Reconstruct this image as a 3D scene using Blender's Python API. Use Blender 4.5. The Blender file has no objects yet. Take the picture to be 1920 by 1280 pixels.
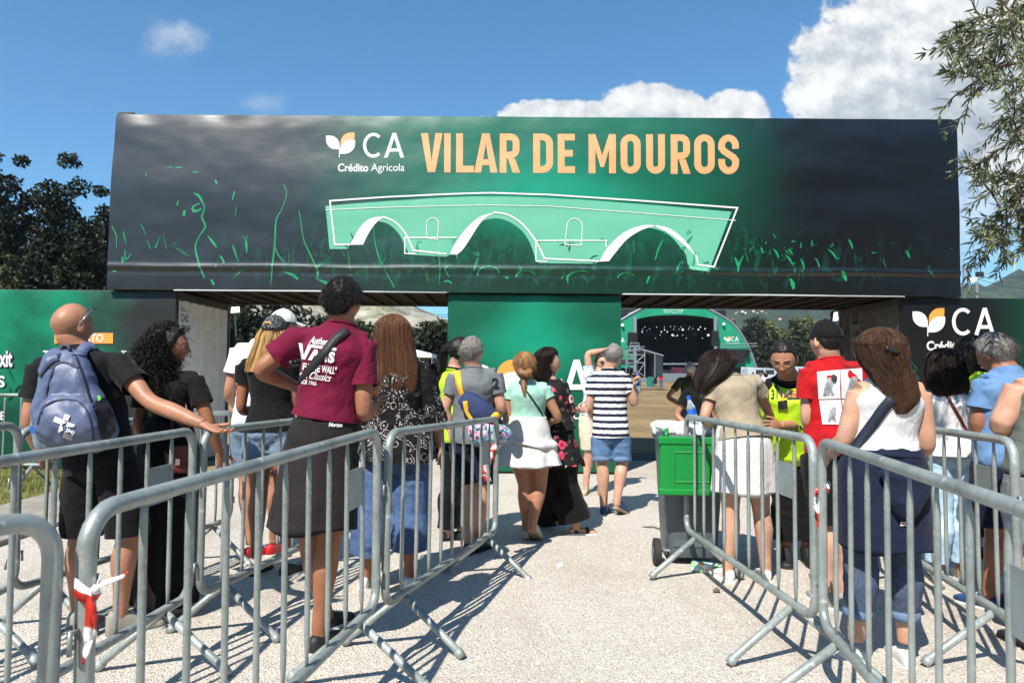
import bpy, bmesh, math, random
import numpy as np
from mathutils import Vector, Matrix
from mathutils.bvhtree import BVHTree
from mathutils.geometry import tessellate_polygon
rng = np.random.default_rng(7); random.seed(7)
SC = bpy.context.scene
COL = SC.collection
R = math.radians
# ---------------- camera ----------------
FPX = 1330.0; CAMH = 1.42; PITCH = 2.71; ROLL = 0.5
cam_d = bpy.data.cameras.new("camera"); cam = bpy.data.objects.new("camera", cam_d); COL.objects.link(cam)
cam_d.sensor_width = 36.0; cam_d.lens = FPX/1920*36.0; cam_d.clip_start = 0.05; cam_d.clip_end = 6000
CAMR = Matrix.Rotation(R(90+PITCH), 3, 'X') @ Matrix.Rotation(R(ROLL), 3, 'Z')
CAMLOC = Vector((0, 0, CAMH))
cam.matrix_world = Matrix.Translation(CAMLOC) @ CAMR.to_4x4()
cam_d.dof.use_dof = True; cam_d.dof.focus_distance = 5.2; cam_d.dof.aperture_fstop = 6.3
SC.camera = cam
# ---------------- view ----------------
SC.view_settings.view_transform = 'Standard'; SC.view_settings.look = 'None'
SC.view_settings.exposure = 0.68; SC.view_settings.gamma = 1.0; SC.view_settings.use_curve_mapping = False
SC.render.engine = 'CYCLES'
SC.cycles.use_denoising = True
SC.cycles.max_bounces = 8; SC.cycles.diffuse_bounces = 3; SC.cycles.glossy_bounces = 3
SC.cycles.transparent_max_bounces = 8
# ---------------- sun ----------------
SUN_EL = 50.5; SHADOW_AZ = 26.0            # shadows run forwards and to the right
sd = bpy.data.lights.new("sun", 'SUN'); sd.energy = 4.9; sd.angle = R(0.53); sd.color = (1.0, 0.945, 0.855)
sun = bpy.data.objects.new("sun", sd); COL.objects.link(sun); sun.location = (0, 0, 30)
_a = R(SHADOW_AZ); _e = R(SUN_EL)
TO_SUN = Vector((-math.sin(_a)*math.cos(_e), -math.cos(_a)*math.cos(_e), math.sin(_e)))
sun.rotation_euler = TO_SUN.to_track_quat('Z', 'Y').to_euler()

# ---------------- node helper ----------------
class NG:
    def __init__(s, tree): s.t = tree; s.n = tree.nodes; s.l = tree.links
    def add(s, typ, **kw):
        x = s.n.new(typ)
        for k, v in kw.items(): setattr(x, k, v)
        return x
    def put(s, sock, v):
        if isinstance(v, bpy.types.NodeSocket): s.l.new(v, sock)
        elif v is not None: sock.default_value = v
    def m(s, op, a, b=None, c=None, clamp=False):
        x = s.add('ShaderNodeMath', operation=op, use_clamp=clamp)
        for i, v in enumerate((a, b, c)):
            if v is not None: s.put(x.inputs[i], v)
        return x.outputs[0]
    def vm(s, op, a, b=None):
        x = s.add('ShaderNodeVectorMath', operation=op); s.put(x.inputs[0], a)
        if b is not None: s.put(x.inputs[1], b)
        return x.outputs[0]
    def mix(s, f, a, b, blend='MIX'):
        x = s.add('ShaderNodeMix', data_type='RGBA', blend_type=blend)
        s.put(x.inputs[0], f)
        for i, v in ((6, a), (7, b)):
            if not isinstance(v, bpy.types.NodeSocket): v = (*v[:3], 1.0)
            s.put(x.inputs[i], v)
        return x.outputs[2]
    def noise(s, vec, scale, detail=3, rough=.5, out='Fac', dist=0.0):
        x = s.add('ShaderNodeTexNoise'); s.put(x.inputs['Vector'], vec); x.inputs['Scale'].default_value = scale
        x.inputs['Detail'].default_value = detail; x.inputs['Roughness'].default_value = rough
        x.inputs['Distortion'].default_value = dist
        return x.outputs[out]
    def vor(s, vec, scale, feature='F1', out='Distance', rnd=1.0):
        x = s.add('ShaderNodeTexVoronoi', feature=feature); s.put(x.inputs['Vector'], vec)
        x.inputs['Scale'].default_value = scale; x.inputs['Randomness'].default_value = rnd
        return x.outputs[out]
    def step(s, v, lo, hi):
        x = s.add('ShaderNodeMapRange', interpolation_type='SMOOTHSTEP'); s.put(x.inputs[0], v)
        s.put(x.inputs[1], lo); s.put(x.inputs[2], hi)
        return x.outputs[0]
    def ramp(s, v, stops):
        x = s.add('ShaderNodeValToRGB'); s.put(x.inputs[0], v); cr = x.color_ramp
        while len(cr.elements) < len(stops): cr.elements.new(.5)
        for e, (p, c) in zip(cr.elements, stops): e.position = p; e.color = (*c[:3], 1)
        return x.outputs[0]
    def obj(s): return s.add('ShaderNodeTexCoord').outputs['Object']
    def mapping(s, vec, scale=(1, 1, 1), rot=(0, 0, 0), loc=(0, 0, 0)):
        x = s.add('ShaderNodeMapping'); s.put(x.inputs[0], vec)
        x.inputs[1].default_value = loc; x.inputs[2].default_value = rot; x.inputs[3].default_value = scale
        return x.outputs[0]
    def sep(s, v):
        x = s.add('ShaderNodeSeparateXYZ'); s.put(x.inputs[0], v); return x.outputs
    def comb(s, a, b, c):
        x = s.add('ShaderNodeCombineXYZ')
        for i, v in enumerate((a, b, c)): s.put(x.inputs[i], v)
        return x.outputs[0]

# ---------------- world: blue sky with cumulus ----------------
W = bpy.data.worlds.new("World"); SC.world = W; W.use_nodes = True
W.node_tree.nodes.clear(); g = NG(W.node_tree)
sky = g.add('ShaderNodeTexSky', sky_type='NISHITA', sun_disc=False, sun_elevation=_e)
sky.sun_rotation = math.atan2(TO_SUN.x, TO_SUN.y); sky.altitude = 250; sky.air_density = 1.0; sky.dust_density = .35; sky.ozone_density = 2.6
dirv = g.add('ShaderNodeTexCoord').outputs['Generated']
dx, dy, dz = g.sep(dirv)[:3]
ysafe = g.m('MAXIMUM', dy, 0.02)
cu = g.m('DIVIDE', dx, ysafe); cv = g.m('DIVIDE', dz, ysafe)
cvec = g.comb(cu, cv, 0.0)
nz = g.noise(cvec, 8.0, 11, .64); nz2 = g.noise(g.mapping(cvec, loc=(3.1, 1.7, 0)), 2.6, 3, .5)
nsh = g.noise(g.mapping(cvec, loc=(-.012, .022, 0)), 8.0, 11, .64)       # sample towards the sun, for the cloud's own shading
def uv(px, py): return ((px-960)/FPX, (703-py)/FPX)
def blob(px, py, rx, ry):
    u0, v0 = uv(px, py)
    a = g.m('DIVIDE', g.m('SUBTRACT', cu, u0), rx/FPX); b = g.m('DIVIDE', g.m('SUBTRACT', cv, v0), ry/FPX)
    r = g.m('SQRT', g.m('ADD', g.m('MULTIPLY', a, a), g.m('MULTIPLY', b, b)))
    return g.m('SUBTRACT', 1.0, r)
blobs = [blob(1690, 130, 235, 140), blob(1830, 50, 290, 190), blob(1570, 170, 105, 80), blob(2050, 200, 300, 230),
         blob(1060, 222, 165, 50), blob(1235, 205, 135, 66), blob(1375, 205, 80, 62), blob(940, 245, 150, 40), blob(1900, 560, 90, 18)]
dens = blobs[0]
for b_ in blobs[1:]: dens = g.m('MAXIMUM', dens, b_)
front = g.step(dy, .03, .12)
dens = g.m('MULTIPLY', g.m('ADD', dens, 0.0), 1.0)
nz3 = g.noise(g.mapping(cvec, loc=(5, 2, 0)), 30.0, 8, .7)
d1 = g.m('ADD', g.m('ADD', dens, g.m('MULTIPLY', g.m('SUBTRACT', nz, .5), 1.0)), g.m('MULTIPLY', g.m('SUBTRACT', nz3, .5), .38))
cover = g.step(d1, .03, .17)
wisp = g.m('MULTIPLY', g.step(g.m('ADD', blob(325, 60, 95, 62), g.m('MULTIPLY', g.m('SUBTRACT', nz, .5), 2.6)), .15, 1.1), .42)
wisp2 = g.m('MULTIPLY', g.step(g.m('ADD', blob(480, 190, 90, 30), g.m('MULTIPLY', g.m('SUBTRACT', nz, .5), 2.2)), .1, 1.2), .22)
veil = g.m('MULTIPLY', g.step(g.m('ADD', blob(1905, 300, 420, 260), g.m('MULTIPLY', g.m('SUBTRACT', nz2, .5), 1.2)), .05, .8), .55)
cover = g.m('MAXIMUM', g.m('MAXIMUM', cover, wisp), g.m('MAXIMUM', wisp2, veil))
cover = g.m('MULTIPLY', cover, front)
lit = g.m('ADD', g.m('MULTIPLY', g.m('SUBTRACT', nz, nsh), 3.2), .72)
deep = g.m('MAXIMUM', blob(1800, 215, 250, 120), blob(1960, 170, 200, 150))
lit = g.m('SUBTRACT', lit, g.m('MULTIPLY', g.step(g.m('ADD', deep, g.m('MULTIPLY', g.m('SUBTRACT', nz2, .5), .8)), .0, .75), .42), clamp=True)
ccol = g.ramp(lit, [(0.0, (5.2, 6.0, 7.0)), (.45, (7.8, 8.4, 9.0)), (.8, (11.5, 11.6, 11.6)), (1.0, (13.2, 13.2, 13.0))])
skycol = g.mix(1.0, sky.outputs[0], (0.86, 1.74, 2.10), 'MULTIPLY')
out = g.mix(cover, skycol, ccol)
bg = g.add('ShaderNodeBackground'); g.put(bg.inputs[0], out); bg.inputs[1].default_value = 0.05
wo = g.add('ShaderNodeOutputWorld'); g.l.new(bg.outputs[0], wo.inputs[0])

# ---------------- projection: a photograph pixel at a world depth ----------------
def Wp(px, py, d):
    v = CAMR @ Vector(((px-960)/FPX, -(py-640)/FPX, -1.0))
    return CAMLOC + v*(d/v.y)
def ray(px, py): return (CAMR @ Vector(((px-960)/FPX, -(py-640)/FPX, -1.0))).normalized()
def A3(v): return np.array(v[:], float)

# ---------------- haze: one closed box of thin air round everything but the sky ----------------
def build_haze():
    x0, x1, y0, y1, z0, z1 = -3200, 3200, -120, 2750, -8, 330
    me = bpy.data.meshes.new('haze'); me.from_pydata([(x, y, z) for z in (z0, z1) for y in (y0, y1) for x in (x0, x1)], [], [(0, 2, 3, 1), (4, 5, 7, 6), (0, 1, 5, 4), (2, 6, 7, 3), (0, 4, 6, 2), (1, 3, 7, 5)])
    o = bpy.data.objects.new('haze', me); COL.objects.link(o); o['kind'] = 'stuff'; o['label'] = 'thin bluish summer air over the valley'
    m_ = bpy.data.materials.new('haze_air'); m_.use_nodes = True; n = m_.node_tree.nodes; n.clear(); v = n.new('ShaderNodeVolumePrincipled'); q_ = n.new('ShaderNodeOutputMaterial')
    v.inputs['Color'].default_value = (.72, .84, 1.0, 1); v.inputs['Density'].default_value = HAZE; v.inputs['Anisotropy'].default_value = 0.0; m_.node_tree.links.new(v.outputs[0], q_.inputs['Volume']); me.materials.append(m_)
HAZE = .00016
build_haze()
# ---------------- scene bookkeeping ----------------
def link(o, parent=None):
    COL.objects.link(o)
    if parent is not None: o.parent = parent
    return o
def tag(o, label=None, cat=None, group=None, kind=None):
    if label: o['label'] = label
    if cat: o['category'] = cat
    if group: o['group'] = group
    if kind: o['kind'] = kind
    return o
def empty(name, loc=(0, 0, 0), rot=(0, 0, 0), label=None, cat=None, group=None):
    o = bpy.data.objects.new(name, None); o.empty_display_size = .2; o.location = loc; o.rotation_euler = rot
    return tag(link(o), label, cat, group)
def mesh(name, V, F, mats, parent=None, origin=None, smooth=True, mi=None):
    V = np.asarray(V, float).reshape(-1, 3)
    og = np.zeros(3) if origin is None else np.asarray(origin, float)
    me = bpy.data.meshes.new(name); me.from_pydata((V-og).tolist(), [], [tuple(f) for f in F]); me.update()
    for m_ in (mats if isinstance(mats, (list, tuple)) else [mats]): me.materials.append(m_)
    if mi is not None: me.polygons.foreach_set('material_index', np.asarray(mi, dtype=np.int32))
    if smooth: me.polygons.foreach_set('use_smooth', np.ones(len(me.polygons), bool))
    me.update()
    o = bpy.data.objects.new(name, me); link(o, parent)
    if origin is not None: o.location = og.tolist()
    return o
class MB:
    """collects pieces for one mesh"""
    def __init__(s): s.V = []; s.F = []; s.M = []; s.n = 0
    def add(s, V, F, mi=0):
        V = np.asarray(V, float).reshape(-1, 3)
        s.V.append(V); s.F += [tuple(i+s.n for i in f) for f in F]; s.M += [mi]*len(F); s.n += len(V); return s
    def box(s, lo, hi, mi=0, rot=None, piv=None):
        (x0, y0, z0), (x1, y1, z1) = lo, hi
        V = np.array([(x0, y0, z0), (x1, y0, z0), (x1, y1, z0), (x0, y1, z0), (x0, y0, z1), (x1, y0, z1), (x1, y1, z1), (x0, y1, z1)], float)
        if rot is not None:
            pv = np.array(piv if piv is not None else V.mean(0)); V = (V-pv) @ np.array(rot).T + pv
        return s.add(V, [(0, 3, 2, 1), (4, 5, 6, 7), (0, 1, 5, 4), (1, 2, 6, 5), (2, 3, 7, 6), (3, 0, 4, 7)], mi)
    def tube(s, pts, r, n=10, mi=0, caps=True, closed=False):
        V, F = limb(pts, r, n, 1, caps=caps, closed=closed); return s.add(V, F, mi)
    def obj(s, name, mats, parent=None, origin=None, smooth=False):
        return mesh(name, np.concatenate(s.V), s.F, mats, parent, origin, smooth, s.M)
def bevel(o, w, seg=2):
    b = o.modifiers.new('bevel', 'BEVEL'); b.width = w; b.segments = seg; b.limit_method = 'ANGLE'; b.angle_limit = R(35)
    return o
def autosmooth(o, ang=35):
    me = o.data; bm = bmesh.new(); bm.from_mesh(me)
    for e in bm.edges:
        e.smooth = not (len(e.link_faces) == 2 and e.calc_face_angle(0) > R(ang))
    for f in bm.faces: f.smooth = True
    bm.to_mesh(me); bm.free(); return o
# ---------------- curves and lofts ----------------
def crom(P, k):
    P = np.asarray(P, float)
    if k <= 1: return P
    Q = np.vstack([2*P[0]-P[1], P, 2*P[-1]-P[-2]]); out = []
    for i in range(1, len(Q)-2):
        p0, p1, p2, p3 = Q[i-1:i+3]
        for j in range(k):
            t = j/k
            out.append(.5*((2*p1)+(-p0+p2)*t+(2*p0-5*p1+4*p2-p3)*t*t+(-p0+3*p1-3*p2+p3)*t**3))
    out.append(P[-1]); return np.array(out)
def unit(v): return v/(np.linalg.norm(v)+1e-12)
def rings(C, La, Fo, a, b, n, mod=None, caps=True, closed=False, ex=2.0):
    m = len(C); th = np.linspace(0, 2*np.pi, n, endpoint=False)
    c, s_ = np.cos(th), np.sin(th)
    if ex != 2.0:
        c = np.sign(c)*np.abs(c)**(2/ex); s_ = np.sign(s_)*np.abs(s_)**(2/ex)
    V = []
    for i in range(m):
        k = 1.0 if mod is None else mod(i/(m-1), th)[:, None]
        V.append(C[i]+k*(np.outer(c*a[i], La[i])+np.outer(s_*b[i], Fo[i])))
    V = np.concatenate(V); F = []
    for i in range(m if closed else m-1):
        i2 = (i+1) % m
        for j in range(n):
            j2 = (j+1) % n; F.append((i*n+j, i*n+j2, i2*n+j2, i2*n+j))
    if caps and not closed:
        q = len(V); V = np.vstack([V, C[0], C[-1]])
        for j in range(n):
            j2 = (j+1) % n; F.append((q, j2, j)); F.append((q+1, (m-1)*n+j, (m-1)*n+j2))
    return V, F
def limb(pts, r, n=12, k=4, flat=1.0, caps=True, closed=False, ref=None):
    pts = np.asarray(pts, float); r = np.broadcast_to(np.asarray(r, float), (len(pts),))
    C = crom(pts, k); rr = crom(np.c_[r, r], k)[:, 0]
    if closed: T = np.roll(C, -1, 0)-np.roll(C, 1, 0)
    else: T = np.gradient(C, axis=0)
    T = np.array([unit(t) for t in T])
    up = np.array([0, 0, 1.]) if ref is None else np.asarray(ref, float)
    if abs(T[0] @ up) > .9 and ref is None: up = np.array([0, 1., 0])
    u = unit(np.cross(T[0], up)); La = []; Fo = []
    for t in T:
        u = unit(u-t*(u @ t)); La.append(u); Fo.append(np.cross(t, u))
    return rings(C, La, Fo, rr, rr*flat, n, caps=caps, closed=closed)
def loft(secs, n=28, k=5, mod=None, ex=2.0):
    """secs: (centre, lateral, forward, a, b)"""
    C = crom([A3(s[0]) for s in secs], k); La = crom([A3(s[1]) for s in secs], k); Fo = crom([A3(s[2]) for s in secs], k)
    ab = crom([(s[3], s[4]) for s in secs], k); ab = np.maximum(ab, .002)
    return rings(C, [unit(x) for x in La], [unit(x) for x in Fo], ab[:, 0], ab[:, 1], n, mod, ex=ex)
# ---------------- numpy gradient noise ----------------
_perm = rng.permutation(256); _perm = np.r_[_perm, _perm]; _grad = rng.normal(size=(256, 3)); _grad /= np.linalg.norm(_grad, axis=1)[:, None]
def pnoise(P):
    P = np.asarray(P, float); I = np.floor(P).astype(int); f = P-I; u = f*f*f*(f*(f*6-15)+10); I &= 255; o = 0
    for dx_ in (0, 1):
        for dy_ in (0, 1):
            for dz_ in (0, 1):
                h = _perm[_perm[_perm[(I[:, 0]+dx_) & 255]+((I[:, 1]+dy_) & 255)]+((I[:, 2]+dz_) & 255)]
                gd = np.einsum('ij,ij->i', _grad[h], f-np.array([dx_, dy_, dz_]))
                w = (u[:, 0] if dx_ else 1-u[:, 0])*(u[:, 1] if dy_ else 1-u[:, 1])*(u[:, 2] if dz_ else 1-u[:, 2])
                o = o+w*gd
    return o*1.6
def fbm(P, o=3):
    P = np.asarray(P, float)
    return sum(pnoise(P*2**i+17.3*i)*.5**i for i in range(o))
def ridg(P): return 1-2*np.abs(pnoise(P))
# ---------------- voxel union ----------------
def union(pieces, vox=.010, smooth=5, disp=None):
    mb = MB()
    for V, F in pieces: mb.add(V, F)
    me = bpy.data.meshes.new('tmp'); me.from_pydata(np.concatenate(mb.V).tolist(), [], mb.F)
    bm = bmesh.new(); bm.from_mesh(me); bmesh.ops.recalc_face_normals(bm, faces=bm.faces); bm.to_mesh(me); bm.free()
    o = bpy.data.objects.new('tmp', me); COL.objects.link(o)
    md = o.modifiers.new('r', 'REMESH'); md.mode = 'VOXEL'; md.voxel_size = vox
    if smooth: sm = o.modifiers.new('s', 'SMOOTH'); sm.factor = .5; sm.iterations = smooth
    ev = o.evaluated_get(bpy.context.evaluated_depsgraph_get()); m2 = ev.to_mesh()
    V = np.empty(len(m2.vertices)*3); m2.vertices.foreach_get('co', V); V = V.reshape(-1, 3)
    N = np.empty(len(m2.vertices)*3); m2.vertices.foreach_get('normal', N); N = N.reshape(-1, 3)
    F = [tuple(p.vertices) for p in m2.polygons]
    ev.to_mesh_clear(); bpy.data.objects.remove(o); bpy.data.meshes.remove(me)
    if disp is not None: V = V+N*disp(V, N)[:, None]
    return V, F
def open_ends(V, F, cuts):
    """cut garments open at cuffs, hems and collars: (point, outward axis, lateral reach)"""
    bm = bmesh.new(); vs = [bm.verts.new(v) for v in V]
    for f in F: bm.faces.new([vs[i] for i in f])
    for c, ax, rad in cuts:
        c = Vector(c); ax = Vector(ax).normalized(); sel = []
        for f in bm.faces:
            d = f.calc_center_median()-c; t = d.dot(ax)
            if -.06 < t < .08 and (d-ax*t).length < rad: sel.append(f)
        gm = list({e for f in sel for e in f.edges} | {v for f in sel for v in f.verts})+sel
        if gm: bmesh.ops.bisect_plane(bm, geom=gm, plane_co=c, plane_no=ax, clear_outer=True)
    bm.verts.index_update(); V = np.array([v.co[:] for v in bm.verts]); F = [tuple(v.index for v in f.verts) for f in bm.faces]; bm.free(); return V, F
# ---------------- flat print: polygons, strokes, text (2-D, y down or up as given) ----------------
def poly2(P, holes=()):
    loops = [[Vector((x, y, 0)) for x, y in P]]+[[Vector((x, y, 0)) for x, y in h] for h in holes]
    T = tessellate_polygon(loops); V = [p for l in ([P]+list(holes)) for p in l]
    return np.array(V, float), [tuple(t) for t in T]
def stroke2(P, w, closed=False, taper=False):
    P = np.asarray(P, float)
    if np.isscalar(w):
        kp_ = [0]+[i for i in range(1, len(P)) if np.linalg.norm(P[i]-P[i-1]) > .02]; P = P[kp_]
        if closed and np.linalg.norm(P[0]-P[-1]) < .02: P = P[:-1]
    n = len(P)
    if closed: T1 = P-np.roll(P, 1, 0); T2 = np.roll(P, -1, 0)-P
    else:
        T2 = np.vstack([P[1:]-P[:-1], P[-1:]-P[-2:-1]]); T1 = np.vstack([P[1:2]-P[:1], P[1:]-P[:-1]])
    T1 = T1/(np.linalg.norm(T1, axis=1)[:, None]+1e-9); T2 = T2/(np.linalg.norm(T2, axis=1)[:, None]+1e-9)
    N1 = np.c_[-T1[:, 1], T1[:, 0]]; N2 = np.c_[-T2[:, 1], T2[:, 0]]; B = N1+N2; B /= np.maximum(np.linalg.norm(B, axis=1)[:, None], 1e-6)
    k = 1/np.maximum((B*N1).sum(1), .35)
    ww = np.full(n, w/2.) if np.isscalar(w) else np.asarray(w, float)/2
    O = B*(k*ww)[:, None]; V = np.vstack([P+O, P-O]); m = n if closed else n-1
    return V, [(i, (i+1) % n, n+(i+1) % n, n+i) for i in range(m)]
def arc(cx, cy, rx, ry, a0, a1, n=12):
    t = np.radians(np.linspace(a0, a1, n)); return [(cx+rx*math.cos(x), cy+ry*math.sin(x)) for x in t]
_tc = {}
def text2(s, bold=0.0, res=4):
    key = (s, bold)
    if key in _tc: return _tc[key]
    cu_ = bpy.data.curves.new('t', 'FONT'); cu_.body = s; cu_.size = 1; cu_.offset = bold; cu_.resolution_u = res
    o = bpy.data.objects.new('t', cu_); COL.objects.link(o)
    ev = o.evaluated_get(bpy.context.evaluated_depsgraph_get()); m2 = ev.to_mesh()
    V = np.array([v.co[:2] for v in m2.vertices], float); F = [tuple(p.vertices) for p in m2.polygons]
    ev.to_mesh_clear(); bpy.data.objects.remove(o); bpy.data.curves.remove(cu_)
    V[:, 0] -= V[:, 0].min(); V[:, 1] -= V[:, 1].min(); _tc[key] = (V, F); return V, F
def text_in(s, x0, y0, x1, y1, bold=0.0, slant=0.0, rot=0.0):
    """fit text to a pixel box (y down)"""
    V, F = text2(s, bold); V = V.copy(); w, h = V.max(0)
    u = V[:, 0]/w; v = V[:, 1]/h
    X = x0+u*(x1-x0)+slant*(v-.5)*(y1-y0); Y = y1-v*(y1-y0)
    if rot:
        c, s_ = math.cos(R(rot)), math.sin(R(rot)); cx, cy = (x0+x1)/2, (y0+y1)/2
        X, Y = cx+(X-cx)*c-(Y-cy)*s_, cy+(X-cx)*s_+(Y-cy)*c
    return np.c_[X, Y], F
def subdiv2(V, F, maxlen):
    bm = bmesh.new(); vs = [bm.verts.new((x, y, 0)) for x, y in V]
    for f in F:
        try: bm.faces.new([vs[i] for i in f])
        except ValueError: pass
    for _ in range(5):
        ed = [e for e in bm.edges if e.calc_length() > maxlen]
        if not ed: break
        bmesh.ops.subdivide_edges(bm, edges=ed, cuts=1)
        bmesh.ops.triangulate(bm, faces=[f for f in bm.faces if len(f.verts) > 3])
    bm.verts.index_update(); V = np.array([v.co[:2] for v in bm.verts]); F = [tuple(v.index for v in f.verts) for f in bm.faces]; bm.free(); return V, F
class Print:
    """flat printed shapes given in photograph pixels, laid on a vertical wall standing at depth Y"""
    def __init__(s, Y, surf=None): s.Y = Y; s.mb = MB(); s.surf = surf
    def add(s, VF, layer=1, mi=0):
        V, F = VF
        if s.surf is None: s.mb.add([A3(Wp(x, y, s.Y-.004*layer)) for x, y in V], F, mi); return s
        V, F = subdiv2(V, F, 9); Q = np.array([A3(Wp(x, y, s.Y)) for x, y in V]); Q[:, 1] += s.surf(Q[:, 0], Q[:, 2])-.0035*layer
        s.mb.add(Q, F, mi); return s
    def obj(s, name, mats, parent): return s.mb.obj(name, mats, parent)
# ---------------- materials ----------------
def M(name, col, rough=.6, metal=0.0, spec=.5, var=0.0, vscale=6.0, bump=0.0, bscale=20.0, stretch=(1, 1, 1), col2=None, detail=4, bdist=.01, coat=0.0, sheen=0.0):
    m_ = bpy.data.materials.new(name); m_.use_nodes = True; g = NG(m_.node_tree); b = g.n['Principled BSDF']
    b.inputs['Roughness'].default_value = rough; b.inputs['Metallic'].default_value = metal
    b.inputs['Specular IOR Level'].default_value = spec; b.inputs['Base Color'].default_value = (*col, 1)
    if coat: b.inputs['Coat Weight'].default_value = coat
    if sheen: b.inputs['Sheen Weight'].default_value = sheen
    if var or bump:
        co = g.mapping(g.obj(), stretch)
        if var:
            c2 = col2 or tuple(max(0, c*(1-var)) for c in col); c1 = col if col2 else tuple(min(1, c*(1+var*.6)) for c in col)
            g.put(b.inputs['Base Color'], g.mix(g.step(g.noise(co, vscale, detail), .3, .7), c2, c1))
        if bump:
            bn = g.add('ShaderNodeBump'); bn.inputs['Strength'].default_value = bump; bn.inputs['Distance'].default_value = bdist
            g.put(bn.inputs['Height'], g.noise(co, bscale, detail)); g.put(b.inputs['Normal'], bn.outputs[0])
    return m_
def Mfn(name, fn, rough=.6, spec=.4, **kw):
    """material whose base colour comes from fn(g, objcoord) -> socket"""
    m_ = M(name, (.5, .5, .5), rough, spec=spec, **kw); g = NG(m_.node_tree); b = g.n['Principled BSDF']
    r = fn(g, g.obj())
    for l in list(b.inputs['Base Color'].links): g.l.remove(l)
    g.l.new(r, b.inputs['Base Color']); return m_
def emis(name, col, s):
    m_ = M(name, col, .4); b = m_.node_tree.nodes['Principled BSDF']
    b.inputs['Emission Color'].default_value = (*col, 1); b.inputs['Emission Strength'].default_value = s; return m_
def crease(g, b, sc=7.0, st=.55, dist=.022):
    co = g.mapping(g.obj(), (1, 1, .7), (0, R(25), R(20))); w = g.noise(co, sc, 3, .55, dist=1.6); w2 = g.noise(co, sc*2.7, 2, .5, dist=1.2)
    h = g.m('ADD', g.m('ABSOLUTE', g.m('SUBTRACT', w, .5)), g.m('MULTIPLY', g.m('ABSOLUTE', g.m('SUBTRACT', w2, .5)), .35))
    bn = g.add('ShaderNodeBump'); bn.inputs['Strength'].default_value = st; bn.inputs['Distance'].default_value = dist
    g.put(bn.inputs['Height'], h); g.put(b.inputs['Normal'], bn.outputs[0])
def cloth(name, col, var=.12, rough=.85, st=.55):
    m_ = M(name, col, rough, spec=.2, var=var, vscale=14, sheen=.05); g = NG(m_.node_tree); crease(g, g.n['Principled BSDF'], st=st); return m_
def clothfn(name, fn, rough=.85, spec=.2, st=.5):
    m_ = Mfn(name, fn, rough, spec); g = NG(m_.node_tree); crease(g, g.n['Principled BSDF'], st=st); return m_
def rgb(r, g_, b): return tuple((x/255/12.92 if x/255 <= .04045 else ((x/255+.055)/1.055)**2.4) for x in (r, g_, b))
# ======================= GROUND =======================
def ground_h(x, y):
    t = np.clip((y-78)/24, 0, 1); h = 1.15*t*t*(3-2*t)
    t2 = np.clip((y-150)/250, 0, 1); return h+t2*5
def sheet(name, xs, ys, m_, zoff=0.0, hf=None, kind='structure'):
    X, Y = np.meshgrid(xs, ys); Z = (hf(X, Y) if hf else 0*X)+zoff
    V = np.c_[X.ravel(), Y.ravel(), Z.ravel()]; nx = len(xs)
    F = [(j*nx+i, j*nx+i+1, (j+1)*nx+i+1, (j+1)*nx+i) for j in range(len(ys)-1) for i in range(nx-1)]
    o = mesh(name, V, F, m_); tag(o, kind=kind); return o
def f_field(g, co):
    n1 = g.noise(co, .25, 4); n2 = g.noise(g.mapping(co, (1, .35, 1)), 3.0, 5, .65); n3 = g.noise(co, 22, 3)
    c = g.mix(g.step(n1, .35, .65), rgb(118, 98, 70), rgb(142, 121, 88))
    c = g.mix(g.m('MULTIPLY', g.step(n2, .45, .72), .6), c, rgb(92, 84, 50))
    return g.mix(g.m('MULTIPLY', g.step(n3, .4, .7), .35), c, rgb(160, 141, 108))
m_field = Mfn('dry_field', f_field, .95, .1, bump=.5, bscale=14, bdist=.05)
gx = np.r_[np.linspace(-1500, -120, 12), np.linspace(-100, 100, 41), np.linspace(120, 1500, 12)]
gy = np.r_[np.linspace(-60, 70, 14), np.linspace(76, 110, 18), np.linspace(120, 420, 16), np.linspace(500, 2600, 10)]
tag(sheet('ground', gx, gy, m_field, 0.0, ground_h), 'dry brown grass field stretching behind the gate')
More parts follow.
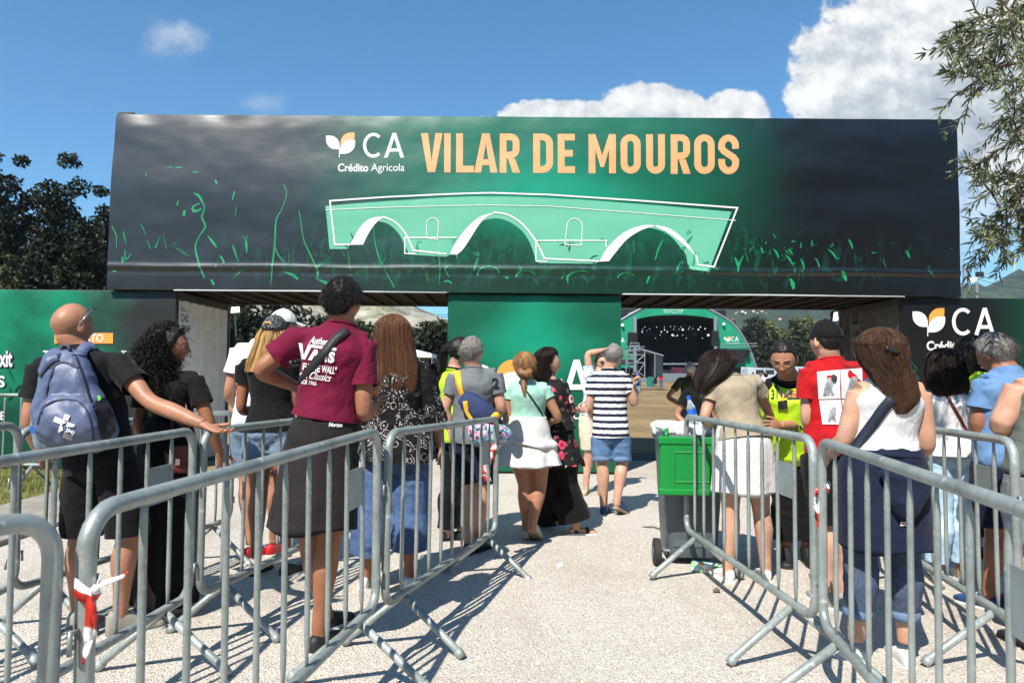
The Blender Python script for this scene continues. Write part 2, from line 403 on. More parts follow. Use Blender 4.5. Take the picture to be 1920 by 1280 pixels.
def mat_gravel():
    m_ = M('gravel', (.5, .5, .5), .95, spec=.15); g = NG(m_.node_tree); b = g.n['Principled BSDF']; co = g.obj()
    wob = g.vm('ADD', co, g.vm('SCALE', g.noise(co, 9, 2, out='Color'), None)) if False else co
    v1 = g.vor(wob, 105); c1 = g.vor(wob, 105, out='Color'); v2 = g.vor(wob, 160); c2 = g.vor(wob, 160, out='Color')
    big = g.noise(co, .55, 4, .6); mid = g.noise(co, 5, 4)
    k1 = g.sep(c1)[0]; k2 = g.sep(c2)[1]
    st = g.ramp(g.m('ADD', g.m('MULTIPLY', k1, .65), g.m('MULTIPLY', k2, .35)),
                [(0, rgb(150, 139, 126)), (.35, rgb(204, 195, 182)), (.7, rgb(221, 213, 202)), (1, rgb(237, 232, 223))])
    st = g.mix(g.m('MULTIPLY', g.step(big, .48, .72), .35), st, rgb(158, 138, 112))
    st = g.mix(g.m('MULTIPLY', g.step(mid, .45, .8), .25), st, rgb(205, 200, 190))
    sx, sy, sz = g.sep(co)[:3]
    dirt = g.step(g.m('ADD', g.m('SUBTRACT', sx, 2.35), g.m('MULTIPLY', g.m('SUBTRACT', mid, .5), 1.6)), -.2, .9)
    dirt = g.m('MULTIPLY', dirt, g.step(sy, 5.5, 4.0))
    tr = g.step(g.noise(g.mapping(co, (1, .22, 1)), 1.6, 4, .6), .5, .72); st = g.mix(g.m('MULTIPLY', tr, .30), st, rgb(150, 138, 122)); st = g.mix(g.m('MULTIPLY', dirt, .5), st, rgb(168, 146, 118))
    gap = g.step(v1, .30, .62); st = g.mix(g.m('MULTIPLY', gap, .35), st, rgb(128, 118, 108))
    g.put(b.inputs['Base Color'], st)
    hh = g.m('ADD', g.m('MULTIPLY', g.m('SUBTRACT', 1.0, v1), 1.0), g.m('ADD', g.m('MULTIPLY', g.m('SUBTRACT', 1.0, v2), .45), g.m('MULTIPLY', k1, .5)))
    hh = g.m('ADD', hh, g.m('MULTIPLY', mid, 1.2))
    bn = g.add('ShaderNodeBump'); bn.inputs['Strength'].default_value = .8; bn.inputs['Distance'].default_value = .009
    g.put(bn.inputs['Height'], hh); g.put(b.inputs['Normal'], bn.outputs[0]); return m_
m_gravel = mat_gravel()
def gz(X, Y): return .012*fbm(np.c_[X.ravel()*1.3, Y.ravel()*1.3, 0*X.ravel()], 2).reshape(X.shape)*np.clip((Y+3)/4, 0, 1)+.010
tag(sheet('gravel', np.linspace(-4.09, 9.5, 190), np.linspace(-5, 11.9, 230), m_gravel, .004, gz), 'pale crushed gravel between the steel barriers')
def pebbles(n):
    D = np.array([(0, 0, 1), (0, 0, -.6), (1, 0, 0), (-1, 0, 0), (0, 1, 0), (0, -1, 0)], float); Fp = [(0, 2, 4), (0, 4, 3), (0, 3, 5), (0, 5, 2), (1, 4, 2), (1, 3, 4), (1, 5, 3), (1, 2, 5)]
    y = .9+6.5*rng.random(n)**1.5; x = (rng.random(n)-.5)*(1.9*y+1.2)+.15*y; s = (.0035+.0055*rng.random(n)**2.2)[:, None, None]; V = D[None]*s*(.65+.7*rng.random((n, 6, 3))); a = rng.random(n)*6.28; c, q_ = np.cos(a)[:, None], np.sin(a)[:, None]
    V = np.stack([V[..., 0]*c-V[..., 1]*q_, V[..., 0]*q_+V[..., 1]*c, V[..., 2]*.8], -1); z = gz(x, y)+.004; V = V+np.stack([x, y, z], -1)[:, None]; F = (np.arange(n)[:, None, None]*6+np.array(Fp)[None]).reshape(-1, 3); return V.reshape(-1, 3), F.tolist()
m_peb = M('pebble_stone', rgb(188, 180, 168), .95, spec=.15); g_ = NG(m_peb.node_tree); gi_ = g_.add('ShaderNodeNewGeometry'); g_.put(g_.n['Principled BSDF'].inputs['Base Color'], g_.ramp(gi_.outputs['Random Per Island'], [(0, rgb(132, 120, 104)), (.2, rgb(186, 172, 152)), (.7, rgb(208, 197, 180)), (1, rgb(230, 222, 208))]))
tag(mesh('pebbles', *pebbles(16000), m_peb, smooth=False), 'loose pebbles strewn over the gravel', kind='stuff')
m_conc = M('concrete', rgb(148, 142, 132), .9, spec=.2, var=.22, vscale=3, bump=.3, bscale=40)
mb = MB(); mb.box((-5.2, -3, -.05), (-4.1, 10.0, .055)); o = mb.obj('path', m_conc); tag(bevel(o, .01), 'concrete strip path beside the grass', kind='structure')
m_grassb = M('grass_soil', rgb(84, 92, 48), .95, spec=.1, var=.3, vscale=5, bump=.6, bscale=30, col2=rgb(120, 112, 70))
tag(sheet('lawn', np.linspace(-16, -5.21, 10), np.linspace(0, 10.1, 10), m_grassb, .03), 'short grass in front of the left wall', kind='structure')
m_blade = M('grass_blade', rgb(96, 118, 46), .7, spec=.2, var=.45, vscale=9, col2=rgb(150, 140, 84))
n = 9000; bx = -5.22-5.2*rng.random(n); by = 6.0+4.1*rng.random(n); hh = .03+.07*rng.random(n); an = rng.random(n)*6.28; ln = rng.normal(size=(n, 2))*.03
B = np.c_[bx, by, np.full(n, .025)]; wv = np.c_[np.cos(an), np.sin(an), 0*an]*.006; T = B+np.c_[ln, hh]
V = np.stack([B-wv, B+wv, T], 1).reshape(-1, 3)
tag(mesh('grass', V, np.arange(3*n).reshape(-1, 3).tolist(), m_blade, smooth=False), 'green grass blades beside the concrete path', kind='stuff')
m_dark_ground = M('dark_ground', rgb(88, 82, 76), .95, spec=.15, var=.25, vscale=6, bump=.5, bscale=90)  # darker tone for the strip of ground under the gate
tag(sheet('threshold_ground', np.linspace(-4.9, 5.7, 12), np.linspace(11.9, 13.2, 4), m_dark_ground, .006), 'dark worn ground strip under the gate', kind='structure')  # strip of ground in a darker tone under the gate

# ======================= GATE OF CONTAINERS =======================
YF = 10.2
def vinyl(name, fn, rough=.42, coat=0.0): 
    m_ = Mfn(name, fn, rough, .5); g = NG(m_.node_tree); b = g.n['Principled BSDF']; co = g.obj()
    b.inputs['Specular IOR Level'].default_value = .5; b.inputs['Coat Weight'].default_value = coat; b.inputs['Coat Roughness'].default_value = .30; b.inputs['Coat IOR'].default_value = 1.5
    bn = g.add('ShaderNodeBump'); bn.inputs['Strength'].default_value = .3; bn.inputs['Distance'].default_value = .02
    g.put(bn.inputs['Height'], g.m('ADD', g.noise(g.mapping(co, (.5, 1, 1.6)), 2.2, 4), g.m('MULTIPLY', g.noise(g.mapping(co, (6, 1, .4)), 1.2, 2), .12)))
    g.put(b.inputs['Normal'], bn.outputs[0]); return m_
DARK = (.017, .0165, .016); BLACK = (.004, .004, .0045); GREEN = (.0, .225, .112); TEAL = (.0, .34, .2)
def f_top(g, co):
    x, y, z = g.sep(co)[:3]; n1 = g.noise(g.mapping(co, (1, 1, .8)), .9, 4, .6); n2 = g.noise(co, 2.2, 5, .6)
    a = g.m('ABSOLUTE', g.m('SUBTRACT', x, .45))
    e = g.step(g.m('ADD', a, g.m('MULTIPLY', g.m('SUBTRACT', n1, .5), 1.1)), 4.0, 1.2)
    v = g.step(g.m('ADD', z, g.m('MULTIPLY', g.m('SUBTRACT', n2, .5), .8)), 2.75, 3.95)
    hot = g.step(g.m('ADD', g.m('MULTIPLY', a, .45), g.m('MULTIPLY', g.m('ABSOLUTE', g.m('SUBTRACT', z, 4.0)), .9)), 1.0, .05)
    gr = g.mix(hot, (.0, .115, .056), (.0, .26, .15))
    gr = g.mix(g.m('MULTIPLY', g.step(n2, .5, .75), .35), gr, (.0, .085, .045))
    ar = g.noise(g.mapping(co, (7.5, 1, 2.6)), 1.0, 4, .62, dist=.8); ar2 = g.noise(g.mapping(co, (15, 1, 6)), 1.0, 3, .6, dist=.6); band = g.m('MULTIPLY', g.step(z, 2.55, 2.95), g.step(g.m('ADD', z, g.m('MULTIPLY', g.m('SUBTRACT', n2, .5), .7)), 3.75, 3.1))
    arms = g.m('MULTIPLY', g.m('MULTIPLY', g.m('MAXIMUM', g.m('MULTIPLY', g.step(ar, .56, .60), .6), g.step(ar2, .62, .66)), band), g.step(a, 6.3, 2.2))
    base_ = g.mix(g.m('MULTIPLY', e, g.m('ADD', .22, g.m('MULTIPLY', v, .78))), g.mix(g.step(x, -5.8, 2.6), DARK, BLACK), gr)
    sil = g.m('MULTIPLY', g.m('MULTIPLY', g.step(ar, .50, .46), band), g.m('MULTIPLY', e, .55)); base_ = g.mix(sil, base_, (.0, .022, .012))
    return g.mix(g.m('MULTIPLY', arms, .75), base_, (.0, .11, .06))
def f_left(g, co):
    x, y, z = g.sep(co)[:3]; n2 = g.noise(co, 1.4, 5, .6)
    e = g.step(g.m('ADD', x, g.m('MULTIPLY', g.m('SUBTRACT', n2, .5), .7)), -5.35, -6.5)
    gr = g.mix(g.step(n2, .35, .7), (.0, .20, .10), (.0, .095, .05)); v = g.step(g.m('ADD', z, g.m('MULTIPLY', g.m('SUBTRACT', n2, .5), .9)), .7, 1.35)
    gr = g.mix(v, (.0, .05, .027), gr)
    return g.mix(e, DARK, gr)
def f_right(g, co):
    x, y, z = g.sep(co)[:3]; return g.mix(g.step(x, 6.7, 8.3), (.003, .003, .0035), (.0, .075, .032))
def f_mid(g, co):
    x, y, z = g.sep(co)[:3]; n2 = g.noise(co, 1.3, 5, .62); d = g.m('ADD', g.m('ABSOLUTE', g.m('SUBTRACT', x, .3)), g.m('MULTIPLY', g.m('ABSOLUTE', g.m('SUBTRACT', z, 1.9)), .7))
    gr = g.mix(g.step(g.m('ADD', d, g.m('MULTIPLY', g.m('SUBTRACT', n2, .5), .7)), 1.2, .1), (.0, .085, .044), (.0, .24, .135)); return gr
m_steel_dark = M('container_paint', rgb(52, 52, 54), .55, var=.3, vscale=3, bump=.15, bscale=12)
m_white_corr = M('white_container_paint', rgb(228, 226, 220), .6, var=.08, vscale=4, bump=.1, bscale=30)
m_brown_corr = M('brown_container_paint', rgb(92, 84, 76), .65, var=.25, vscale=4, bump=.1, bscale=30)
def f_planks(g, co):
    x, y, z = g.sep(co)[:3]; k = g.m('FRACT', g.m('MULTIPLY', y, 6.2)); n1 = g.noise(g.mapping(co, (1.5, 9, 1)), 3, 4)
    c = g.mix(n1, rgb(22, 13, 9), rgb(38, 23, 15)); return g.mix(g.step(k, .93, .97), c, (.01, .008, .006))
m_planks = Mfn('floor_planks', f_planks, .8)
m_iron = M('rusty_beam', rgb(46, 26, 18), .8, var=.4, vscale=8)
def wrap(name, x0, x1, z0, z1, m_, parent, Y=YF, nx=60, nz=24, amp=.012, seams=(), top_scallop=0.0, surf=None):
    xs = np.linspace(x0, x1, nx); zs = np.linspace(z0, z1, nz); X, Z = np.meshgrid(xs, zs); P = np.c_[X.ravel()*.9, Z.ravel()*2.2, 0*X.ravel()]
    D = amp*(.5+.5*np.clip(fbm(P, 3), -1, 1)); e = np.minimum((X.ravel()-x0), (x1-X.ravel())); ez = np.minimum(Z.ravel()-z0, z1-Z.ravel())
    D = D*np.clip(ez/.5, .35, 1)
    for zz, h in seams: D = D+h*np.exp(-((Z.ravel()-zz-.02*pnoise(np.c_[X.ravel()*.7, 0*X.ravel(), 0*X.ravel()]))/.035)**2)
    if top_scallop:
        w = np.clip((Z.ravel()-(z1-.14))/.14, 0, 1); D = D+w*top_scallop*(.5+.5*np.sin(X.ravel()*9+4*pnoise(np.c_[X.ravel(), 0*X.ravel(), 0*X.ravel()])))
        Z = Z+(w*.018*pnoise(np.c_[X.ravel()*2.2, 0*X.ravel()+3, 0*X.ravel()])).reshape(Z.shape)
    if surf is not None: D = surf(X.ravel(), Z.ravel())
    V = np.c_[X.ravel(), Y+D, Z.ravel()]; F = [(j*nx+i, j*nx+i+1, (j+1)*nx+i+1, (j+1)*nx+i) for j in range(nz-1) for i in range(nx-1)]
    # fold back round the edges
    mbx = MB(); mbx.add(V, F)
    for ed in (list(range(nx)), [(nz-1)*nx+i for i in range(nx)], [j*nx for j in range(nz)], [j*nx+nx-1 for j in range(nz)]):
        A = V[ed]; Bk = A.copy(); Bk[:, 1] = np.maximum(Y+.10, A[:, 1]+.05); m2 = len(ed)
        mbx.add(np.vstack([A, Bk]), [(i, i+1, m2+i+1, m2+i) for i in range(m2-1)])
    return mbx.obj(name, m_, parent, smooth=True)
def corr_wall(mbx, axis, fixed, a0, a1, z0, z1, sgn, pitch=.29, dep=.07):
    """corrugated wall as one folded sheet; axis: which coordinate runs along it"""
    pts = []; a = a0
    while a < a1-1e-6:
        for f, d in ((0, 0), (.25, 0), (.5, 1), (.75, 1)):
            if a+f*pitch < a1: pts.append((a+f*pitch, d))
        a += pitch
    pts.append((a1, 0)); V = []
    for z in (z0, z1):
        for p, d in pts: V.append((p, fixed-sgn*dep*d, z) if axis == 'x' else (fixed-sgn*dep*d, p, z))
    k = len(pts); mbx.add(V, [(i, i+1, k+i+1, k+i) for i in range(k-1)])
def container(root, x0, x1, y0, y1, z0, z1, side_mats, name_body='shell'):
    """steel box with corner posts, rails, corner castings and corrugated walls (front is under the vinyl)"""
    fr = MB(); t = .09
    for x in (x0, x1-t):
        for y in (y0+.05, y1-t): fr.box((x, y, z0+.12), (x+t, y+t, z1-.12))
    for z in (z0+.002, z1-.12):
        for y in (y0+.05, y1-.07): fr.box((x0+.18, y, z), (x1-.18, y+.07, z+.118))
        for x in (x0+.004, x1-.074): fr.box((x, y0+.23, z), (x+.07, y1-.18, z+.118))
        for x in (x0-.004, x1-.174):
            for y in (y0+.048, y1-.176): fr.box((x, y, z-.002), (x+.178, y+.178, z+.121))
    bevel(fr.obj('frame', m_steel_dark, root), .008)
    for nm, ax, fx, a0, a1, sg, mt in (('end_wall', 'y', x0+.02, y0+.14, y1-.09, -1, side_mats[0]), ('end_wall', 'y', x1-.02, y0+.14, y1-.09, 1, side_mats[1]), ('back_wall', 'x', y1-.02, x0+.09, x1-.09, 1, side_mats[2])):
        w = MB(); corr_wall(w, ax, fx, a0, a1, z0+.12, z1-.12, sg); w.obj(nm, mt, root)
    w = MB(); w.box((x0+.09, y0+.12, z1-.05), (x1-.09, y1-.09, z1-.02)); w.obj('roof', m_steel_dark, root)
    w = MB(); w.box((x0+.09, y0+.11, z0+.12), (x1-.09, y0+.135, z1-.12)); w.obj('front_wall', m_steel_dark, root)
top = empty('shipping_container', (.32, YF+1.2, 2.62), label='long container laid across the gate, wrapped in a banner reading VILAR DE MOUROS', cat='container', group='stacked containers of the gate')
lef = empty('shipping_container', (-7.9, YF+1.2, 0), label='left gate container with green wrap and white corrugated end wall', cat='container', group='stacked containers of the gate')
rig = empty('shipping_container', (8.7, YF+1.2, 0), label='right gate container with black wrap, CA lettering and leaf emblem', cat='container', group='stacked containers of the gate')
mid = empty('shipping_container', (.32, YF+1.2, 0), label='central pillar container with plain green wrap between the two openings', cat='container', group='stacked containers of the gate')
TX0, TX1, TZ0, TZ1 = -5.80, 6.42, 2.625, 5.2
LX1 = -4.87; RX0 = 5.64; MX0, MX1 = -.92, 1.56
def reparent(root):       # parts were built in world coordinates
    for c in root.children:
        c.matrix_parent_inverse = Matrix.Translation(-Vector(root.location))
container(top, TX0, TX1, YF, YF+2.44, TZ0, TZ1, (m_steel_dark,)*3)
container(lef, -10.95, LX1, YF, YF+2.05, 0.004, 2.6, (m_steel_dark, m_white_corr, m_white_corr))
container(rig, RX0, 11.7, YF, YF+2.05, 0.004, 2.6, (m_brown_corr, m_steel_dark, m_brown_corr))
container(mid, MX0, MX1, YF, YF+2.44, 0.004, 2.6, (m_steel_dark,)*3)
fl = MB(); fl.box((TX0+.1, YF+.12, TZ0+.05), (TX1-.1, YF+2.36, TZ0+.085)); fl.obj('floor', m_planks, top)
cm = MB()
for i in range(38):
    x = TX0+.3+i*.317; cm.box((x, YF+.13, TZ0+.004), (x+.045, YF+2.34, TZ0+.048))
cm.obj('cross_members', m_iron, top)
YB = YF-.085
def top_surf(x, z):
    """how far the slack canvas stands behind its front plane: it leans back over the top rail, most on the left, and sags in long folds"""
    sl = np.interp(x, [-6, -3, 0, 3, 7], [1.0, 1.0, .72, .35, .2]); t = np.clip((z-3.75)/1.45, 0, 1); u = 0*x
    d = .095*sl*t**1.7+.012*fbm(np.c_[x*.55, z*1.1, u], 2)+.004*fbm(np.c_[x*2.2+5, z*2.6, u], 2)
    d = d-.018*np.exp(-((z-2.93-.02*pnoise(np.c_[x*.7, u, u]))/.035)**2)+.006*np.exp(-((z-2.87)/.03)**2)
    w = np.clip((z-(TZ1-.20))/.18, 0, 1); return d+w*.014*(.5+.5*np.sin(x*8+5*pnoise(np.c_[x*.8, u, u])))*(.4+.6*np.abs(pnoise(np.c_[x*.5+9, u, u]))*2)
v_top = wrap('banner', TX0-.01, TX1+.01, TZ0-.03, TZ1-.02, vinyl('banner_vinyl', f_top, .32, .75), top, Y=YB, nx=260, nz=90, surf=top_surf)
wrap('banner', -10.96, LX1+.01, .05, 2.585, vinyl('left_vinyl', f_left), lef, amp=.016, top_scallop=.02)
wrap('banner', RX0-.01, 11.72, .05, 2.585, vinyl('right_vinyl', f_right), rig, amp=.01, top_scallop=.012)
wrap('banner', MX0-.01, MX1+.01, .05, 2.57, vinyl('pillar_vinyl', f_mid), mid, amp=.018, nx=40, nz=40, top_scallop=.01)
for xa in (TX0-.02, TX1-.20): b = MB(); b.box((xa, YF+.06, TZ1-.03), (xa+.22, YF+.28, TZ1+.035)); bevel(b.obj('corner_casting', m_steel_dark, top), .01)
m_hem = M('banner_hem', rgb(190, 192, 190), .5)
for xa, xb in ((LX1+.02, MX0-.02), (MX1+.02, RX0-.02)): b = MB(); b.tube([(xa, YF-.080, TZ0-.034), ((xa+xb)/2, YF-.086, TZ0-.030), (xb, YF-.080, TZ0-.034)], .011, 8); b.obj('hem', m_hem, top, smooth=True)
# ---- print on the banner ----
m_white = M('white_print', rgb(216, 216, 214), .5); m_orange = M('orange_print', rgb(236, 156, 104), .5); m_mint = M('mint_print', rgb(96, 172, 142), .5)
m_orange2 = M('deep_orange_print', rgb(240, 150, 62), .5); m_splash = M('green_print', rgb(16, 150, 92), .5, var=.3, vscale=3, col2=rgb(20, 118, 78)); m_splash_d = M('dark_green_print', rgb(12, 92, 58), .5, var=.4, vscale=2, col2=rgb(8, 60, 40))
m_violet = M('violet_print', rgb(60, 20, 80), .5)
def leaf(P, x0, y0, x1, y1, corner, layer, mi):
    """rectangle with two opposite corners rounded off; 'a' = sharp top-left and bottom-right, 'b' = sharp top-right and bottom-left"""
    w, h = x1-x0, y1-y0; k = .72; rx, ry = w*k, h*k
    if corner == 'a': pts = [(x0, y0)]+arc(x1-rx, y0+ry, rx, ry, -90, 0, 10)+[(x1, y1)]+arc(x0+rx, y1-ry, rx, ry, 90, 180, 10)
    else: pts = arc(x0+rx, y0+ry, rx, ry, 180, 270, 10)+[(x1, y0)]+arc(x1-rx, y1-ry, rx, ry, 0, 90, 10)+[(x0, y1)]
    P.add(poly2(pts), layer, mi)
def emblem(P, x0, y0, s, flip=False):
    """sprouting leaves; s = height of the whole mark"""
    q = s/110.0; f = lambda a, b, c, d, co, l, m_: leaf(P, x0+a*q, y0+b*q, x0+c*q, y0+d*q, co, l, m_)
    f(0, 13, 60, 74, 'a', 1, 0); f(64, 0, 125, 60, 'b', 1, 1); f(62, 33, 128, 95, 'b', 2, 0)
    P.add(poly2([(x0+58*q, y0+74*q), (x0+61.5*q, y0+74*q), (x0+61.5*q, y0+110*q), (x0+58*q, y0+110*q)]), 2, 0)
def CA(P, x0, y0, x1, y1, t, layer=1, mi=0):
    h = y1-y0; w = x1-x0; wc = w*.45
    P.add(stroke2(arc(x0+wc*.56, (y0+y1)/2, wc*.56-t/2, h/2-t/2, -48, -312, 26), t), layer, mi)
    ax0, ax1 = x0+w*.515, x1; am = (ax0+ax1)/2; tt = t*1.0
    P.add(poly2([(ax0, y1), (am-tt*.55, y0), (am, y0), (am, y0+tt*1.7), (ax0+tt*1.12, y1)]), layer, mi)
    P.add(poly2([(ax1, y1), (am+tt*.55, y0), (am, y0), (am, y0+tt*1.7), (ax1-tt*1.12, y1)]), layer, mi)
    yb = y0+h*.63; sl = (am-(ax0+tt*1.12))/(h-tt*1.7)
    xi = lambda y: ax0+tt*1.12+(y1-y)*sl
    P.add(poly2([(xi(yb+t), yb+t), (2*am-xi(yb+t), yb+t), (2*am-xi(yb), yb), (xi(yb), yb)]), layer, mi)
def big(P, ch, x0, y0, x1, y1, t, mi=0, layer=1):
    w, h = x1-x0, y1-y0; X = lambda u: x0+u*w; Y = lambda v: y1-v*h; U = t/w; Vv = t/h
    pl = lambda *pts: P.add(poly2([(X(a), Y(b)) for a, b in pts]), layer, mi)
    st = lambda pts, closed=False: P.add(stroke2(pts, t, closed), layer, mi)
    a, b, c, d = x0+t/2, y0+t/2, x1-t/2, y1-t/2; r = min((c-a)*.5, h*.2)
    if ch == 'V': pl((0, 1), (1.05*U, 1), (.5, .27), (.5, 0), (.5-.55*U, 0)); pl((1, 1), (1-1.05*U, 1), (.5, .27), (.5, 0), (.5+.55*U, 0))
    elif ch == 'I': pl((0, 0), (1, 0), (1, 1), (0, 1))
    elif ch == 'L': pl((0, 0), (1, 0), (1, Vv), (U, Vv), (U, 1), (0, 1))
    elif ch == 'E':
        pl((0, 0), (1, 0), (1, Vv), (U, Vv), (U, .5-Vv/2), (.88, .5-Vv/2), (.88, .5+Vv/2), (U, .5+Vv/2), (U, 1-Vv), (1, 1-Vv), (1, 1), (0, 1))
    elif ch == 'A':
        pl((0, 0), (.5-.55*U, 1), (.5, 1), (.5, .76), (1.02*U, 0)); pl((1, 0), (.5+.55*U, 1), (.5, 1), (.5, .76), (1-1.02*U, 0))
        s = (.5-1.02*U)/.76; pl((1.02*U+s*.19, .19), (1-1.02*U-s*.19, .19), (1-1.02*U-s*.34, .34), (1.02*U+s*.34, .34))
    elif ch == 'M':
        pl((0, 0), (U, 0), (U, 1), (0, 1)); pl((1-U, 0), (1, 0), (1, 1), (1-U, 1)); pl((U, 1), (U, .62), (.5-.25*U, .16), (.5, .16), (.5, .45)); pl((1-U, 1), (1-U, .62), (.5+.25*U, .16), (.5, .16), (.5, .45))
    elif ch == 'O': st(arc(c-r, b+r, r, r, -90, 0, 7)+arc(c-r, d-r, r, r, 0, 90, 7)+arc(a+r, d-r, r, r, 90, 180, 7)+arc(a+r, b+r, r, r, 180, 270, 7), True)
    elif ch == 'D': r = r*1.1; st([(a, b)]+arc(c-r, b+r, r, r, -90, 0, 7)+arc(c-r, d-r, r, r, 0, 90, 7)+[(a, d)], True)
    elif ch == 'U': st([(a, y0)]+arc(a+r, d-r, r, r, 180, 90, 7)+arc(c-r, d-r, r, r, 90, 0, 7)+[(c, y0)])
    elif ch == 'R':
        pl((0, 0), (U, 0), (U, 1), (0, 1)); m1 = y0+h*.55
        st([(x0+t, b)]+arc(c-r*.9, b+r*.9, r*.9, r*.9, -90, 0, 7)+arc(c-r*.9, m1-r*.9, r*.9, r*.9, 0, 90, 7)+[(x0+t, m1)])
        yy = (y1-(m1+t/2))/h; pl((.42, yy), (.42+U, yy), (1.03, 0), (1.03-1.08*U, 0))
    elif ch == 'S':
        r = (c-a)*.5; m1 = (b+d)/2; q = h*.205
        st([(c, b+q*1.35)]+arc(c-r, b+q, r, q, 0, -180, 12)[1:]+[(a, b+q*1.25), (a+r*.35, m1-h*.075), (c-r*.35, m1+h*.075), (c, d-q*1.25)]+arc(c-r, d-q, r, q, 0, 180, 12)[1:]+[(a, d-q*1.45)])
P = Print(YB, top_surf)
yl = lambda x: 247.8+(x-789)*.0075
for ch, xa, xb in (('V', 788.5, 829), ('I', 832.5, 844.5), ('L', 855, 888), ('A', 889, 932.5), ('R', 937, 974), ('D', 1000, 1037), ('E', 1046, 1078), ('M', 1104, 1155), ('O', 1164, 1201.5), ('U', 1212, 1247), ('R', 1258, 1294), ('O', 1302, 1340), ('S', 1347, 1386)):
    big(P, ch, xa, yl(xa), xb, yl(xa)+74.5, 12.6)
P.obj('lettering', [m_orange], top)
P = Print(YB, top_surf); emblem(P, 609.5, 246.5, 47.5); P.obj('leaf_emblem', [m_white, m_orange], top)
P = Print(YB, top_surf); CA(P, 679.5, 247, 757, 294.5, 5.9)
P.add(text_in('Crédito', 633, 306, 690, 321.5, .022)); P.add(text_in('Agrícola', 695.5, 306, 758, 325, .0)); P.obj('lettering', [m_white], top)
# bridge emblem
q = lambda L: [(600+x/2.3415, 220+y/2.3415) for x, y in L]
P = Print(YB, top_surf)
sc3 = lambda L: [tuple(p) for p in crom(np.array(L, float), 3)]
a1 = [(122, 578), (150, 520), (190, 475), (230, 458), (265, 458), (305, 472), (345, 510), (372, 560), (392, 603)]
a2 = [(555, 612), (600, 580), (640, 530), (690, 470), (745, 446), (810, 450), (880, 492), (920, 548), (948, 625), (965, 640)]
a3 = [(1210, 643), (1270, 590), (1330, 535), (1390, 500), (1450, 486), (1530, 515), (1590, 585), (1622, 668)]
top_e = [(1705, 678), (1806, 415), (1500, 388), (1150, 362), (880, 350), (700, 348), (560, 352), (300, 368), (25, 390), (42, 578)]
P.add(poly2(q(sc3(a1)+sc3(a2)+sc3(a3)+top_e)), 1, 0)
for L in (sc3([(132, 560), (150, 525), (185, 472), (230, 442), (282, 436)])+sc3([(278, 441), (258, 454), (235, 478), (208, 520), (190, 559)]),
          sc3([(570, 602), (592, 556), (640, 490), (700, 438), (765, 418)])+sc3([(760, 423), (735, 436), (700, 470), (655, 540), (625, 583), (602, 602)]),
          sc3([(1226, 634), (1262, 572), (1330, 508), (1410, 476), (1472, 474)])+sc3([(1466, 479), (1410, 496), (1350, 534), (1302, 588), (1268, 632)]),
          sc3([(1474, 474), (1535, 488), (1602, 540), (1652, 612)])+sc3([(1642, 602), (1586, 550), (1530, 508), (1476, 481)])): P.add(poly2(q(L)), 2, 1)
for L, w, cl in (([(132, 559), (66, 559), (45, 368), (300, 350), (560, 338), (750, 332), (1000, 340), (1400, 366), (1832, 398), (1728, 657), (1658, 648), (1650, 606)], 7, False),
          ([(25, 408), (300, 396), (560, 389), (750, 386), (1000, 390), (1400, 420), (1824, 453)], 3, False),
          (sc3([(278, 437), (330, 460), (374, 508), (400, 560), (412, 585)])+[(555, 600)], 7, False),
          (sc3([(762, 417), (830, 430), (892, 472), (950, 546), (985, 620)])+[(1226, 632)], 7, False),
          ([(600, 528), (373, 528), (373, 598), (420, 600)], 5, False), ([(948, 630), (948, 541), (1256, 541), (1256, 570)], 5, False), ([(948, 632), (1000, 633)], 5, False),
          ([(470, 530), (468, 470)]+arc(495, 468, 27, 25, 180, 360, 8)+[(521, 470), (516, 538), (472, 530)], 3.5, False),
          ([(1074, 560), (1084, 480)]+arc(1118, 478, 34, 34, 180, 360, 8)+[(1152, 480), (1146, 563), (1074, 560)], 3.5, False)):
    P.add(stroke2(q(L), w/2.3415, cl), 3, 1)
P.obj('bridge_emblem', [m_mint, m_white], top)
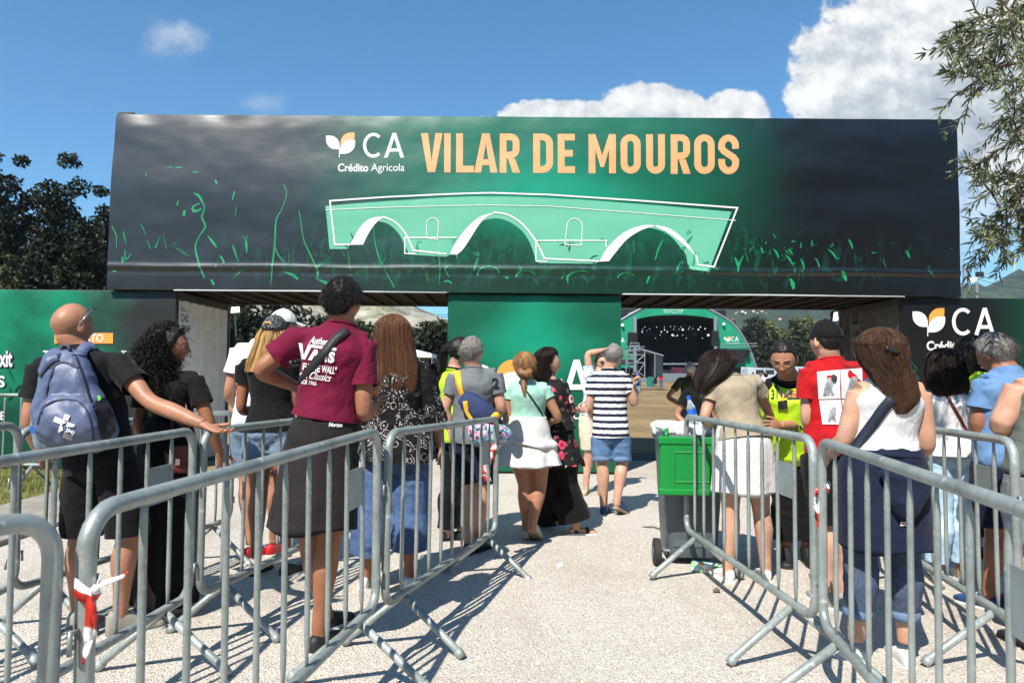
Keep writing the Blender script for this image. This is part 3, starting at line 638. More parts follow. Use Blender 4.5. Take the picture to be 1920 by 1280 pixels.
# printed festival crowd: raised arms as brush-like splashes
P = Print(YB, top_surf)
def splash(x, y, L, ang, w, bend, mi=0):
    t = np.linspace(0, 1, 9); a = R(ang)+np.cumsum(np.full(9, R(bend)/9)); X = x+np.cumsum(np.cos(a))*L/9; Y = y-np.cumsum(np.sin(a))*L/9
    ww = w*(.35+np.sin(t*np.pi)**.7*(.6+.5*rng.random(9))); P.add(stroke2(np.c_[X, Y], ww), splash.k, mi); splash.k = 1.1+rng.random()*.7
splash.k = 1
r180 = lambda L: [(180+x/2.8235, 180+y/2.8235) for x, y in L]
for L, w in (([(575, 965), (545, 885), (525, 800), (545, 745), (578, 690), (560, 640), (575, 590), (545, 530), (515, 515)], [7, 10, 8, 5, 9, 12, 7, 13, 3]),
             ([(925, 1000), (935, 900), (948, 780), (955, 660), (985, 600), (1010, 520), (995, 470)], [3, 8, 10, 7, 4, 4, 5]),
             ([(1175, 930), (1140, 850), (1100, 760), (1085, 660), (1075, 605)], [4, 8, 6, 6, 4]), ([(1580, 1015), (1540, 940), (1500, 860), (1475, 760), (1470, 690)], [6, 5, 7, 4, 4]),
             ([(640, 800), (615, 770), (592, 740)], [8, 12, 3]), ([(110, 810), (108, 740), (85, 690)], [3, 6, 6]), ([(160, 780), (150, 740), (145, 715)], [3, 6, 3]),
             ([(265, 740), (250, 700), (235, 678)], [2, 4, 2]), ([(315, 805), (328, 770), (345, 740)], [8, 4, 2]), ([(290, 808), (270, 765)], [5, 3]), ([(680, 885), (660, 845)], [12, 9]), ([(755, 880), (735, 820), (725, 790)], [3, 12, 9]),
             ([(1005, 890), (965, 840), (950, 800)], [3, 9, 5]), ([(1070, 970), (1035, 945), (990, 930)], [13, 11, 3]), ([(1240, 1003), (1210, 985), (1160, 965)], [20, 14, 2]),
             ([(625, 1000), (610, 970)], [14, 8]), ([(1815, 1000), (1822, 920), (1815, 850)], [3, 6, 5]), ([(1868, 955), (1848, 915), (1880, 895)], [4, 10, 2]),
             ([(560, 600), (520, 610), (515, 585), (550, 570)], [10, 16, 10, 6]), ([(430, 580), (436, 555)], [10, 8]), ([(465, 635), (470, 605)], [16, 12]), ([(640, 465), (630, 445)], [10, 10]), ([(540, 405), (512, 402)], [5, 5]), ([(450, 377), (415, 377)], [8, 5]), ([(400, 377), (372, 377)], [5, 4]), ([(265, 425), (262, 405)], [5, 5]), ([(145, 885), (140, 850)], [14, 10]), ([(190, 835), (158, 865), (155, 815)], [5, 9, 6]), ([(108, 930), (85, 925)], [9, 4]), ([(735, 505), (722, 550)], [9, 5]), ([(745, 590), (735, 640)], [4, 3])):
    P.add(stroke2(crom(r180(L), 4), crom(np.c_[w, w], 4)[:, 0]/2.8235), splash.k, 0); splash.k = 1.1+rng.random()*.7
r6 = lambda x, y: (600+x/2.3415, 220+y/2.3415)
def hand_up(x, y, s, mi=0):
    a = 90+rng.normal()*24; L = s*(.8+.7*rng.random()); splash(x, y, L, a, s*.16, rng.normal()*22, mi); ex, ey = x+L*math.cos(R(a)), y-L*math.sin(R(a))
    for k in range(4):
        if rng.random() < .75: splash(ex+(k-1.5)*s*.07, ey, s*(.22+.2*rng.random()), a+(1.5-k)*16+rng.normal()*6, s*.07, rng.normal()*15, mi)
    if rng.random() < .6: splash(ex-s*.10, ey+s*.12, s*.25, a+48, s*.07, -20, mi)
for _ in range(24): hand_up(655+720*rng.random(), 470+70*rng.random(), 12+15*rng.random(), 0 if rng.random() < .25 else 1)
for _ in range(8): hand_up(225+420*rng.random(), 470+60*rng.random(), 12+14*rng.random(), 0 if rng.random() < .3 else 1)
for _ in range(14): hand_up(1400+380*rng.random()**1.3, 470+55*rng.random(), 9+12*rng.random(), 1 if rng.random() < .75 else 0)
for _ in range(26):                      # hands and arms in the middle, under the bridge
    x, y = 640+760*rng.random(), 440+95*rng.random()
    splash(x, y, 6+16*rng.random(), 50+90*rng.random(), 1.0+2.2*rng.random(), rng.normal()*80, 1 if rng.random() < .6 else 0)
for L in (arc(740, 690, 48, 38, 170, 350, 12), arc(905, 705, 45, 32, 185, 330, 12), arc(1145, 715, 62, 40, 180, 300, 12), arc(1345, 712, 40, 30, 190, 320, 10)):
    P.add(stroke2([r6(*p) for p in L], 1+2.6*rng.random(len(L))), splash.k, 0); splash.k = 1.1+rng.random()*.7
for x, y, h in ((1434, 735, 40), (1700, 700, 60), (1830, 690, 90), (1470, 640, 110), (1560, 700, 70)):
    x, y = r6(x, y); splash(x, y, h/2.3, 84, 3, -24)
for _ in range(18):                      # the right-hand, darker part
    x = 1400+390*rng.random()**1.25; y = 445+30*rng.random()+(28*rng.random() if rng.random() < .45 else 0)
    splash(x, y, 4+14*rng.random(), 60+60*rng.random(), .8+1.5*rng.random(), rng.normal()*70, 0 if rng.random() < .4 else 1)
for x, y, w in ((1384, 505, 9), (1460, 488, 6), (1487, 545, 12), (1586, 530, 11), (1507, 508, 6), (1598, 470, 6), (1536, 505, 5)): splash(x, y, 24, 75+20*rng.random(), w*.5, 45, 0)
P.obj('crowd_print', [m_splash, m_splash_d], top)
# jagged dark raised hands silhouettes inside the arches
# ---- print on the lower containers ----
P = Print(YF); emblem(P, 1711, 577.5, 52.5); P.obj('leaf_emblem', [m_white, m_orange2], rig)
P = Print(YF); CA(P, 1785, 577, 1866, 628.5, 6.6); P.add(text_in('Crédito', 1737.5, 639, 1803, 657, .03)); P.add(text_in('Agrícola', 1808, 640, 1872, 661, .0)); P.obj('lettering', [m_white], rig)
P = Print(YF)
for _ in range(26): splash(1705+120*rng.random(), 745-80*rng.random()**2, 6+22*rng.random(), 70+50*rng.random(), 1+3*rng.random(), rng.normal()*40)
P.obj('crowd_print', [m_splash_d], rig)
P = Print(YF); emblem(P, 888, 674, 75); P.obj('leaf_emblem', [m_white, m_orange2], mid)
P = Print(YF); CA(P, 994, 674, 1109, 747.5, 10.2); P.add(text_in('Crédito', 926, 762, 1019, 788, .03)); P.add(text_in('Agrícola', 1027, 763, 1118, 793, .0)); P.obj('lettering', [m_white], mid)
P = Print(YF); P.add(poly2([(102, 624), (212, 624), (212, 644), (102, 644)]), 1, 0)
P.obj('label_panel', [m_orange2], lef)
P = Print(YF); P.add(text_in('AGOSTO', 121, 626, 194, 641, .02), 2)
P.add(text_in('xit', -2, 657, 23, 688, .03), 2); P.add(text_in('S', -6, 704, 9, 726, .03), 2); P.add(text_in('LE', -10, 771, 10, 787, .02), 2)
P.add(text_in('The', 79, 657, 112, 673, .02, .25), 2); P.add(text_in('T', 226, 657, 236, 671, .01, .2), 2); P.obj('lettering', [m_white], lef)
P = Print(YF); P.add(text_in('xit', -2.5, 656, 24.5, 689.5, .06), 1); P.obj('lettering', [m_violet], lef)
P = Print(YF)
for _ in range(30): splash(230*rng.random(), 755-50*rng.random(), 8+20*rng.random(), 50+80*rng.random(), 1.2+3.5*rng.random(), rng.normal()*60)
P.obj('crowd_print', [m_splash_d], lef)
# posters and stickers on the inner walls
m_paper = M('paper', rgb(232, 230, 226), .7); m_black = M('black_ink', (.012, .012, .012), .6)
def inner_sign(parent, X, y0, y1, z0, z1, lines, paper=m_paper, nm='poster'):
    s = 1 if X < 0 else -1; b = MB(); b.box((X+min(0, s*.006), y0, z0), (X+max(0, s*.006), y1, z1)); po = b.obj(nm, paper, parent)
    tx = MB()
    for t, (u0, v0, u1, v1) in lines:
        V, F = text2(t, .02); w, h = V.max(0); yy = y0+(y1-y0)*(u0+V[:, 0]/w*(u1-u0)); 
        if s < 0: yy = y1-(yy-y0)
        tx.add(np.c_[np.full(len(V), X+s*.009), yy, z0+(z1-z0)*(v0+V[:, 1]/h*(v1-v0))], F)
    tx.obj('lettering', m_black, po); return po
inner_sign(lef, LX1-.016, YF+.20, YF+.58, 1.86, 2.32, [('CHO', (.06, .66, .7, .92)), ('VMAP', (.06, .32, .9, .58))])
inner_sign(lef, LX1-.016, YF+.20, YF+.62, 1.58, 1.84, [('PORTA 32', (.08, .25, .94, .7))])
inner_sign(rig, RX0+.016, YF+1.3, YF+1.6, 2.0, 2.3, [('GVM', (.1, .3, .9, .7))], paper=M('grey_paper', rgb(120, 116, 110), .8))
for r_ in (top, lef, rig, mid): bpy.context.view_layer.update(); reparent(r_)
# ---- floodlights ----
m_lamp = emis('lamp_glass', (1, .98, .94), 2.2); m_alu = M('aluminium', rgb(170, 174, 178), .4, .7)
def floodlight(px, py, d, yaw, label, s=.20, pole=1.0):
    c = Wp(px, py, d); r0 = empty('floodlight', c, (R(18), R(-8), R(yaw)), label, 'lamp', 'floodlights on the gate')
    b = MB(); b.box((-s/2, -.02, -s*.36), (s/2, .05, s*.36)); bevel(b.obj('housing', m_black, r0), .012)
    b = MB(); b.box((-s/2+.012, -.026, -s*.36+.012), (s/2-.012, -.021, s*.36-.012)); b.obj('lens', m_lamp, r0)
    b = MB(); b.tube([(-s/2-.01, .01, 0), (-s/2-.015, .03, -s*.5), (s/2+.015, .03, -s*.5), (s/2+.01, .01, 0)], .008, 6); b.tube([(0, .03, -s*.5), (0, .03, -pole)], .018, 8); b.obj('bracket', m_alu, r0); return r0
floodlight(440, 580, 12.45, 30, 'small lit floodlight on a pole behind the white corrugated wall', .17, .5)
floodlight(1570, 592, 12.40, 20, 'lit floodlight hanging at the right end of the gate', .24, .5)
# ======================= BARRIERS =======================
def f_galv(g, co):
    n1 = g.noise(co, 22, 4, .6); n2 = g.noise(co, 5, 3); v = g.sep(g.vor(co, 60, out='Color'))[0]
    c = g.mix(g.step(n2, .3, .7), rgb(124, 132, 129), rgb(154, 162, 158)); c = g.mix(g.m('MULTIPLY', v, .22), c, rgb(178, 186, 186))
    drip = g.noise(g.mapping(co, (1, 1, .12)), 34, 3, .6); c = g.mix(g.m('MULTIPLY', g.step(drip, .52, .7), .4), c, rgb(104, 110, 108))
    c = g.mix(g.m('MULTIPLY', g.step(g.noise(co, 9, 5, .7), .66, .74), .5), c, rgb(112, 92, 76))
    return g.mix(g.m('MULTIPLY', g.step(n1, .60, .72), .7), c, rgb(212, 214, 210))
m_galv = Mfn('galvanised_steel', f_galv, .42, .5, metal=.35, bump=.12, bscale=90)
m_galv_d = Mfn('galvanised_foot', f_galv, .5, .5, metal=.3); m_rubber = M('rubber', (.02, .02, .02), .8)
m_plate = M('galvanised_plate', rgb(150, 160, 160), .5, .35, var=.12, vscale=12, bump=.08, bscale=30)
BL, BT, BB, RT, RC = 1.90, 1.11, .29, .021, .085
def corner(cx, cz, a0): return [(cx+RC*math.cos(R(a)), 0, cz+RC*math.sin(R(a))) for a in np.linspace(a0, a0+90, 6)]
_loop = corner(BL-RC, BT-RC, 0)+corner(RC, BT-RC, 90)+corner(RC, BB+RC, 180)+corner(BL-RC, BB+RC, 270)
def build_barrier():
    root = empty('crowd_barrier')
    b = MB(); V, F = limb(_loop, RT, 14, 1, caps=False, closed=True, ref=(0, 1, 0)); b.add(V, F); fr = b.obj('frame', m_galv, root, smooth=True)
    bars = [BL*(i+1)/10 for i in range(9)]
    for i, x in enumerate(bars):
        b = MB(); z = np.array([BB+RT*.6, BB+.045, BB+.10, BT-.10, BT-.045, BT-RT*.6]); r = [.010, .010, .0105, .0105, .010, .010]
        C = np.c_[np.full(6, x), np.zeros(6), z]; La = np.tile([1., 0, 0], (6, 1)); Fo = np.tile([0, 1., 0], (6, 1)); fl = np.array([.35, .55, 1, 1, .55, .35]); wd = np.array([1.35, 1.2, 1, 1, 1.2, 1.35])
        V, F = rings(C, La, Fo, np.array(r)*wd, np.array(r)*fl, 10); b.add(V, F)
        if i == 0: pr = b.obj('bar', m_galv, root, smooth=True); pr_x = x
        else:
            c = pr.copy(); COL.objects.link(c); c.parent = root; c.location.x = x-pr_x
    b = MB(); x0, x1 = bars[7]+.009, bars[8]-.009; b.box((x0, -.003, .80), (x1, .003, .97)); pl = b.obj('plate', m_plate, root)
    for s in (0, 1):
        x = .22 if s == 0 else BL-.22; b = MB()
        for sg in (-1, 1): b.tube([(x, sg*.012, BB-.018), (x, sg*.30, .035), (x, sg*.315, .018)], .019, 10)
        ft = b.obj('foot', m_galv_d, root, smooth=True)
        b = MB()
        for sg in (-1, 1): b.tube([(x, sg*.296, .040), (x, sg*.322, .006)], .024, 10)
        b.obj('foot_cap', m_galv_d, ft, smooth=True)
    for xs, sg in ((-RT, -1), (BL+RT, 1)):
        for z in (.45, .86): b = MB(); b.tube([(xs, 0, z), (xs+sg*.022, 0, z+.006), (xs+sg*.024, 0, z-.045)], .006, 6); b.obj('hook', m_galv, root, smooth=True)
    return root
def copy_tree(o, parent=None):
    c = o.copy(); COL.objects.link(c)
    if parent is not None: c.parent = parent
    for ch in list(o.children): copy_tree(ch, c)
    return c
proto = build_barrier(); first = [True]
def zbase(px, yt, yb):
    d = .82*FPX/(yb-yt); p = Wp(px, (yt+yb)/2, d); return Vector((p.x, d, p.z-.70))
def barrier(p0, p1, label):
    p0, p1 = Vector(p0), Vector(p1); o = proto if first[0] else copy_tree(proto); first[0] = False
    v = p1-p0; o.location = p0; o.scale = (v.length/BL, 1, 1); o.rotation_euler = (0, -math.atan2(v.z, math.hypot(v.x, v.y)), math.atan2(v.y, v.x))
    tag(o, label, 'barrier', 'steel crowd barriers'); return o
# foreground rows, left to right
xA = Wp(160, 1100, 1.60).x+.016; xE = Wp(97, 1100, 1.53).x
bA = barrier((xA, 1.60, .0), zbase(708, 809, 1127), 'galvanised barrier running before the man in maroon, hazard tape knotted on its near post')
barrier((xE-.84, -.12, 0), (xE, 1.53, .0), 'nearest barrier at the bottom left corner, its rounded end beside the taped post')
bB = barrier(zbase(723, 815, 1131), zbase(929, 786, 993), 'barrier before the long-haired woman in blue cropped jeans, cloth strip tied to its far post')
barrier((-1.77, 1.70, 0), zbase(360, 809, 1111), 'barrier close behind which the bald man with the backpack and curly-haired woman stand')
barrier(zbase(377, 811, 1111), (-1.20, 5.5, .0), 'barrier with the bald man\'s hand resting on its near corner')
barrier((-2.76, 1.80, 0), zbase(35, 797, 1093), 'barrier at the left edge with its end beside the bald man\'s left elbow')
barrier((-2.57, 3.72, -.0), (-2.17, 5.55, .0), 'barrier half hidden behind the bald man\'s bare legs')
bD = barrier(zbase(1287, 781.5, 990), zbase(1527, 826, 1155), 'barrier in front of the green bin and the woman in a tan tee')
bJ = barrier(zbase(1541, 829, 1162), (1.17, 1.39, .0), 'near right barrier crossing before the woman with a navy hoodie round her waist')
barrier((2.63, 5.12, 0), zbase(1908, 831, 1165), 'barrier behind the woman in the white sleeveless top, before light blue jeans')
barrier((-7.45, 8.55, .02), (-5.43, 8.45, .02), 'small distant barrier on the grass by the green wall')
barrier((-8.9, 7.2, .02), (-6.9, 7.6, .02), 'barrier on the grass at the far left edge of the picture')
# hazard tape
def f_tape(g, co):
    x, y, z = g.sep(co)[:3]; k = g.m('FRACT', g.m('ADD', g.m('MULTIPLY', z, 7.5), g.m('MULTIPLY', x, 3.5))); return g.mix(g.step(k, .47, .53), rgb(236, 232, 228), rgb(186, 40, 26))
m_tape = Mfn('hazard_tape', f_tape, .35, .6)
def ribbon(pts, w, th=.0012, wdir=None, n=4):
    C = crom(pts, n); T = np.gradient(C, axis=0); V = []; m = len(C)
    for i in range(m):
        t = unit(T[i]); wd = np.array(wdir[min(len(wdir)-1, int(i/m*len(wdir)))] if wdir is not None else (1, 0, 0), float); wd = unit(wd-t*(wd @ t)); nn = np.cross(t, wd)*th/2
        ww = w[min(len(w)-1, i*len(w)//m)] if hasattr(w, '__len__') else w
        V += [C[i]-wd*ww/2-nn, C[i]+wd*ww/2-nn, C[i]+wd*ww/2+nn, C[i]-wd*ww/2+nn]
    F = []
    for i in range(m-1):
        for j in range(4): F.append((4*i+j, 4*i+(j+1) % 4, 4*i+4+(j+1) % 4, 4*i+4+j))
    F += [(3, 2, 1, 0), (4*m-4, 4*m-3, 4*m-2, 4*m-1)]; return np.array(V), F
def tape(c, rad, tails, label, wrapw=.032):
    b = MB(); th = np.linspace(0, 2*np.pi, 15); C = np.c_[c[0]+rad*np.cos(th), c[1]+rad*np.sin(th), c[2]+.012*np.sin(th*2)]
    b.add(*ribbon(C, wrapw, .002, [(0, 0, 1)], 1))
    for pts, w, wd in tails: b.add(*ribbon([np.array(c)+np.array(p)*np.array([.66, .66, .8]) for p in pts], [q_*.42 for q_ in w], .0012, wd))
    o = b.obj('hazard_tape', m_tape, origin=c, smooth=True); return tag(o, label, 'tape', 'red and white hazard tape on the barriers')
pA = Wp(163, 1102, 1.574)
tape(pA, .0245, [([(.02, -.03, 0), (.035, -.035, -.05), (.03, -.03, -.13), (.015, -.035, -.19)], [.03, .05, .055, .045, .02], [(1, 0, 0), (.6, .5, 0), (.9, -.3, .2)]),
                 ([(.02, -.03, .0), (.045, -.03, -.06), (.05, -.03, -.12)], [.02, .03, .016], [(1, .3, 0), (.6, .9, 0)]),
                 ([(.02, -.02, -.01), (.06, -.01, .015), (.11, .0, .03), (.135, 0, .045)], [.02, .028, .02, .01], [(0, .3, 1)])], 'red and white tape knotted round the near left barrier post')
pD = Wp(1545, 912, 3.28)
tape(pD, .0245, [([(-.02, -.02, 0), (-.06, -.03, -.02), (-.075, -.03, -.09), (-.05, -.03, -.17)], [.05, .06, .05, .03], [(1, 0, .2), (.7, .6, 0), (1, -.2, 0)]),
                 ([(-.03, -.025, -.01), (-.05, -.035, -.12), (-.052, -.03, -.22), (-.045, -.03, -.235)], [.03, .04, .045, .012], [(1, .3, 0), (.8, -.5, 0)])], 'torn red and white tape tied where two right-hand barriers meet')
m_scarf = Mfn('patterned_cloth', lambda g, co: g.mix(g.step(g.noise(co, 26, 3), .46, .54), rgb(214, 60, 44), rgb(232, 226, 220)), .8)
pB = Wp(928, 838, 5.27)
b = MB(); th = np.linspace(0, 2*np.pi, 13); b.add(*ribbon(np.c_[pB.x+.025*np.cos(th), pB.y+.025*np.sin(th), pB.z+0*th], .05, .003, [(0, 0, 1)], 1))
b.add(*ribbon([A3(pB)+np.array(p) for p in ((-.02, -.02, 0), (-.05, -.03, -.06), (-.07, -.03, -.16), (-.045, -.03, -.25))], [.06, .09, .08, .05], .003, [(1, 0, 0), (.8, .5, 0), (1, -.2, 0)]))
tag(b.obj('cloth_strip', m_scarf, origin=pB, smooth=True), 'red and white cloth strip tied to the far barrier post beside the white skirt', 'cloth')

# ======================= WHEELIE BIN =======================
m_bin = M('bin_grey', rgb(84, 94, 100), .45, var=.08, vscale=4, bump=.05, bscale=60); m_lid = M('bin_green', rgb(10, 128, 52), .42, var=.06, vscale=4, bump=.04, bscale=50)
m_bag = M('bin_bag', rgb(232, 232, 230), .5, bump=.6, bscale=14, bdist=.02)
bc = Wp(1290, 1046, 5.55); bc.z = 0; BR = empty('wheelie_bin', bc, (0, 0, R(-4)), 'grey wheelie bin with its green lid hanging open, lined with a white bag', 'bin')
# local: -y faces the camera (the hinge and wheels side)
b = MB(); secs = [((0, .0, .075), .185, .20), ((0, 0, .11), .19, .215), ((0, -.01, .5), .212, .245), ((0, -.02, .93), .232, .275), ((0, -.02, .94), .255, .295), ((0, -.02, 1.0), .258, .298)]
V, F = loft([(s[0], (1, 0, 0), (0, 1, 0), s[1], s[2]) for s in secs], 40, 1, ex=7); b.add(V, F); autosmooth(b.obj('body', m_bin, BR), 40)
b = MB(); b.box((-.145, -.225, .16), (.145, -.20, .74)); b.obj('panel', m_bin, BR) and None
b = MB(); b.tube([(-.29, -.19, .12), (.29, -.19, .12)], .013, 10); b.obj('axle', m_alu, BR, smooth=True)
for sx in (-1, 1):
    b = MB(); b.tube([(sx*.235, -.19, .105), (sx*.24, -.19, .105), (sx*.285, -.19, .105), (sx*.29, -.19, .105)], [.085, .105, .105, .085], 28); w = b.obj('wheel', m_rubber, BR); autosmooth(w, 40)
    b = MB(); b.tube([(sx*.291, -.19, .105), (sx*.296, -.19, .105)], .05, 18); b.obj('hub', m_bin, w)
b = MB()
for sx in (-1, 1): b.tube([(sx*.21, -.31, .985), (sx*.22, -.375, .985), (sx*.2, -.395, .985)], .018, 8)
b.tube([(-.23, -.40, .985), (.23, -.40, .985)], .017, 10); b.box((-.275, -.36, .965), (-.235, -.25, 1.01)); b.obj('handle', m_bin, BR, smooth=False)
# lid hanging from the hinge
b = MB(); b.box((-.27, -.455, .60), (.27, -.425, .965)); b.box((-.285, -.465, .935), (.285, -.41, .99)); b.box((-.285, -.47, .575), (.285, -.405, .62))
b.box((-.275, -.425, .61), (-.255, -.36, .94)); b.box((.255, -.425, .61), (.275, -.36, .94)); ld = bevel(b.obj('lid', m_lid, BR), .012, 3)
b = MB(); lp = [(-.17, .67), (.17, .67), (.17, .88), (-.17, .88)]
for i in range(4):
    (xa, za), (xb, zb) = lp[i], lp[(i+1) % 4]; b.tube([(xa, -.456, za), (xb, -.456, zb)], .006, 6)
b.obj('lid_rib', m_lid, ld)
for sx in (-1, 1):
    b = MB(); b.tube([(sx*.225, -.44, .97), (sx*.225, -.415, 1.03), (sx*.225, -.33, 1.0)], .017, 8); b.obj('hinge', m_lid, ld, smooth=True)
def bagdisp(V, N): return .014*fbm(V*9, 3)
V, F = union([loft([((0, -.02, .96), (1, 0, 0), (0, 1, 0), .262, .30), ((0, -.02, 1.03), (1, 0, 0), (0, 1, 0), .27, .31), ((0, -.02, 1.06), (1, 0, 0), (0, 1, 0), .24, .27)], 36, 3, ex=5),
              loft([((-.2, -.33, 1.0), (1, 0, 0), (0, 1, 0), .05, .03), ((-.24, -.34, 1.06), (1, 0, 0), (0, 1, 0), .06, .04), ((-.27, -.33, 1.095), (1, 0, 0), (0, 1, 0), .02, .02)], 16, 3)], .012, 3, bagdisp)
V[:, 2] = np.maximum(V[:, 2], .975); bgo = mesh('bin_bag', V, F, m_bag); tag(bgo, 'white plastic bag liner folded over the rim of the wheelie bin', 'bag'); bgo.location = bc; bgo.rotation_euler = (0, 0, R(-4))
# bottle on the bin
m_pet = M('clear_plastic', rgb(196, 214, 226), .12, spec=.6); m_pet.node_tree.nodes['Principled BSDF'].inputs['Transmission Weight'].default_value = .75
m_blue = M('blue_plastic', rgb(34, 96, 190), .4)
def bottle(px, py, d, h, label, ang=(0, 0, 0), grp='plastic water bottles'):
    c = Wp(px, py, d); r0 = empty('water_bottle', c, ang, label, 'bottle', grp); s = h/.22
    b = MB(); b.tube(np.array([(0, 0, 0), (0, 0, .006), (0, 0, .05), (0, 0, .07), (0, 0, .09), (0, 0, .14), (0, 0, .175), (0, 0, .2)])*s, np.array([.026, .031, .031, .028, .031, .031, .018, .013])*s, 18)
    b.obj('bottle_body', m_pet, r0, smooth=True); b = MB(); b.tube(np.array([(0, 0, .2), (0, 0, .222)])*s, .0155*s, 16); b.obj('cap', m_blue, r0)
    b = MB(); b.tube(np.array([(0, 0, .092), (0, 0, .132)])*s, .0318*s, 18, caps=False); b.obj('paper_label', m_blue, r0, smooth=True); return r0
bottle(1304, 800, 5.45, .24, 'large clear water bottle standing on the bin bag beside the tan tee', (R(4), R(-14), 0))
# litter
m_cart = Mfn('juice_carton', lambda g, co: g.ramp(g.noise(g.mapping(co, (6, 14, 14)), 2.4, 2), [(0, rgb(40, 130, 60)), (.42, rgb(150, 190, 60)), (.5, rgb(120, 190, 225)), (.58, rgb(235, 235, 230)), (.66, rgb(240, 130, 40)), (1, rgb(240, 190, 60))]), .4)
cc = Wp(1318, 1050, 5.25); b = MB(); b.box((-.095, -.036, 0), (.095, .036, .065)); b.box((.095, -.030, .004), (.12, .030, .06)); o = bevel(b.obj('juice_carton', m_cart), .006); o.location = (cc.x, cc.y-.05, .012); o.rotation_euler = (0, 0, R(-22)); tag(o, 'crumpled colourful juice carton lying by the bin wheels', 'carton')
b = MB(); b.tube([(0, 0, 0), (.1, .01, .012), (.2, -.02, .006)], .006, 6); tw = b.obj('twig', M('bark_twig', rgb(70, 58, 44), .9), smooth=True); p = Wp(1205, 985, 6.7); tw.location = (p.x, p.y, .016); tw.rotation_euler = (0, 0, R(-35)); tag(tw, 'thin dark twig lying on the gravel before the bin', 'twig')
for i, (px, py, lab) in enumerate(((1338, 1105, 'dark pebble on bare gravel below the barrier foot'), (1045, 1062, 'pale crumpled scrap of paper on the open gravel'))):
    d = 1.42*FPX/(py-704); p = Wp(px, py, d); V, F = union([limb([(0, 0, .005), (.02, .005, .014), (.04, 0, .008)], [.012, .016, .01], 10)], .004, 2, lambda V, N: .004*pnoise(V*90)); o = mesh('pebble' if i == 0 else 'paper_scrap', V, F, M('pebble_grey' if i == 0 else 'scrap_paper', rgb(96, 84, 74) if i == 0 else rgb(225, 222, 216), .8)); o.location = (p.x, p.y, .014); tag(o, lab, 'stone' if i == 0 else 'litter')
# ======================= FAR: STAGE =======================
YS = 100.0
def pxl(L, Y=YS): return [A3(Wp(x, y, Y)) for x, y in L]
m_sgreen = M('stage_green', (.0, .25, .13), .6, var=.18, vscale=.4, bump=.2, bscale=.6, bdist=.2); m_sgrey = M('stage_roof_grey', rgb(118, 126, 136), .5, var=.15, vscale=.5)
m_blk = M('stage_black', (.006, .006, .007), .8); m_truss = M('truss_grey', rgb(130, 136, 144), .5, .3); m_spot = emis('spotlight', (1, .98, .95), 1.0); m_dark = M('dark_cloth', (.016, .017, .02), .8)
def spline(L, k=8): return [tuple(p) for p in crom(np.array(L, float), k)]
SX = 1265
outer_r = [(1265, 569), (1300, 571), (1325, 579), (1373, 608), (1400, 647), (1416, 688)]
outer_l = [(2*SX-x, y) for x, y in outer_r[::-1]]
outer = spline(outer_l+outer_r[1:], 4)
inner = [(1342, 690), (1342, 598)]+spline([(1342, 598), (1305, 592), (1265, 590), (1225, 592), (1189, 599)], 6)[1:]+[(1189, 690)]
def prism(name, P, Y0, Y1, m_, parent, scale=None):
    V, F = poly2(P); n = len(P); A = np.array(pxl(P, Y0)); B = A.copy(); B[:, 1] = Y1
    mbx = MB(); mbx.add(np.vstack([A, B]), [f for f in F]+[tuple(i+n for i in f[::-1]) for f in F]+[(i, (i+1) % n, n+(i+1) % n, n+i) for i in range(n)])
    return mbx.obj(name, m_, parent)
ST = empty('concert_stage', (Wp(SX, 690, YS).x, YS, 1.0), label='large green arched concert stage with black interior and CA lettering', cat='stage')
prism('front_arch', outer+inner, YS, YS+.5, m_sgreen, ST)
b = MB(); A = np.array(pxl(outer)); cen = np.array(Wp(SX, 690, YS)); big_ = cen+(A-cen)*1.012; C1 = big_.copy(); C1[:, 1] = YS-.1; C2 = cen+(A-cen)*1.05; C2[:, 1] = YS+16; n = len(A)
b.add(np.vstack([C1, C2]), [(i, i+1, n+i+1, n+i) for i in range(n-1)]); b.obj('roof', m_sgrey, ST)
b = MB()
for i in range(n-1): b.tube([big_[i], big_[i+1]], .17, 6)
b.obj('roof_edge', m_sgrey, ST)
x0, x1 = Wp(1189, 690, YS).x, Wp(1342, 690, YS).x; zt = Wp(SX, 588, YS).z
b = MB(); b.box((x0-8, YS+15, 0), (x1+6, YS+15.2, zt+2)); b.box((x0-8, YS+.6, .6), (x1+6, YS+15, 2.35)); b.box((x0-1.6, YS+.6, 2.36), (x0-1.4, YS+14.9, zt)); b.box((x1+1.4, YS+.6, 2.36), (x1+1.6, YS+14.9, zt)); b.box((x0-1, YS+.6, zt-.4), (x1+1, YS+14.9, zt))
b.obj('interior', m_blk, ST)
b = MB()
for x in (1190, 1341): p = Wp(x, 690, YS-.3); b.box((p.x-.22, YS-.6, 2), (p.x+.22, YS-.3, Wp(x, 594, YS).z))
b.obj('side_tower', m_truss, ST)
b = MB()
for z_, y_ in ((Wp(0, 612, YS).z, YS+4), (Wp(0, 620, YS).z, YS+8)):
    for dz_ in (0, .5): b.tube([(x0+1, y_, z_+dz_), (x1-1, y_, z_+dz_)], .05, 5)
b.obj('lighting_truss', m_dark, ST)
sp = [(1205, 617), (1209, 613), (1213, 620), (1231, 613), (1240, 622), (1246, 613), (1246, 618), (1257, 612), (1263, 617), (1265, 612), (1273, 617), (1277, 613), (1280, 628), (1291, 617), (1293, 613), (1308, 617), (1310, 618), (1313, 613), (1322, 616), (1229, 634), (1287, 634), (1317, 634), (1303, 627), (1265, 630), (1238, 628), (1218, 616), (1270, 629), (1251, 622), (1299, 616), (1204, 622)]
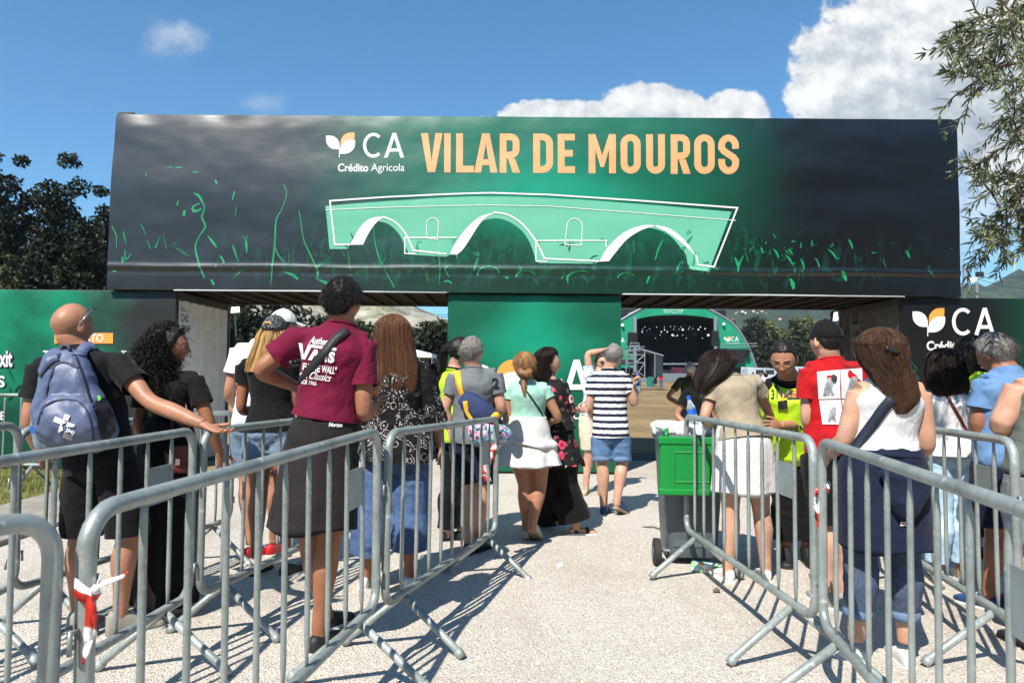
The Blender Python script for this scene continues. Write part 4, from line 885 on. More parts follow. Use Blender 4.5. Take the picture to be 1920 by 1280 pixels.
for i, (x, y) in enumerate(sp):
    r_ = .06 if rng.random() < .75 else .10; c = Wp(x, y, YS+4.2); b = MB(); b.tube([c+Vector((0, .35, .1)), c], [r_*.8, r_], 8); o = b.obj('spotlight', m_dark, ST); b = MB(); b.tube([c+Vector((0, -.02, 0)), c+Vector((0, -.03, 0))], r_*.8, 8); b.obj('lens', m_spot, o)
for x, y, r_ in ((1280, 618, .16), (1261, 628, .16), (1328, 628, .19), (1357, 607, .2), (1167, 609, .22)):
    c = Wp(x, y, YS-.5 if y < 612 else YS+3.9); b = MB(); b.tube([c+Vector((0, .4, .1)), c], [r_*.7, r_], 10); o = b.obj('spotlight', m_dark, ST); b = MB(); b.tube([c+Vector((0, -.02, 0)), c+Vector((0, -.03, 0))], r_*.9, 10); b.obj('lens', m_spot, o)
for x, ya, yb, w in ((1187, 623, 650, 1.3), (1342, 620, 648, .9), (1403, 656, 669, .5)):
    p, q_ = Wp(x, ya, YS-1.0), Wp(x, yb, YS-1.0); b = MB(); k = 6
    for i in range(k):
        za, zb = p.z+(q_.z-p.z)*i/k, p.z+(q_.z-p.z)*(i+.93)/k; b.box((p.x-w/2, YS-1.0+.06*i, zb), (p.x+w/2, YS-.3+.06*i, za))
    b.obj('line_array', m_blk, ST)
p, q_ = Wp(1362, 654, YS-.8), Wp(1397, 681, YS-.8); b = MB(); b.box((p.x, YS-.8, q_.z), (q_.x, YS-.4, p.z)); scn = b.obj('side_screen', m_blk, ST)
m_scr = Mfn('screen_picture', lambda g, co: g.mix(g.step(g.noise(co, .9, 4), .55, .75), (.014, .010, .012), (.16, .02, .04)), .3); b = MB(); b.box((p.x+.25, YS-.83, q_.z+.25), (q_.x-.25, YS-.805, p.z-.25)); b.obj('picture', m_scr, scn)
b = MB(); pp = [Wp(1352, 651, YS-.6), Wp(1420, 649, YS-.6)]
for dz_ in (0, .4): b.tube([pp[0]+Vector((0, 0, dz_)), pp[1]+Vector((0, 0, dz_))], .06, 5)
b.obj('screen_truss', m_truss, ST)
b = MB()
for i in range(12): x = 1245+i*5.5; p = Wp(x, 682, YS-.2); b.box((p.x-.16, YS-.6, p.z-.12), (p.x+.16, YS-.3, p.z+.12))
b.obj('footlights', m_truss, ST)
P = Print(YS); P.mb = MB(); emblem(P, 1357, 630.5, 11); P.obj('leaf_emblem', [m_white, m_orange2], ST)
P = Print(YS); CA(P, 1371, 631, 1385, 639.5, 1.3); P.add(text_in('Crédito Agrícola', 1362, 641.6, 1386, 644.6)); CA(P, 1157, 633, 1171, 641.5, 1.3); P.obj('lettering', [m_white], ST)
P = Print(YS); P.add(stroke2([(1247, 586), (1244.5, 581), (1281, 581), (1276, 586), (1272, 583.5), (1268, 586), (1262, 586), (1258, 583), (1254, 586), (1251, 583.5), (1247, 586)], .8)); P.obj('bridge_emblem', [m_white], ST)
bpy.context.view_layer.update(); reparent(ST)
# front of house tower with pitched roof, before the stage
YT = 72.0; TW = empty('sound_tower', (Wp(1205, 705, YT).x, YT, 0), label='grey scaffold sound tower with a pitched roof in front of the stage', cat='tower')
b = MB(); tp = lambda x, y, dy_=0: Wp(x, y, YT)+Vector((0, dy_, 0))
roofL = [(1166, 659), (1200, 652), (1244, 665)]
for (xa, ya), (xb, yb) in ((roofL[0], roofL[1]), (roofL[1], roofL[2])): 
    A, B = tp(xa, ya), tp(xb, yb); b.add([A, B, B+Vector((0, 4, .0)), A+Vector((0, 4, 0)), A-Vector((0, 0, .16)), B-Vector((0, 0, .16)), B+Vector((0, 4, -.16)), A+Vector((0, 4, -.16))], [(0, 1, 2, 3), (7, 6, 5, 4), (0, 4, 5, 1), (1, 5, 6, 2), (2, 6, 7, 3), (3, 7, 4, 0)])
b.obj('roof', m_truss, TW)
b = MB()
for x, yt in ((1174, 658), (1192, 650), (1209, 657), (1228, 661)):
    for dy_ in (0, 4): b.tube([tp(x, yt, dy_), tp(x, 708, dy_)], .06, 5)
for y in (650, 665, 680): b.tube([tp(1174, y), tp(1209, y)], .05, 5)
for (xa, ya), (xb, yb) in (((1174, 658), (1192, 680)), ((1192, 658), (1174, 680)), ((1192, 680), (1209, 665)), ((1174, 680), (1209, 706)), ((1192, 706), (1209, 680)), ((1182, 643), (1182, 658)), ((1198, 643), (1198, 658)), ((1182, 643), (1198, 643)), ((1182, 648), (1198, 648))): b.tube([tp(xa, ya), tp(xb, yb)], .045, 5)
b.obj('scaffold', m_truss, TW)
b = MB(); A, B = tp(1229, 664), tp(1243, 706); b.box((A.x, YT+.1, B.z), (B.x, YT+3.9, A.z)); A, B = tp(1209, 660), tp(1228, 708); b.box((A.x, YT+3.6, B.z), (B.x, YT+3.8, A.z)); A, B = tp(1166, 674), tp(1191, 683); b.box((A.x, YT+.5, B.z), (B.x, YT+3, A.z)); b.obj('curtain', M('tower_curtain', rgb(30, 42, 54), .8, bump=.3, bscale=1.5), TW)
bpy.context.view_layer.update(); reparent(TW)
b = MB(); pb_ = Wp(1221, 706, 84); b.tube([(0, 0, 0), (0, 0, 2.0), (0, 0, 2.3)], [.55, .55, .25], 4); tl = b.obj('portable_toilet', M('toilet_green', rgb(24, 110, 104), .5)); tl.location = (pb_.x, 84, .05); tag(tl, 'small turquoise portable toilet beside the sound tower', 'toilet')
# white crush fence panels in front of the stage
m_fence = M('fence_panel', rgb(120, 130, 136), .5, .2); 
fb = None
for i in range(11):
    x = 1186+i*11.2; p = Wp(x, 708, 92)
    if fb is None:
        b = MB(); w = .76; b.box((0, 0, .05), (w, .05, 1.12)); 
        for k in range(6): b.box((.06+k*.12, -.03, .1), (.10+k*.12, -.005, 1.08))
        fb = b.obj('fence_panel', m_fence); o = fb
    else: o = fb.copy(); COL.objects.link(o)
    o.location = (p.x, 92, ground_h(0, 92)); tag(o, 'pale metal fence panel standing before the far stage', 'fence', 'fence panels in front of the stage')
# white gazebo far left and vans far right
YG = 45; GZ = empty('gazebo', (Wp(795, 700, YG).x, YG, 0), label='white pop-up gazebo seen past the long brown hair', cat='tent'); c = Wp(785, 655, YG)
m_tent = M('tent_white', rgb(225, 230, 236), .7); b = MB(); apex = Vector((c.x-.4, YG+1.2, c.z+.05)); e = Wp(810, 663, YG)
x0, x1, y0, y1, z0 = e.x-2.6, e.x, YG, YG+2.6, e.z
b.add([(x0, y0, z0), (x1, y0, z0), (x1, y1, z0), (x0, y1, z0), apex, (x0, y0, z0-.22), (x1, y0, z0-.22), (x1, y1, z0-.22), (x0, y1, z0-.22)], [(0, 1, 4), (1, 2, 4), (2, 3, 4), (3, 0, 4), (0, 5, 6, 1), (1, 6, 7, 2), (2, 7, 8, 3), (3, 8, 5, 0)]); b.obj('canopy', m_tent, GZ)
for x in (x0, x1):
    for y in (y0, y1): b = MB(); b.tube([(x, y, 0), (x, y, z0)], .03, 6); b.obj('pole', m_alu, GZ)
bpy.context.view_layer.update(); reparent(GZ)
m_van = M('van_white', rgb(180, 186, 192), .3, coat=.4); m_glass = M('dark_glass', (.02, .025, .03), .1)
def van(px, d, s, yaw, label, col=m_van):
    p = Wp(px, 703, d); r0 = empty('parked_van', (p.x, d, float(ground_h(0., d))), (0, 0, R(yaw)), label, 'van', 'vans parked beside the stage')
    L = [(-2.5, .35), (2.5, .35), (2.55, 1.0), (1.9, 1.25), (1.2, 2.1), (-2.4, 2.15), (-2.52, 1.2)]
    V, F = poly2([(a*s, h*s) for a, h in L]); n = len(L); A = np.c_[V[:, 0], np.full(n, -.95*s), V[:, 1]]; B = A.copy(); B[:, 1] *= -1
    b = MB(); b.add(np.vstack([A, B]), list(F)+[tuple(i+n for i in f[::-1]) for f in F]+[(i, (i+1) % n, n+(i+1) % n, n+i) for i in range(n)]); bevel(b.obj('body', col, r0), .08)
    for x in (-1.6, 1.6):
        for y in (-.9, .9): b = MB(); b.tube([(x*s, (y-.1)*s, .35*s), (x*s, (y+.1)*s, .35*s)], .35*s, 14); b.obj('wheel', m_rubber, r0)
    for xa, xb in ((-.2, .9), (-1.4, -.4)): b = MB(); b.box((xa*s, -.97*s, 1.35*s), (xb*s, -.952*s, 1.9*s)); b.obj('window', m_glass, r0)
van(1432, 88, 1.0, 4, 'white van parked just right of the stage behind the guard'); van(1512, 95, .9, -8, 'pale van parked farthest right under the trees', M('van_blue', rgb(170, 190, 205), .3)); van(1290, 94, .8, 10, 'dark van with a reddish side in front of the stage', M('van_red', rgb(90, 34, 52), .3))
# ======================= HILLS, TREES =======================
def hill(name, prof, d0, d1, m_, label, rough_, sub=70, rows=26):
    P = crom(np.array(prof, float), 10); xs = np.linspace(P[0, 0], P[-1, 0], sub); ys = np.interp(xs, P[:, 0], P[:, 1]); V = []
    for j in range(rows+1):
        t = j/rows
        for x, y in zip(xs, ys):
            top_ = Wp(x, y, d1); px = (x-960)/FPX; d = d0+(d1-d0)*t; z0 = float(ground_h(0., d0))-1; z = z0+(top_.z-z0)*(t**.8); V.append((px*d1*(.55+.45*t) if False else px*d, d, z))
    # far slope
    for x, y in zip(xs, ys): p = Wp(x, y, d1); V.append(((x-960)/FPX*d1*1.3, d1*1.3, -5))
    V = np.array(V); q_ = V*np.array([1, 1, 0])*rough_[1]; N = fbm(q_, 4); tt = np.r_[np.repeat(np.arange(rows+1)/rows, sub), np.zeros(sub)]
    V[:, 2] += N*rough_[0]*np.sin(np.clip(tt, 0, 1)*np.pi*.9)
    F = [(j*sub+i, j*sub+i+1, (j+1)*sub+i+1, (j+1)*sub+i) for j in range(rows+1) for i in range(sub-1)]
    return tag(mesh(name, V, F, m_), label, kind='structure')
def f_rock(g, co):
    n1 = g.noise(co, .05, 6, .65); n2 = g.noise(co, .35, 4, .6); c = g.mix(g.step(n2, .35, .68), rgb(96, 98, 62), rgb(158, 150, 134)); return g.mix(g.step(n1, .42, .62), c, rgb(172, 166, 152))
def f_green(g, co):
    n1 = g.noise(co, .02, 6, .62); n2 = g.noise(co, .12, 5, .6); c = g.mix(g.step(n2, .35, .65), rgb(34, 46, 38), rgb(56, 70, 52)); return g.mix(g.m('MULTIPLY', g.step(n1, .52, .7), .6), c, rgb(84, 94, 70))
hill('hills', [(-900, 470), (-300, 500), (300, 512), (560, 530), (700, 548), (762, 574), (840, 602), (960, 640), (1080, 700)], 150, 420, Mfn('rocky_slope', f_rock, .95, .1), 'rocky pale hillside behind the left opening', (9, .03))
HB_ = hill('hills', [(860, 690), (1000, 640), (1163, 584), (1260, 570), (1350, 566), (1450, 563), (1600, 566), (1800, 560), (1920, 552), (2150, 560), (2600, 540)], 420, 1500, Mfn('green_slope', f_green, .95, .1), 'green wooded hillside behind the right opening', (60, .006), 90)
m_house = M('house_wall', rgb(226, 220, 210), .8); m_roof = M('roof_tile', rgb(176, 98, 70), .8)
houses = [(1392, 583, 7), (1398, 585, 6), (1412, 583, 8), (1420, 586, 6), (1428, 584, 9), (1383, 584, 5), (1462, 598, 9), (1490, 599, 8), (1500, 598, 7), (1482, 600, 6), (1443, 628, 6), (1380, 586, 5), (1436, 587, 6)]
hbv = BVHTree.FromPolygons([v.co[:] for v in HB_.data.vertices], [tuple(p_.vertices) for p_ in HB_.data.polygons])
for i, (px, py, s) in enumerate(houses):
    hit_ = hbv.ray_cast(CAMLOC, ray(px, py)); p = hit_[0] if hit_[0] is not None else Wp(px, py, 900); d = p.y; s = s*d/1500*.36; r0 = empty('hill_house', (p.x, d, p.z-1), (0, 0, R(random.uniform(-30, 30))), 'small pale house with a tiled roof on the far green hillside', 'house', 'houses on the far hillside')
    b = MB(); b.box((-s, -s*.7, -3), (s, s*.7, s*.9)); b.obj('wall', m_house, r0); b = MB(); b.add([(-s*1.1, -s*.8, s*.9), (s*1.1, -s*.8, s*.9), (s*1.1, s*.8, s*.9), (-s*1.1, s*.8, s*.9), (-s*.9, 0, s*1.4), (s*.9, 0, s*1.4)], [(0, 1, 5, 4), (2, 3, 4, 5), (1, 2, 5), (3, 0, 4), (3, 2, 1, 0)]); b.obj('roof', m_roof, r0)
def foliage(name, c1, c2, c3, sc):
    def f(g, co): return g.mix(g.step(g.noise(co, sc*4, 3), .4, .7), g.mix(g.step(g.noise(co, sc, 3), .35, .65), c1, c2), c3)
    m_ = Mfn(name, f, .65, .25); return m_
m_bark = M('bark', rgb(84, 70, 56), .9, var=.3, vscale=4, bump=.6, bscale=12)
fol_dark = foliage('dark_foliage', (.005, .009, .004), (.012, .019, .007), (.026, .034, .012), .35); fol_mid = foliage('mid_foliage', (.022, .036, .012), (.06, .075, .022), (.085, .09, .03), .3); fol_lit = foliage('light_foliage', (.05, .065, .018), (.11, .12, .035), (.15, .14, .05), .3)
def leafcloud(blobs, n, size, asp=.55):
    wts = np.array([a*b_*c for _, (a, b_, c) in blobs]); wts = wts**.75/np.sum(wts**.75); idx = rng.choice(len(blobs), n, p=wts)
    D = rng.normal(size=(n, 3)); D /= np.linalg.norm(D, axis=1)[:, None]; rad = rng.random(n)**.28
    C = np.array([np.array(b_[0]) for b_ in blobs])[idx]; S = np.array([b_[1] for b_ in blobs])[idx]; lump = 1+.35*pnoise(D*2.3+idx[:, None]*3.7)
    P = C+D*S*(rad*lump)[:, None]; A = rng.normal(size=(n, 3)); A /= np.linalg.norm(A, axis=1)[:, None]; Bv = np.cross(A, rng.normal(size=(n, 3))); Bv /= np.linalg.norm(Bv, axis=1)[:, None]
    s = size*(.6+.8*rng.random(n))[:, None]; A = A*s; Bv = Bv*s*asp; V = np.stack([P-A, P+Bv*.9-A*.1, P+A, P-Bv*.9+A*.1], 1).reshape(-1, 3); return V, np.arange(4*n).reshape(-1, 4).tolist()
def tree(px, d, ytop, ybase_, w, fol, label, grp, n=2600, leaf=.22, blobs=9, shape=1.0, name='tree', low=.34):
    zb = float(ground_h(0., d)); x = Wp(px, 700, d).x; zt = Wp(px, ytop, d).z; H = zt-zb; wm = w/FPX*d/2; r0 = empty(name, (x, d, zb), (0, 0, 0), label, 'tree', grp)
    B = [((0, 0, H*.55), (wm*.75, wm*.75, H*.30))]; limbs = []
    for k in range(blobs):
        a = rng.random()*6.28; zz = H*(low+(.9-low)*(k+.5)/blobs); rr = wm*(.62-.42*abs((k+.5)/blobs-.35))*shape; r1 = wm*(.30+.22*rng.random()); c = (math.cos(a)*rr, math.sin(a)*rr, min(zz, H-r1*.7)); B.append((c, (r1, r1, r1*(.75+.4*rng.random())))); limbs.append(c)
    B.append(((wm*.08*rng.normal(), 0, H-wm*.22), (wm*.34, wm*.34, wm*.24)))
    V, F = leafcloud(B, n, leaf); mesh('crown', V, F, fol, r0, smooth=False)
    b = MB(); rt = max(.10, H*.018); b.tube([(0, 0, -.2), (.05*H*.1, 0, H*.25), (0, .02*H, H*.5), (.02*H, 0, H*.85)], [rt*1.25, rt, rt*.7, rt*.2], 8)
    for c in limbs[:6]: b.tube([(0, 0, c[2]*.62), (c[0]*.55, c[1]*.55, c[2]*.82), c], [rt*.5, rt*.32, rt*.1], 6)
    b.obj('trunk', m_bark, r0, smooth=True); return r0
G1 = 'trees beyond the left wall'; G2 = 'trees behind the left opening'; G3 = 'trees behind the right opening'
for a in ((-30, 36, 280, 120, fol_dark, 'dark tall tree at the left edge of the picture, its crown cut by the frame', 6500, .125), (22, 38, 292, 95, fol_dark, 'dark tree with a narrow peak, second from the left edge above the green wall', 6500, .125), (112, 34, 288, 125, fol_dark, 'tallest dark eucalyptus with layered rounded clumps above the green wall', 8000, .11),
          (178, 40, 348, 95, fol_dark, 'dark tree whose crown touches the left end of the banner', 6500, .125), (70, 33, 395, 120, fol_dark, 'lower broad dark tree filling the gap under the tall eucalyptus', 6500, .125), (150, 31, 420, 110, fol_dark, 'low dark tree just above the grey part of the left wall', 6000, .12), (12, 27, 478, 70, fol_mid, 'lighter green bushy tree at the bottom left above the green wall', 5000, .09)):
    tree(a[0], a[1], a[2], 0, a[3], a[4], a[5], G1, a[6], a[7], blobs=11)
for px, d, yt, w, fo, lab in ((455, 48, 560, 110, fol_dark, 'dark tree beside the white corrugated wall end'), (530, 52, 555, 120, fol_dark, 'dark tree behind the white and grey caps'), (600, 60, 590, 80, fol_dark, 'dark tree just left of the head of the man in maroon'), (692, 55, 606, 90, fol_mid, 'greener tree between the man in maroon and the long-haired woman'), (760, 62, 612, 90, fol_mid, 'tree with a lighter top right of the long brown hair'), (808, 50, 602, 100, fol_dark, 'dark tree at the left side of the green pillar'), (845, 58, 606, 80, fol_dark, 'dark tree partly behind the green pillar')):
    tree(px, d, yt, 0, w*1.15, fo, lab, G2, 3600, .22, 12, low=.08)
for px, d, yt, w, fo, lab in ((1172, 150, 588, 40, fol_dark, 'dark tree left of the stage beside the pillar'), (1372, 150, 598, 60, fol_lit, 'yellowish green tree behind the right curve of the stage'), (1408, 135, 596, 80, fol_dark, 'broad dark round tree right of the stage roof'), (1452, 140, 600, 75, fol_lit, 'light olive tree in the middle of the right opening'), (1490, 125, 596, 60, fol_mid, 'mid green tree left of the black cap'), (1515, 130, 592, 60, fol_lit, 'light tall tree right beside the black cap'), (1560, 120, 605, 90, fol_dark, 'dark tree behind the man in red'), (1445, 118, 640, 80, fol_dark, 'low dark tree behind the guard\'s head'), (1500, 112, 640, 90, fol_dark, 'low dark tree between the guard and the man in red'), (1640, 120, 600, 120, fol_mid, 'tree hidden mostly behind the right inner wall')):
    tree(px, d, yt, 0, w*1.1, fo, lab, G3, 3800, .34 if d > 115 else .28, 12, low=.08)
# masts on the right
YM = 60; c = Wp(1832, 556, YM); LM = empty('floodlight_mast', (c.x, YM, 0), (0, 0, 0), 'slim mast with two floodlights above the right wall', 'mast'); t_ = Wp(1832, 522, YM)
b = MB(); b.tube([(0, 0, 0), (0, 0, t_.z)], .12, 8); b.tube([(-.5, 0, t_.z-.25), (.75, 0, t_.z+.15)], .05, 6); b.obj('pole', M('mast_paint', rgb(120, 126, 130), .5), LM)
for dx_, dz_, sh in ((-.35, -.1, .28), (.25, .35, .3)): b = MB(); b.box((dx_-sh, -.12, t_.z+dz_-sh*.7), (dx_+sh, .1, t_.z+dz_+sh*.7)); b.obj('lamp_head', m_black if dx_ > 0 else m_paper, LM)
YN = 130; c = Wp(1808, 556, YN); TM = empty('telecom_mast', (c.x, YN, 0), (0, 0, 0), 'thin telecom mast with antenna cage beside the banner end', 'mast'); zt = Wp(1808, 486, YN).z
b = MB(); b.tube([(0, 0, 0), (0, 0, zt)], [.22, .09], 8); b.obj('pole', m_alu, TM); b = MB()
for k in range(6): a = k*1.047; b.box((math.cos(a)*.9-.12, math.sin(a)*.9-.12, zt-5.6), (math.cos(a)*.9+.12, math.sin(a)*.9+.12, zt-1.6))
for zz in (zt-5, zt-2.2): b.tube([(math.cos(a)*.9, math.sin(a)*.9, zz) for a in np.linspace(0, 6.28, 13)], .05, 5)
b.obj('antenna', m_alu, TM)
m_wire = M('cable', (.03, .03, .035), .6)
for k, (pa, pb_, d, lab) in enumerate((((1836, 524), (1990, 548), 60, 'lower thin wire sagging right from the floodlight mast'), ((1840, 520), (2000, 506), 60, 'upper thin wire rising right from the floodlight mast'), ((770, 570), (860, 586), 30, 'upper dark cable crossing the sky left of the pillar'), ((775, 574), (860, 590), 30, 'lower dark cable sagging across the sky left of the pillar'))):
    A, B = Wp(*pa, d), Wp(*pb_, d); b = MB(); b.tube([A+(B-A)*t-Vector((0, 0, .25*math.sin(t*math.pi))) for t in np.linspace(0, 1, 8)], .012 if d == 30 else .02, 5); tag(b.obj('cable', m_wire), lab, 'cable')
# ======================= OLIVE TREE (right, near) =======================
rng = np.random.default_rng(23)
OT = empty('olive_tree', (4.6, 4.0, 0), (0, 0, 0), 'olive tree with hanging leafy branches reaching in at the top right', 'tree')
m_ol = Mfn('olive_leaf', lambda g, co: g.mix(g.step(g.noise(co, 30, 2), .35, .65), rgb(74, 84, 54), g.mix(g.noise(co, 3, 2), rgb(106, 116, 80), rgb(138, 144, 110))), .45, .45)
m_twig = M('olive_twig', rgb(112, 104, 88), .8); m_olv = M('olive_fruit', rgb(128, 150, 60), .4)
LV, LF, tw_, ol = [], [], MB(), MB()
def leafset(p, t, n):
    for i in range(n):
        a = rng.random()*6.28; side = unit(np.cross(t, rng.normal(size=3))); dr = unit(t*.75+side*(.55+.3*rng.random())+np.array([0, 0, -.12])); L = .046+.034*rng.random(); w = .0036+.0018*rng.random(); nn = unit(np.cross(dr, rng.normal(size=3))); b0 = p+rng.normal(size=3)*.004
        k = len(LV); bend = np.cross(dr, nn)*0; LV.extend([b0, b0+dr*L*.3+nn*w, b0+dr*L*.68+nn*w*.85, b0+dr*L, b0+dr*L*.68-nn*w*.85, b0+dr*L*.3-nn*w]); LF.append((k, k+1, k+2, k+3, k+4, k+5))
def twig(p0, dr, L, r, depth):
    n = max(4, int(L/.05)); p = np.array(p0, float); t = unit(np.array(dr, float)); pts = [p.copy()]
    for i in range(n):
        t = unit(t+rng.normal(size=3)*.16+np.array([0, 0, -.075 if depth else -.045])); p = p+t*L/n; pts.append(p.copy())
        if depth >= 1 or i > n*.5: leafset(p, t, 6 if depth else 5)
        if depth < 2 and i > 0 and rng.random() < (.62 if depth == 0 else .42): twig(p, unit(t*.7+rng.normal(size=3)*.6+np.array([-.12, 0, -.2])), L*(.30+.25*rng.random()), r*.5, depth+1)
        if depth >= 1 and rng.random() < .10: q_ = p+np.array([rng.normal()*.006, rng.normal()*.006, -.02]); ol.tube([q_+(0, 0, .008), q_+(0, 0, .004), q_, q_-(0, 0, .005), q_-(0, 0, .008)], [.002, .005, .0062, .005, .002], 8)
    tw_.tube(pts, np.linspace(r, r*.3, len(pts)), 5)
def limb_to(pts, r0_, r1_): tw_.tube(crom(np.array(pts, float), 5), np.linspace(r0_, r1_, (len(pts)-1)*5+1), 8)
for (px, py, d, L, dr) in ((1900, -70, 3.8, .75, (-.55, .0, -.5)), (1890, 20, 3.9, .62, (-.75, .0, -.2)), (1880, 110, 3.7, .62, (-.85, .0, -.15)), (1890, -20, 4.1, .7, (-.4, .1, -.8)), (1900, 180, 4.0, .5, (-.6, .0, -.5)), (1990, -60, 3.7, .95, (-.62, .0, -.35)), (2000, 40, 3.9, .78, (-.75, .1, -.25)), (2000, 120, 3.8, .85, (-.8, -.1, -.22)), (1990, 210, 4.1, .8, (-.7, .0, -.42)), (1960, 290, 3.9, .85, (-.55, .1, -.7)), (2030, 60, 4.2, .95, (-.6, .2, -.6)), (2005, 180, 3.7, .8, (-.5, .0, -.85)), (1940, 330, 4.0, .5, (-.55, .0, -.55)), (1985, 310, 4.2, .75, (-.75, .1, -.5)), (1965, -30, 4.1, .8, (-.45, .1, -.8)), (1990, 240, 4.3, .72, (-.85, .1, -.35)), (1990, 390, 4.0, .55, (-.6, .0, -.5)), (2030, 130, 4.4, .85, (-.8, .1, -.1)), (1995, 350, 4.2, .6, (-.7, .0, -.35)),
                            (2080, 100, 4.3, 1.2, (-.5, .3, -.6)), (2100, 250, 4.5, 1.0, (-.6, .2, -.6)), (2150, 380, 4.2, .9, (-.7, -.1, -.4)), (2040, 300, 4.3, .8, (-.4, .3, -.8))):
    s = A3(Wp(px+55, py, d)); L *= .86; twig(s, dr, L, .010, 0); limb_to([(4.62, 4.0, 1.7+1.6*rng.random()), (4.35+.2*rng.normal(), 4.0+.25*rng.normal(), 2.7+.5*rng.random()), (s+np.array([.45, .12*rng.normal(), .2+.12*rng.normal()])), s], .03, .009)
limb_to([(4.72, 4.1, -.1), (4.6, 4.0, .7), (4.65, 3.95, 1.4), (4.5, 4.0, 2.6), (4.7, 4.1, 3.8)], .21, .06)
mesh('crown', np.array(LV), LF, m_ol, OT, smooth=False); tw_.obj('trunk', m_bark, OT, smooth=True); tag(ol.obj('fruit', m_olv, OT, smooth=True), kind='stuff')
bpy.context.view_layer.update(); reparent(OT)
rng = np.random.default_rng(31)
# ======================= TREES BEHIND THE VIEWER (unseen, added to darken the right of the banner's reflection) =======================
B = []
for i in range(16):
    x = -34+i*4.8+rng.normal()*1.2; y = -28-6*rng.random(); h = (18+5*rng.random())*(1.0 if x > 0 else .75 if x > -10 else .4); B.append(((x, y, h*.5), (3.4, 3.0, h*.5)))
V, F = leafcloud(B, 20000, .9); tag(mesh('reflection_trees', V, F, fol_dark, smooth=False), 'dark row of trees beyond the queue behind the viewer', kind='stuff')  # unseen trees, added to darken the banner's reflection
# ======================= PEOPLE: builders =======================
def gauss(x, s): return np.exp(-(x/s)**2)
def sm(a, b, x): t = np.clip((x-a)/(b-a), 0, 1); return t*t*(3-2*t)
def head_surface(D, fem=False):
    """D: unit directions (n,3), x lateral, y forward, z up -> head of nominal height .235 m centred between crown and chin"""
    x, y, z = D.T; X = x*.0755; Y = y*.096; Z = z*.1175
    t = sm(.02, -.115, Z); X = X*(1-(.40 if fem else .33)*t**1.4); Y = np.where(Y > 0, Y*(1-.10*t), Y*(1-(.46 if fem else .26)*t))
    Y = Y-np.where(y < 0, .010*gauss(Z-.03, .06), 0); X = X*(1+.05*gauss(Z-.045, .05))
    f = sm(.15, .6, y); B = lambda x0, z0, sx, sz, a: f*a*np.exp(-((np.abs(X)-x0)/sx)**2-((Z-z0)/sz)**2)
    k = .8 if fem else 1.0
    Y = Y+B(0, -.002, .008, .020, .010*k)+B(0, -.026, .0105, .012, .021*k)+B(.011, -.032, .007, .007, .007)+B(.028, .022, .018, .008, .005*k)-B(.031, .006, .014, .010, .0085)+B(.040, -.024, .02, .018, .005)+B(0, -.0555, .019, .0045, .007)+B(0, -.068, .016, .0055, .007)-B(0, -.0615, .022, .0022, .004)+B(0, -.099, .017, .014, .010*k)-B(0, -.083, .02, .006, .003)
    return np.c_[X, Y, Z]
def sph_dirs(nu, nv):
    la = np.linspace(-np.pi/2, np.pi/2, nv+1)[1:-1]; lo = np.linspace(-np.pi, np.pi, nu, endpoint=False)
    LA, LO = np.meshgrid(la, lo, indexing='ij'); D = np.stack([np.cos(LA)*np.sin(LO), np.cos(LA)*np.cos(LO), np.sin(LA)], -1).reshape(-1, 3)
    D = np.vstack([D, [[0, 0, -1]], [[0, 0, 1]]]); F = []; r = nv-1
    for i in range(r-1):
        for j in range(nu): F.append((i*nu+j, i*nu+(j+1) % nu, (i+1)*nu+(j+1) % nu, (i+1)*nu+j))
    for j in range(nu): F.append((r*nu, (j+1) % nu, j)); F.append((r*nu+1, (r-1)*nu+j, (r-1)*nu+(j+1) % nu))
    return D, F
def hairline(lo_deg, style):
    a = np.abs(lo_deg)
    if style == 'short': return np.interp(a, [0, 35, 58, 72, 84, 100, 125, 155, 180], [.066, .066, .05, .015, -.012, -.012, -.060, -.088, -.092])
    if style == 'bald': return np.interp(a, [0, 180], [.3, .3])
    return np.interp(a, [0, 35, 58, 75, 90, 110, 180], [.074, .070, .05, .0, -.06, -.09, -.10])
def skin_mat(name, c, sh=.44):
    m_ = M(name, c, sh, spec=.3, var=.16, vscale=11, bump=.12, bscale=110); b = m_.node_tree.nodes['Principled BSDF']
    b.inputs['Subsurface Weight'].default_value = .12; b.inputs['Subsurface Radius'].default_value = (.012, .005, .003); b.inputs['Subsurface Scale'].default_value = .6; return m_
SK_L = skin_mat('skin_light', rgb(190, 146, 122)); SK_M = skin_mat('skin_medium', rgb(168, 120, 94)); SK_T = skin_mat('skin_tanned', rgb(154, 104, 78)); SK_D = skin_mat('skin_dark_tan', rgb(146, 98, 75))
m_lips = M('lips', rgb(176, 96, 88), .4); m_eye = M('eye_white', rgb(225, 220, 214), .2); m_iris = M('iris', (.02, .012, .008), .1)
def hair_mat(name, c1, c2, rough=.52):
    m_ = M(name, c1, rough, spec=.3); g = NG(m_.node_tree); b = g.n['Principled BSDF']
    gi = g.add('ShaderNodeNewGeometry'); n_ = g.noise(g.obj(), 18, 2)
    g.put(b.inputs['Base Color'], g.mix(g.m('ADD', g.m('MULTIPLY', gi.outputs['Random Per Island'], .7), g.m('MULTIPLY', n_, .35), clamp=True), c1, c2)); return m_
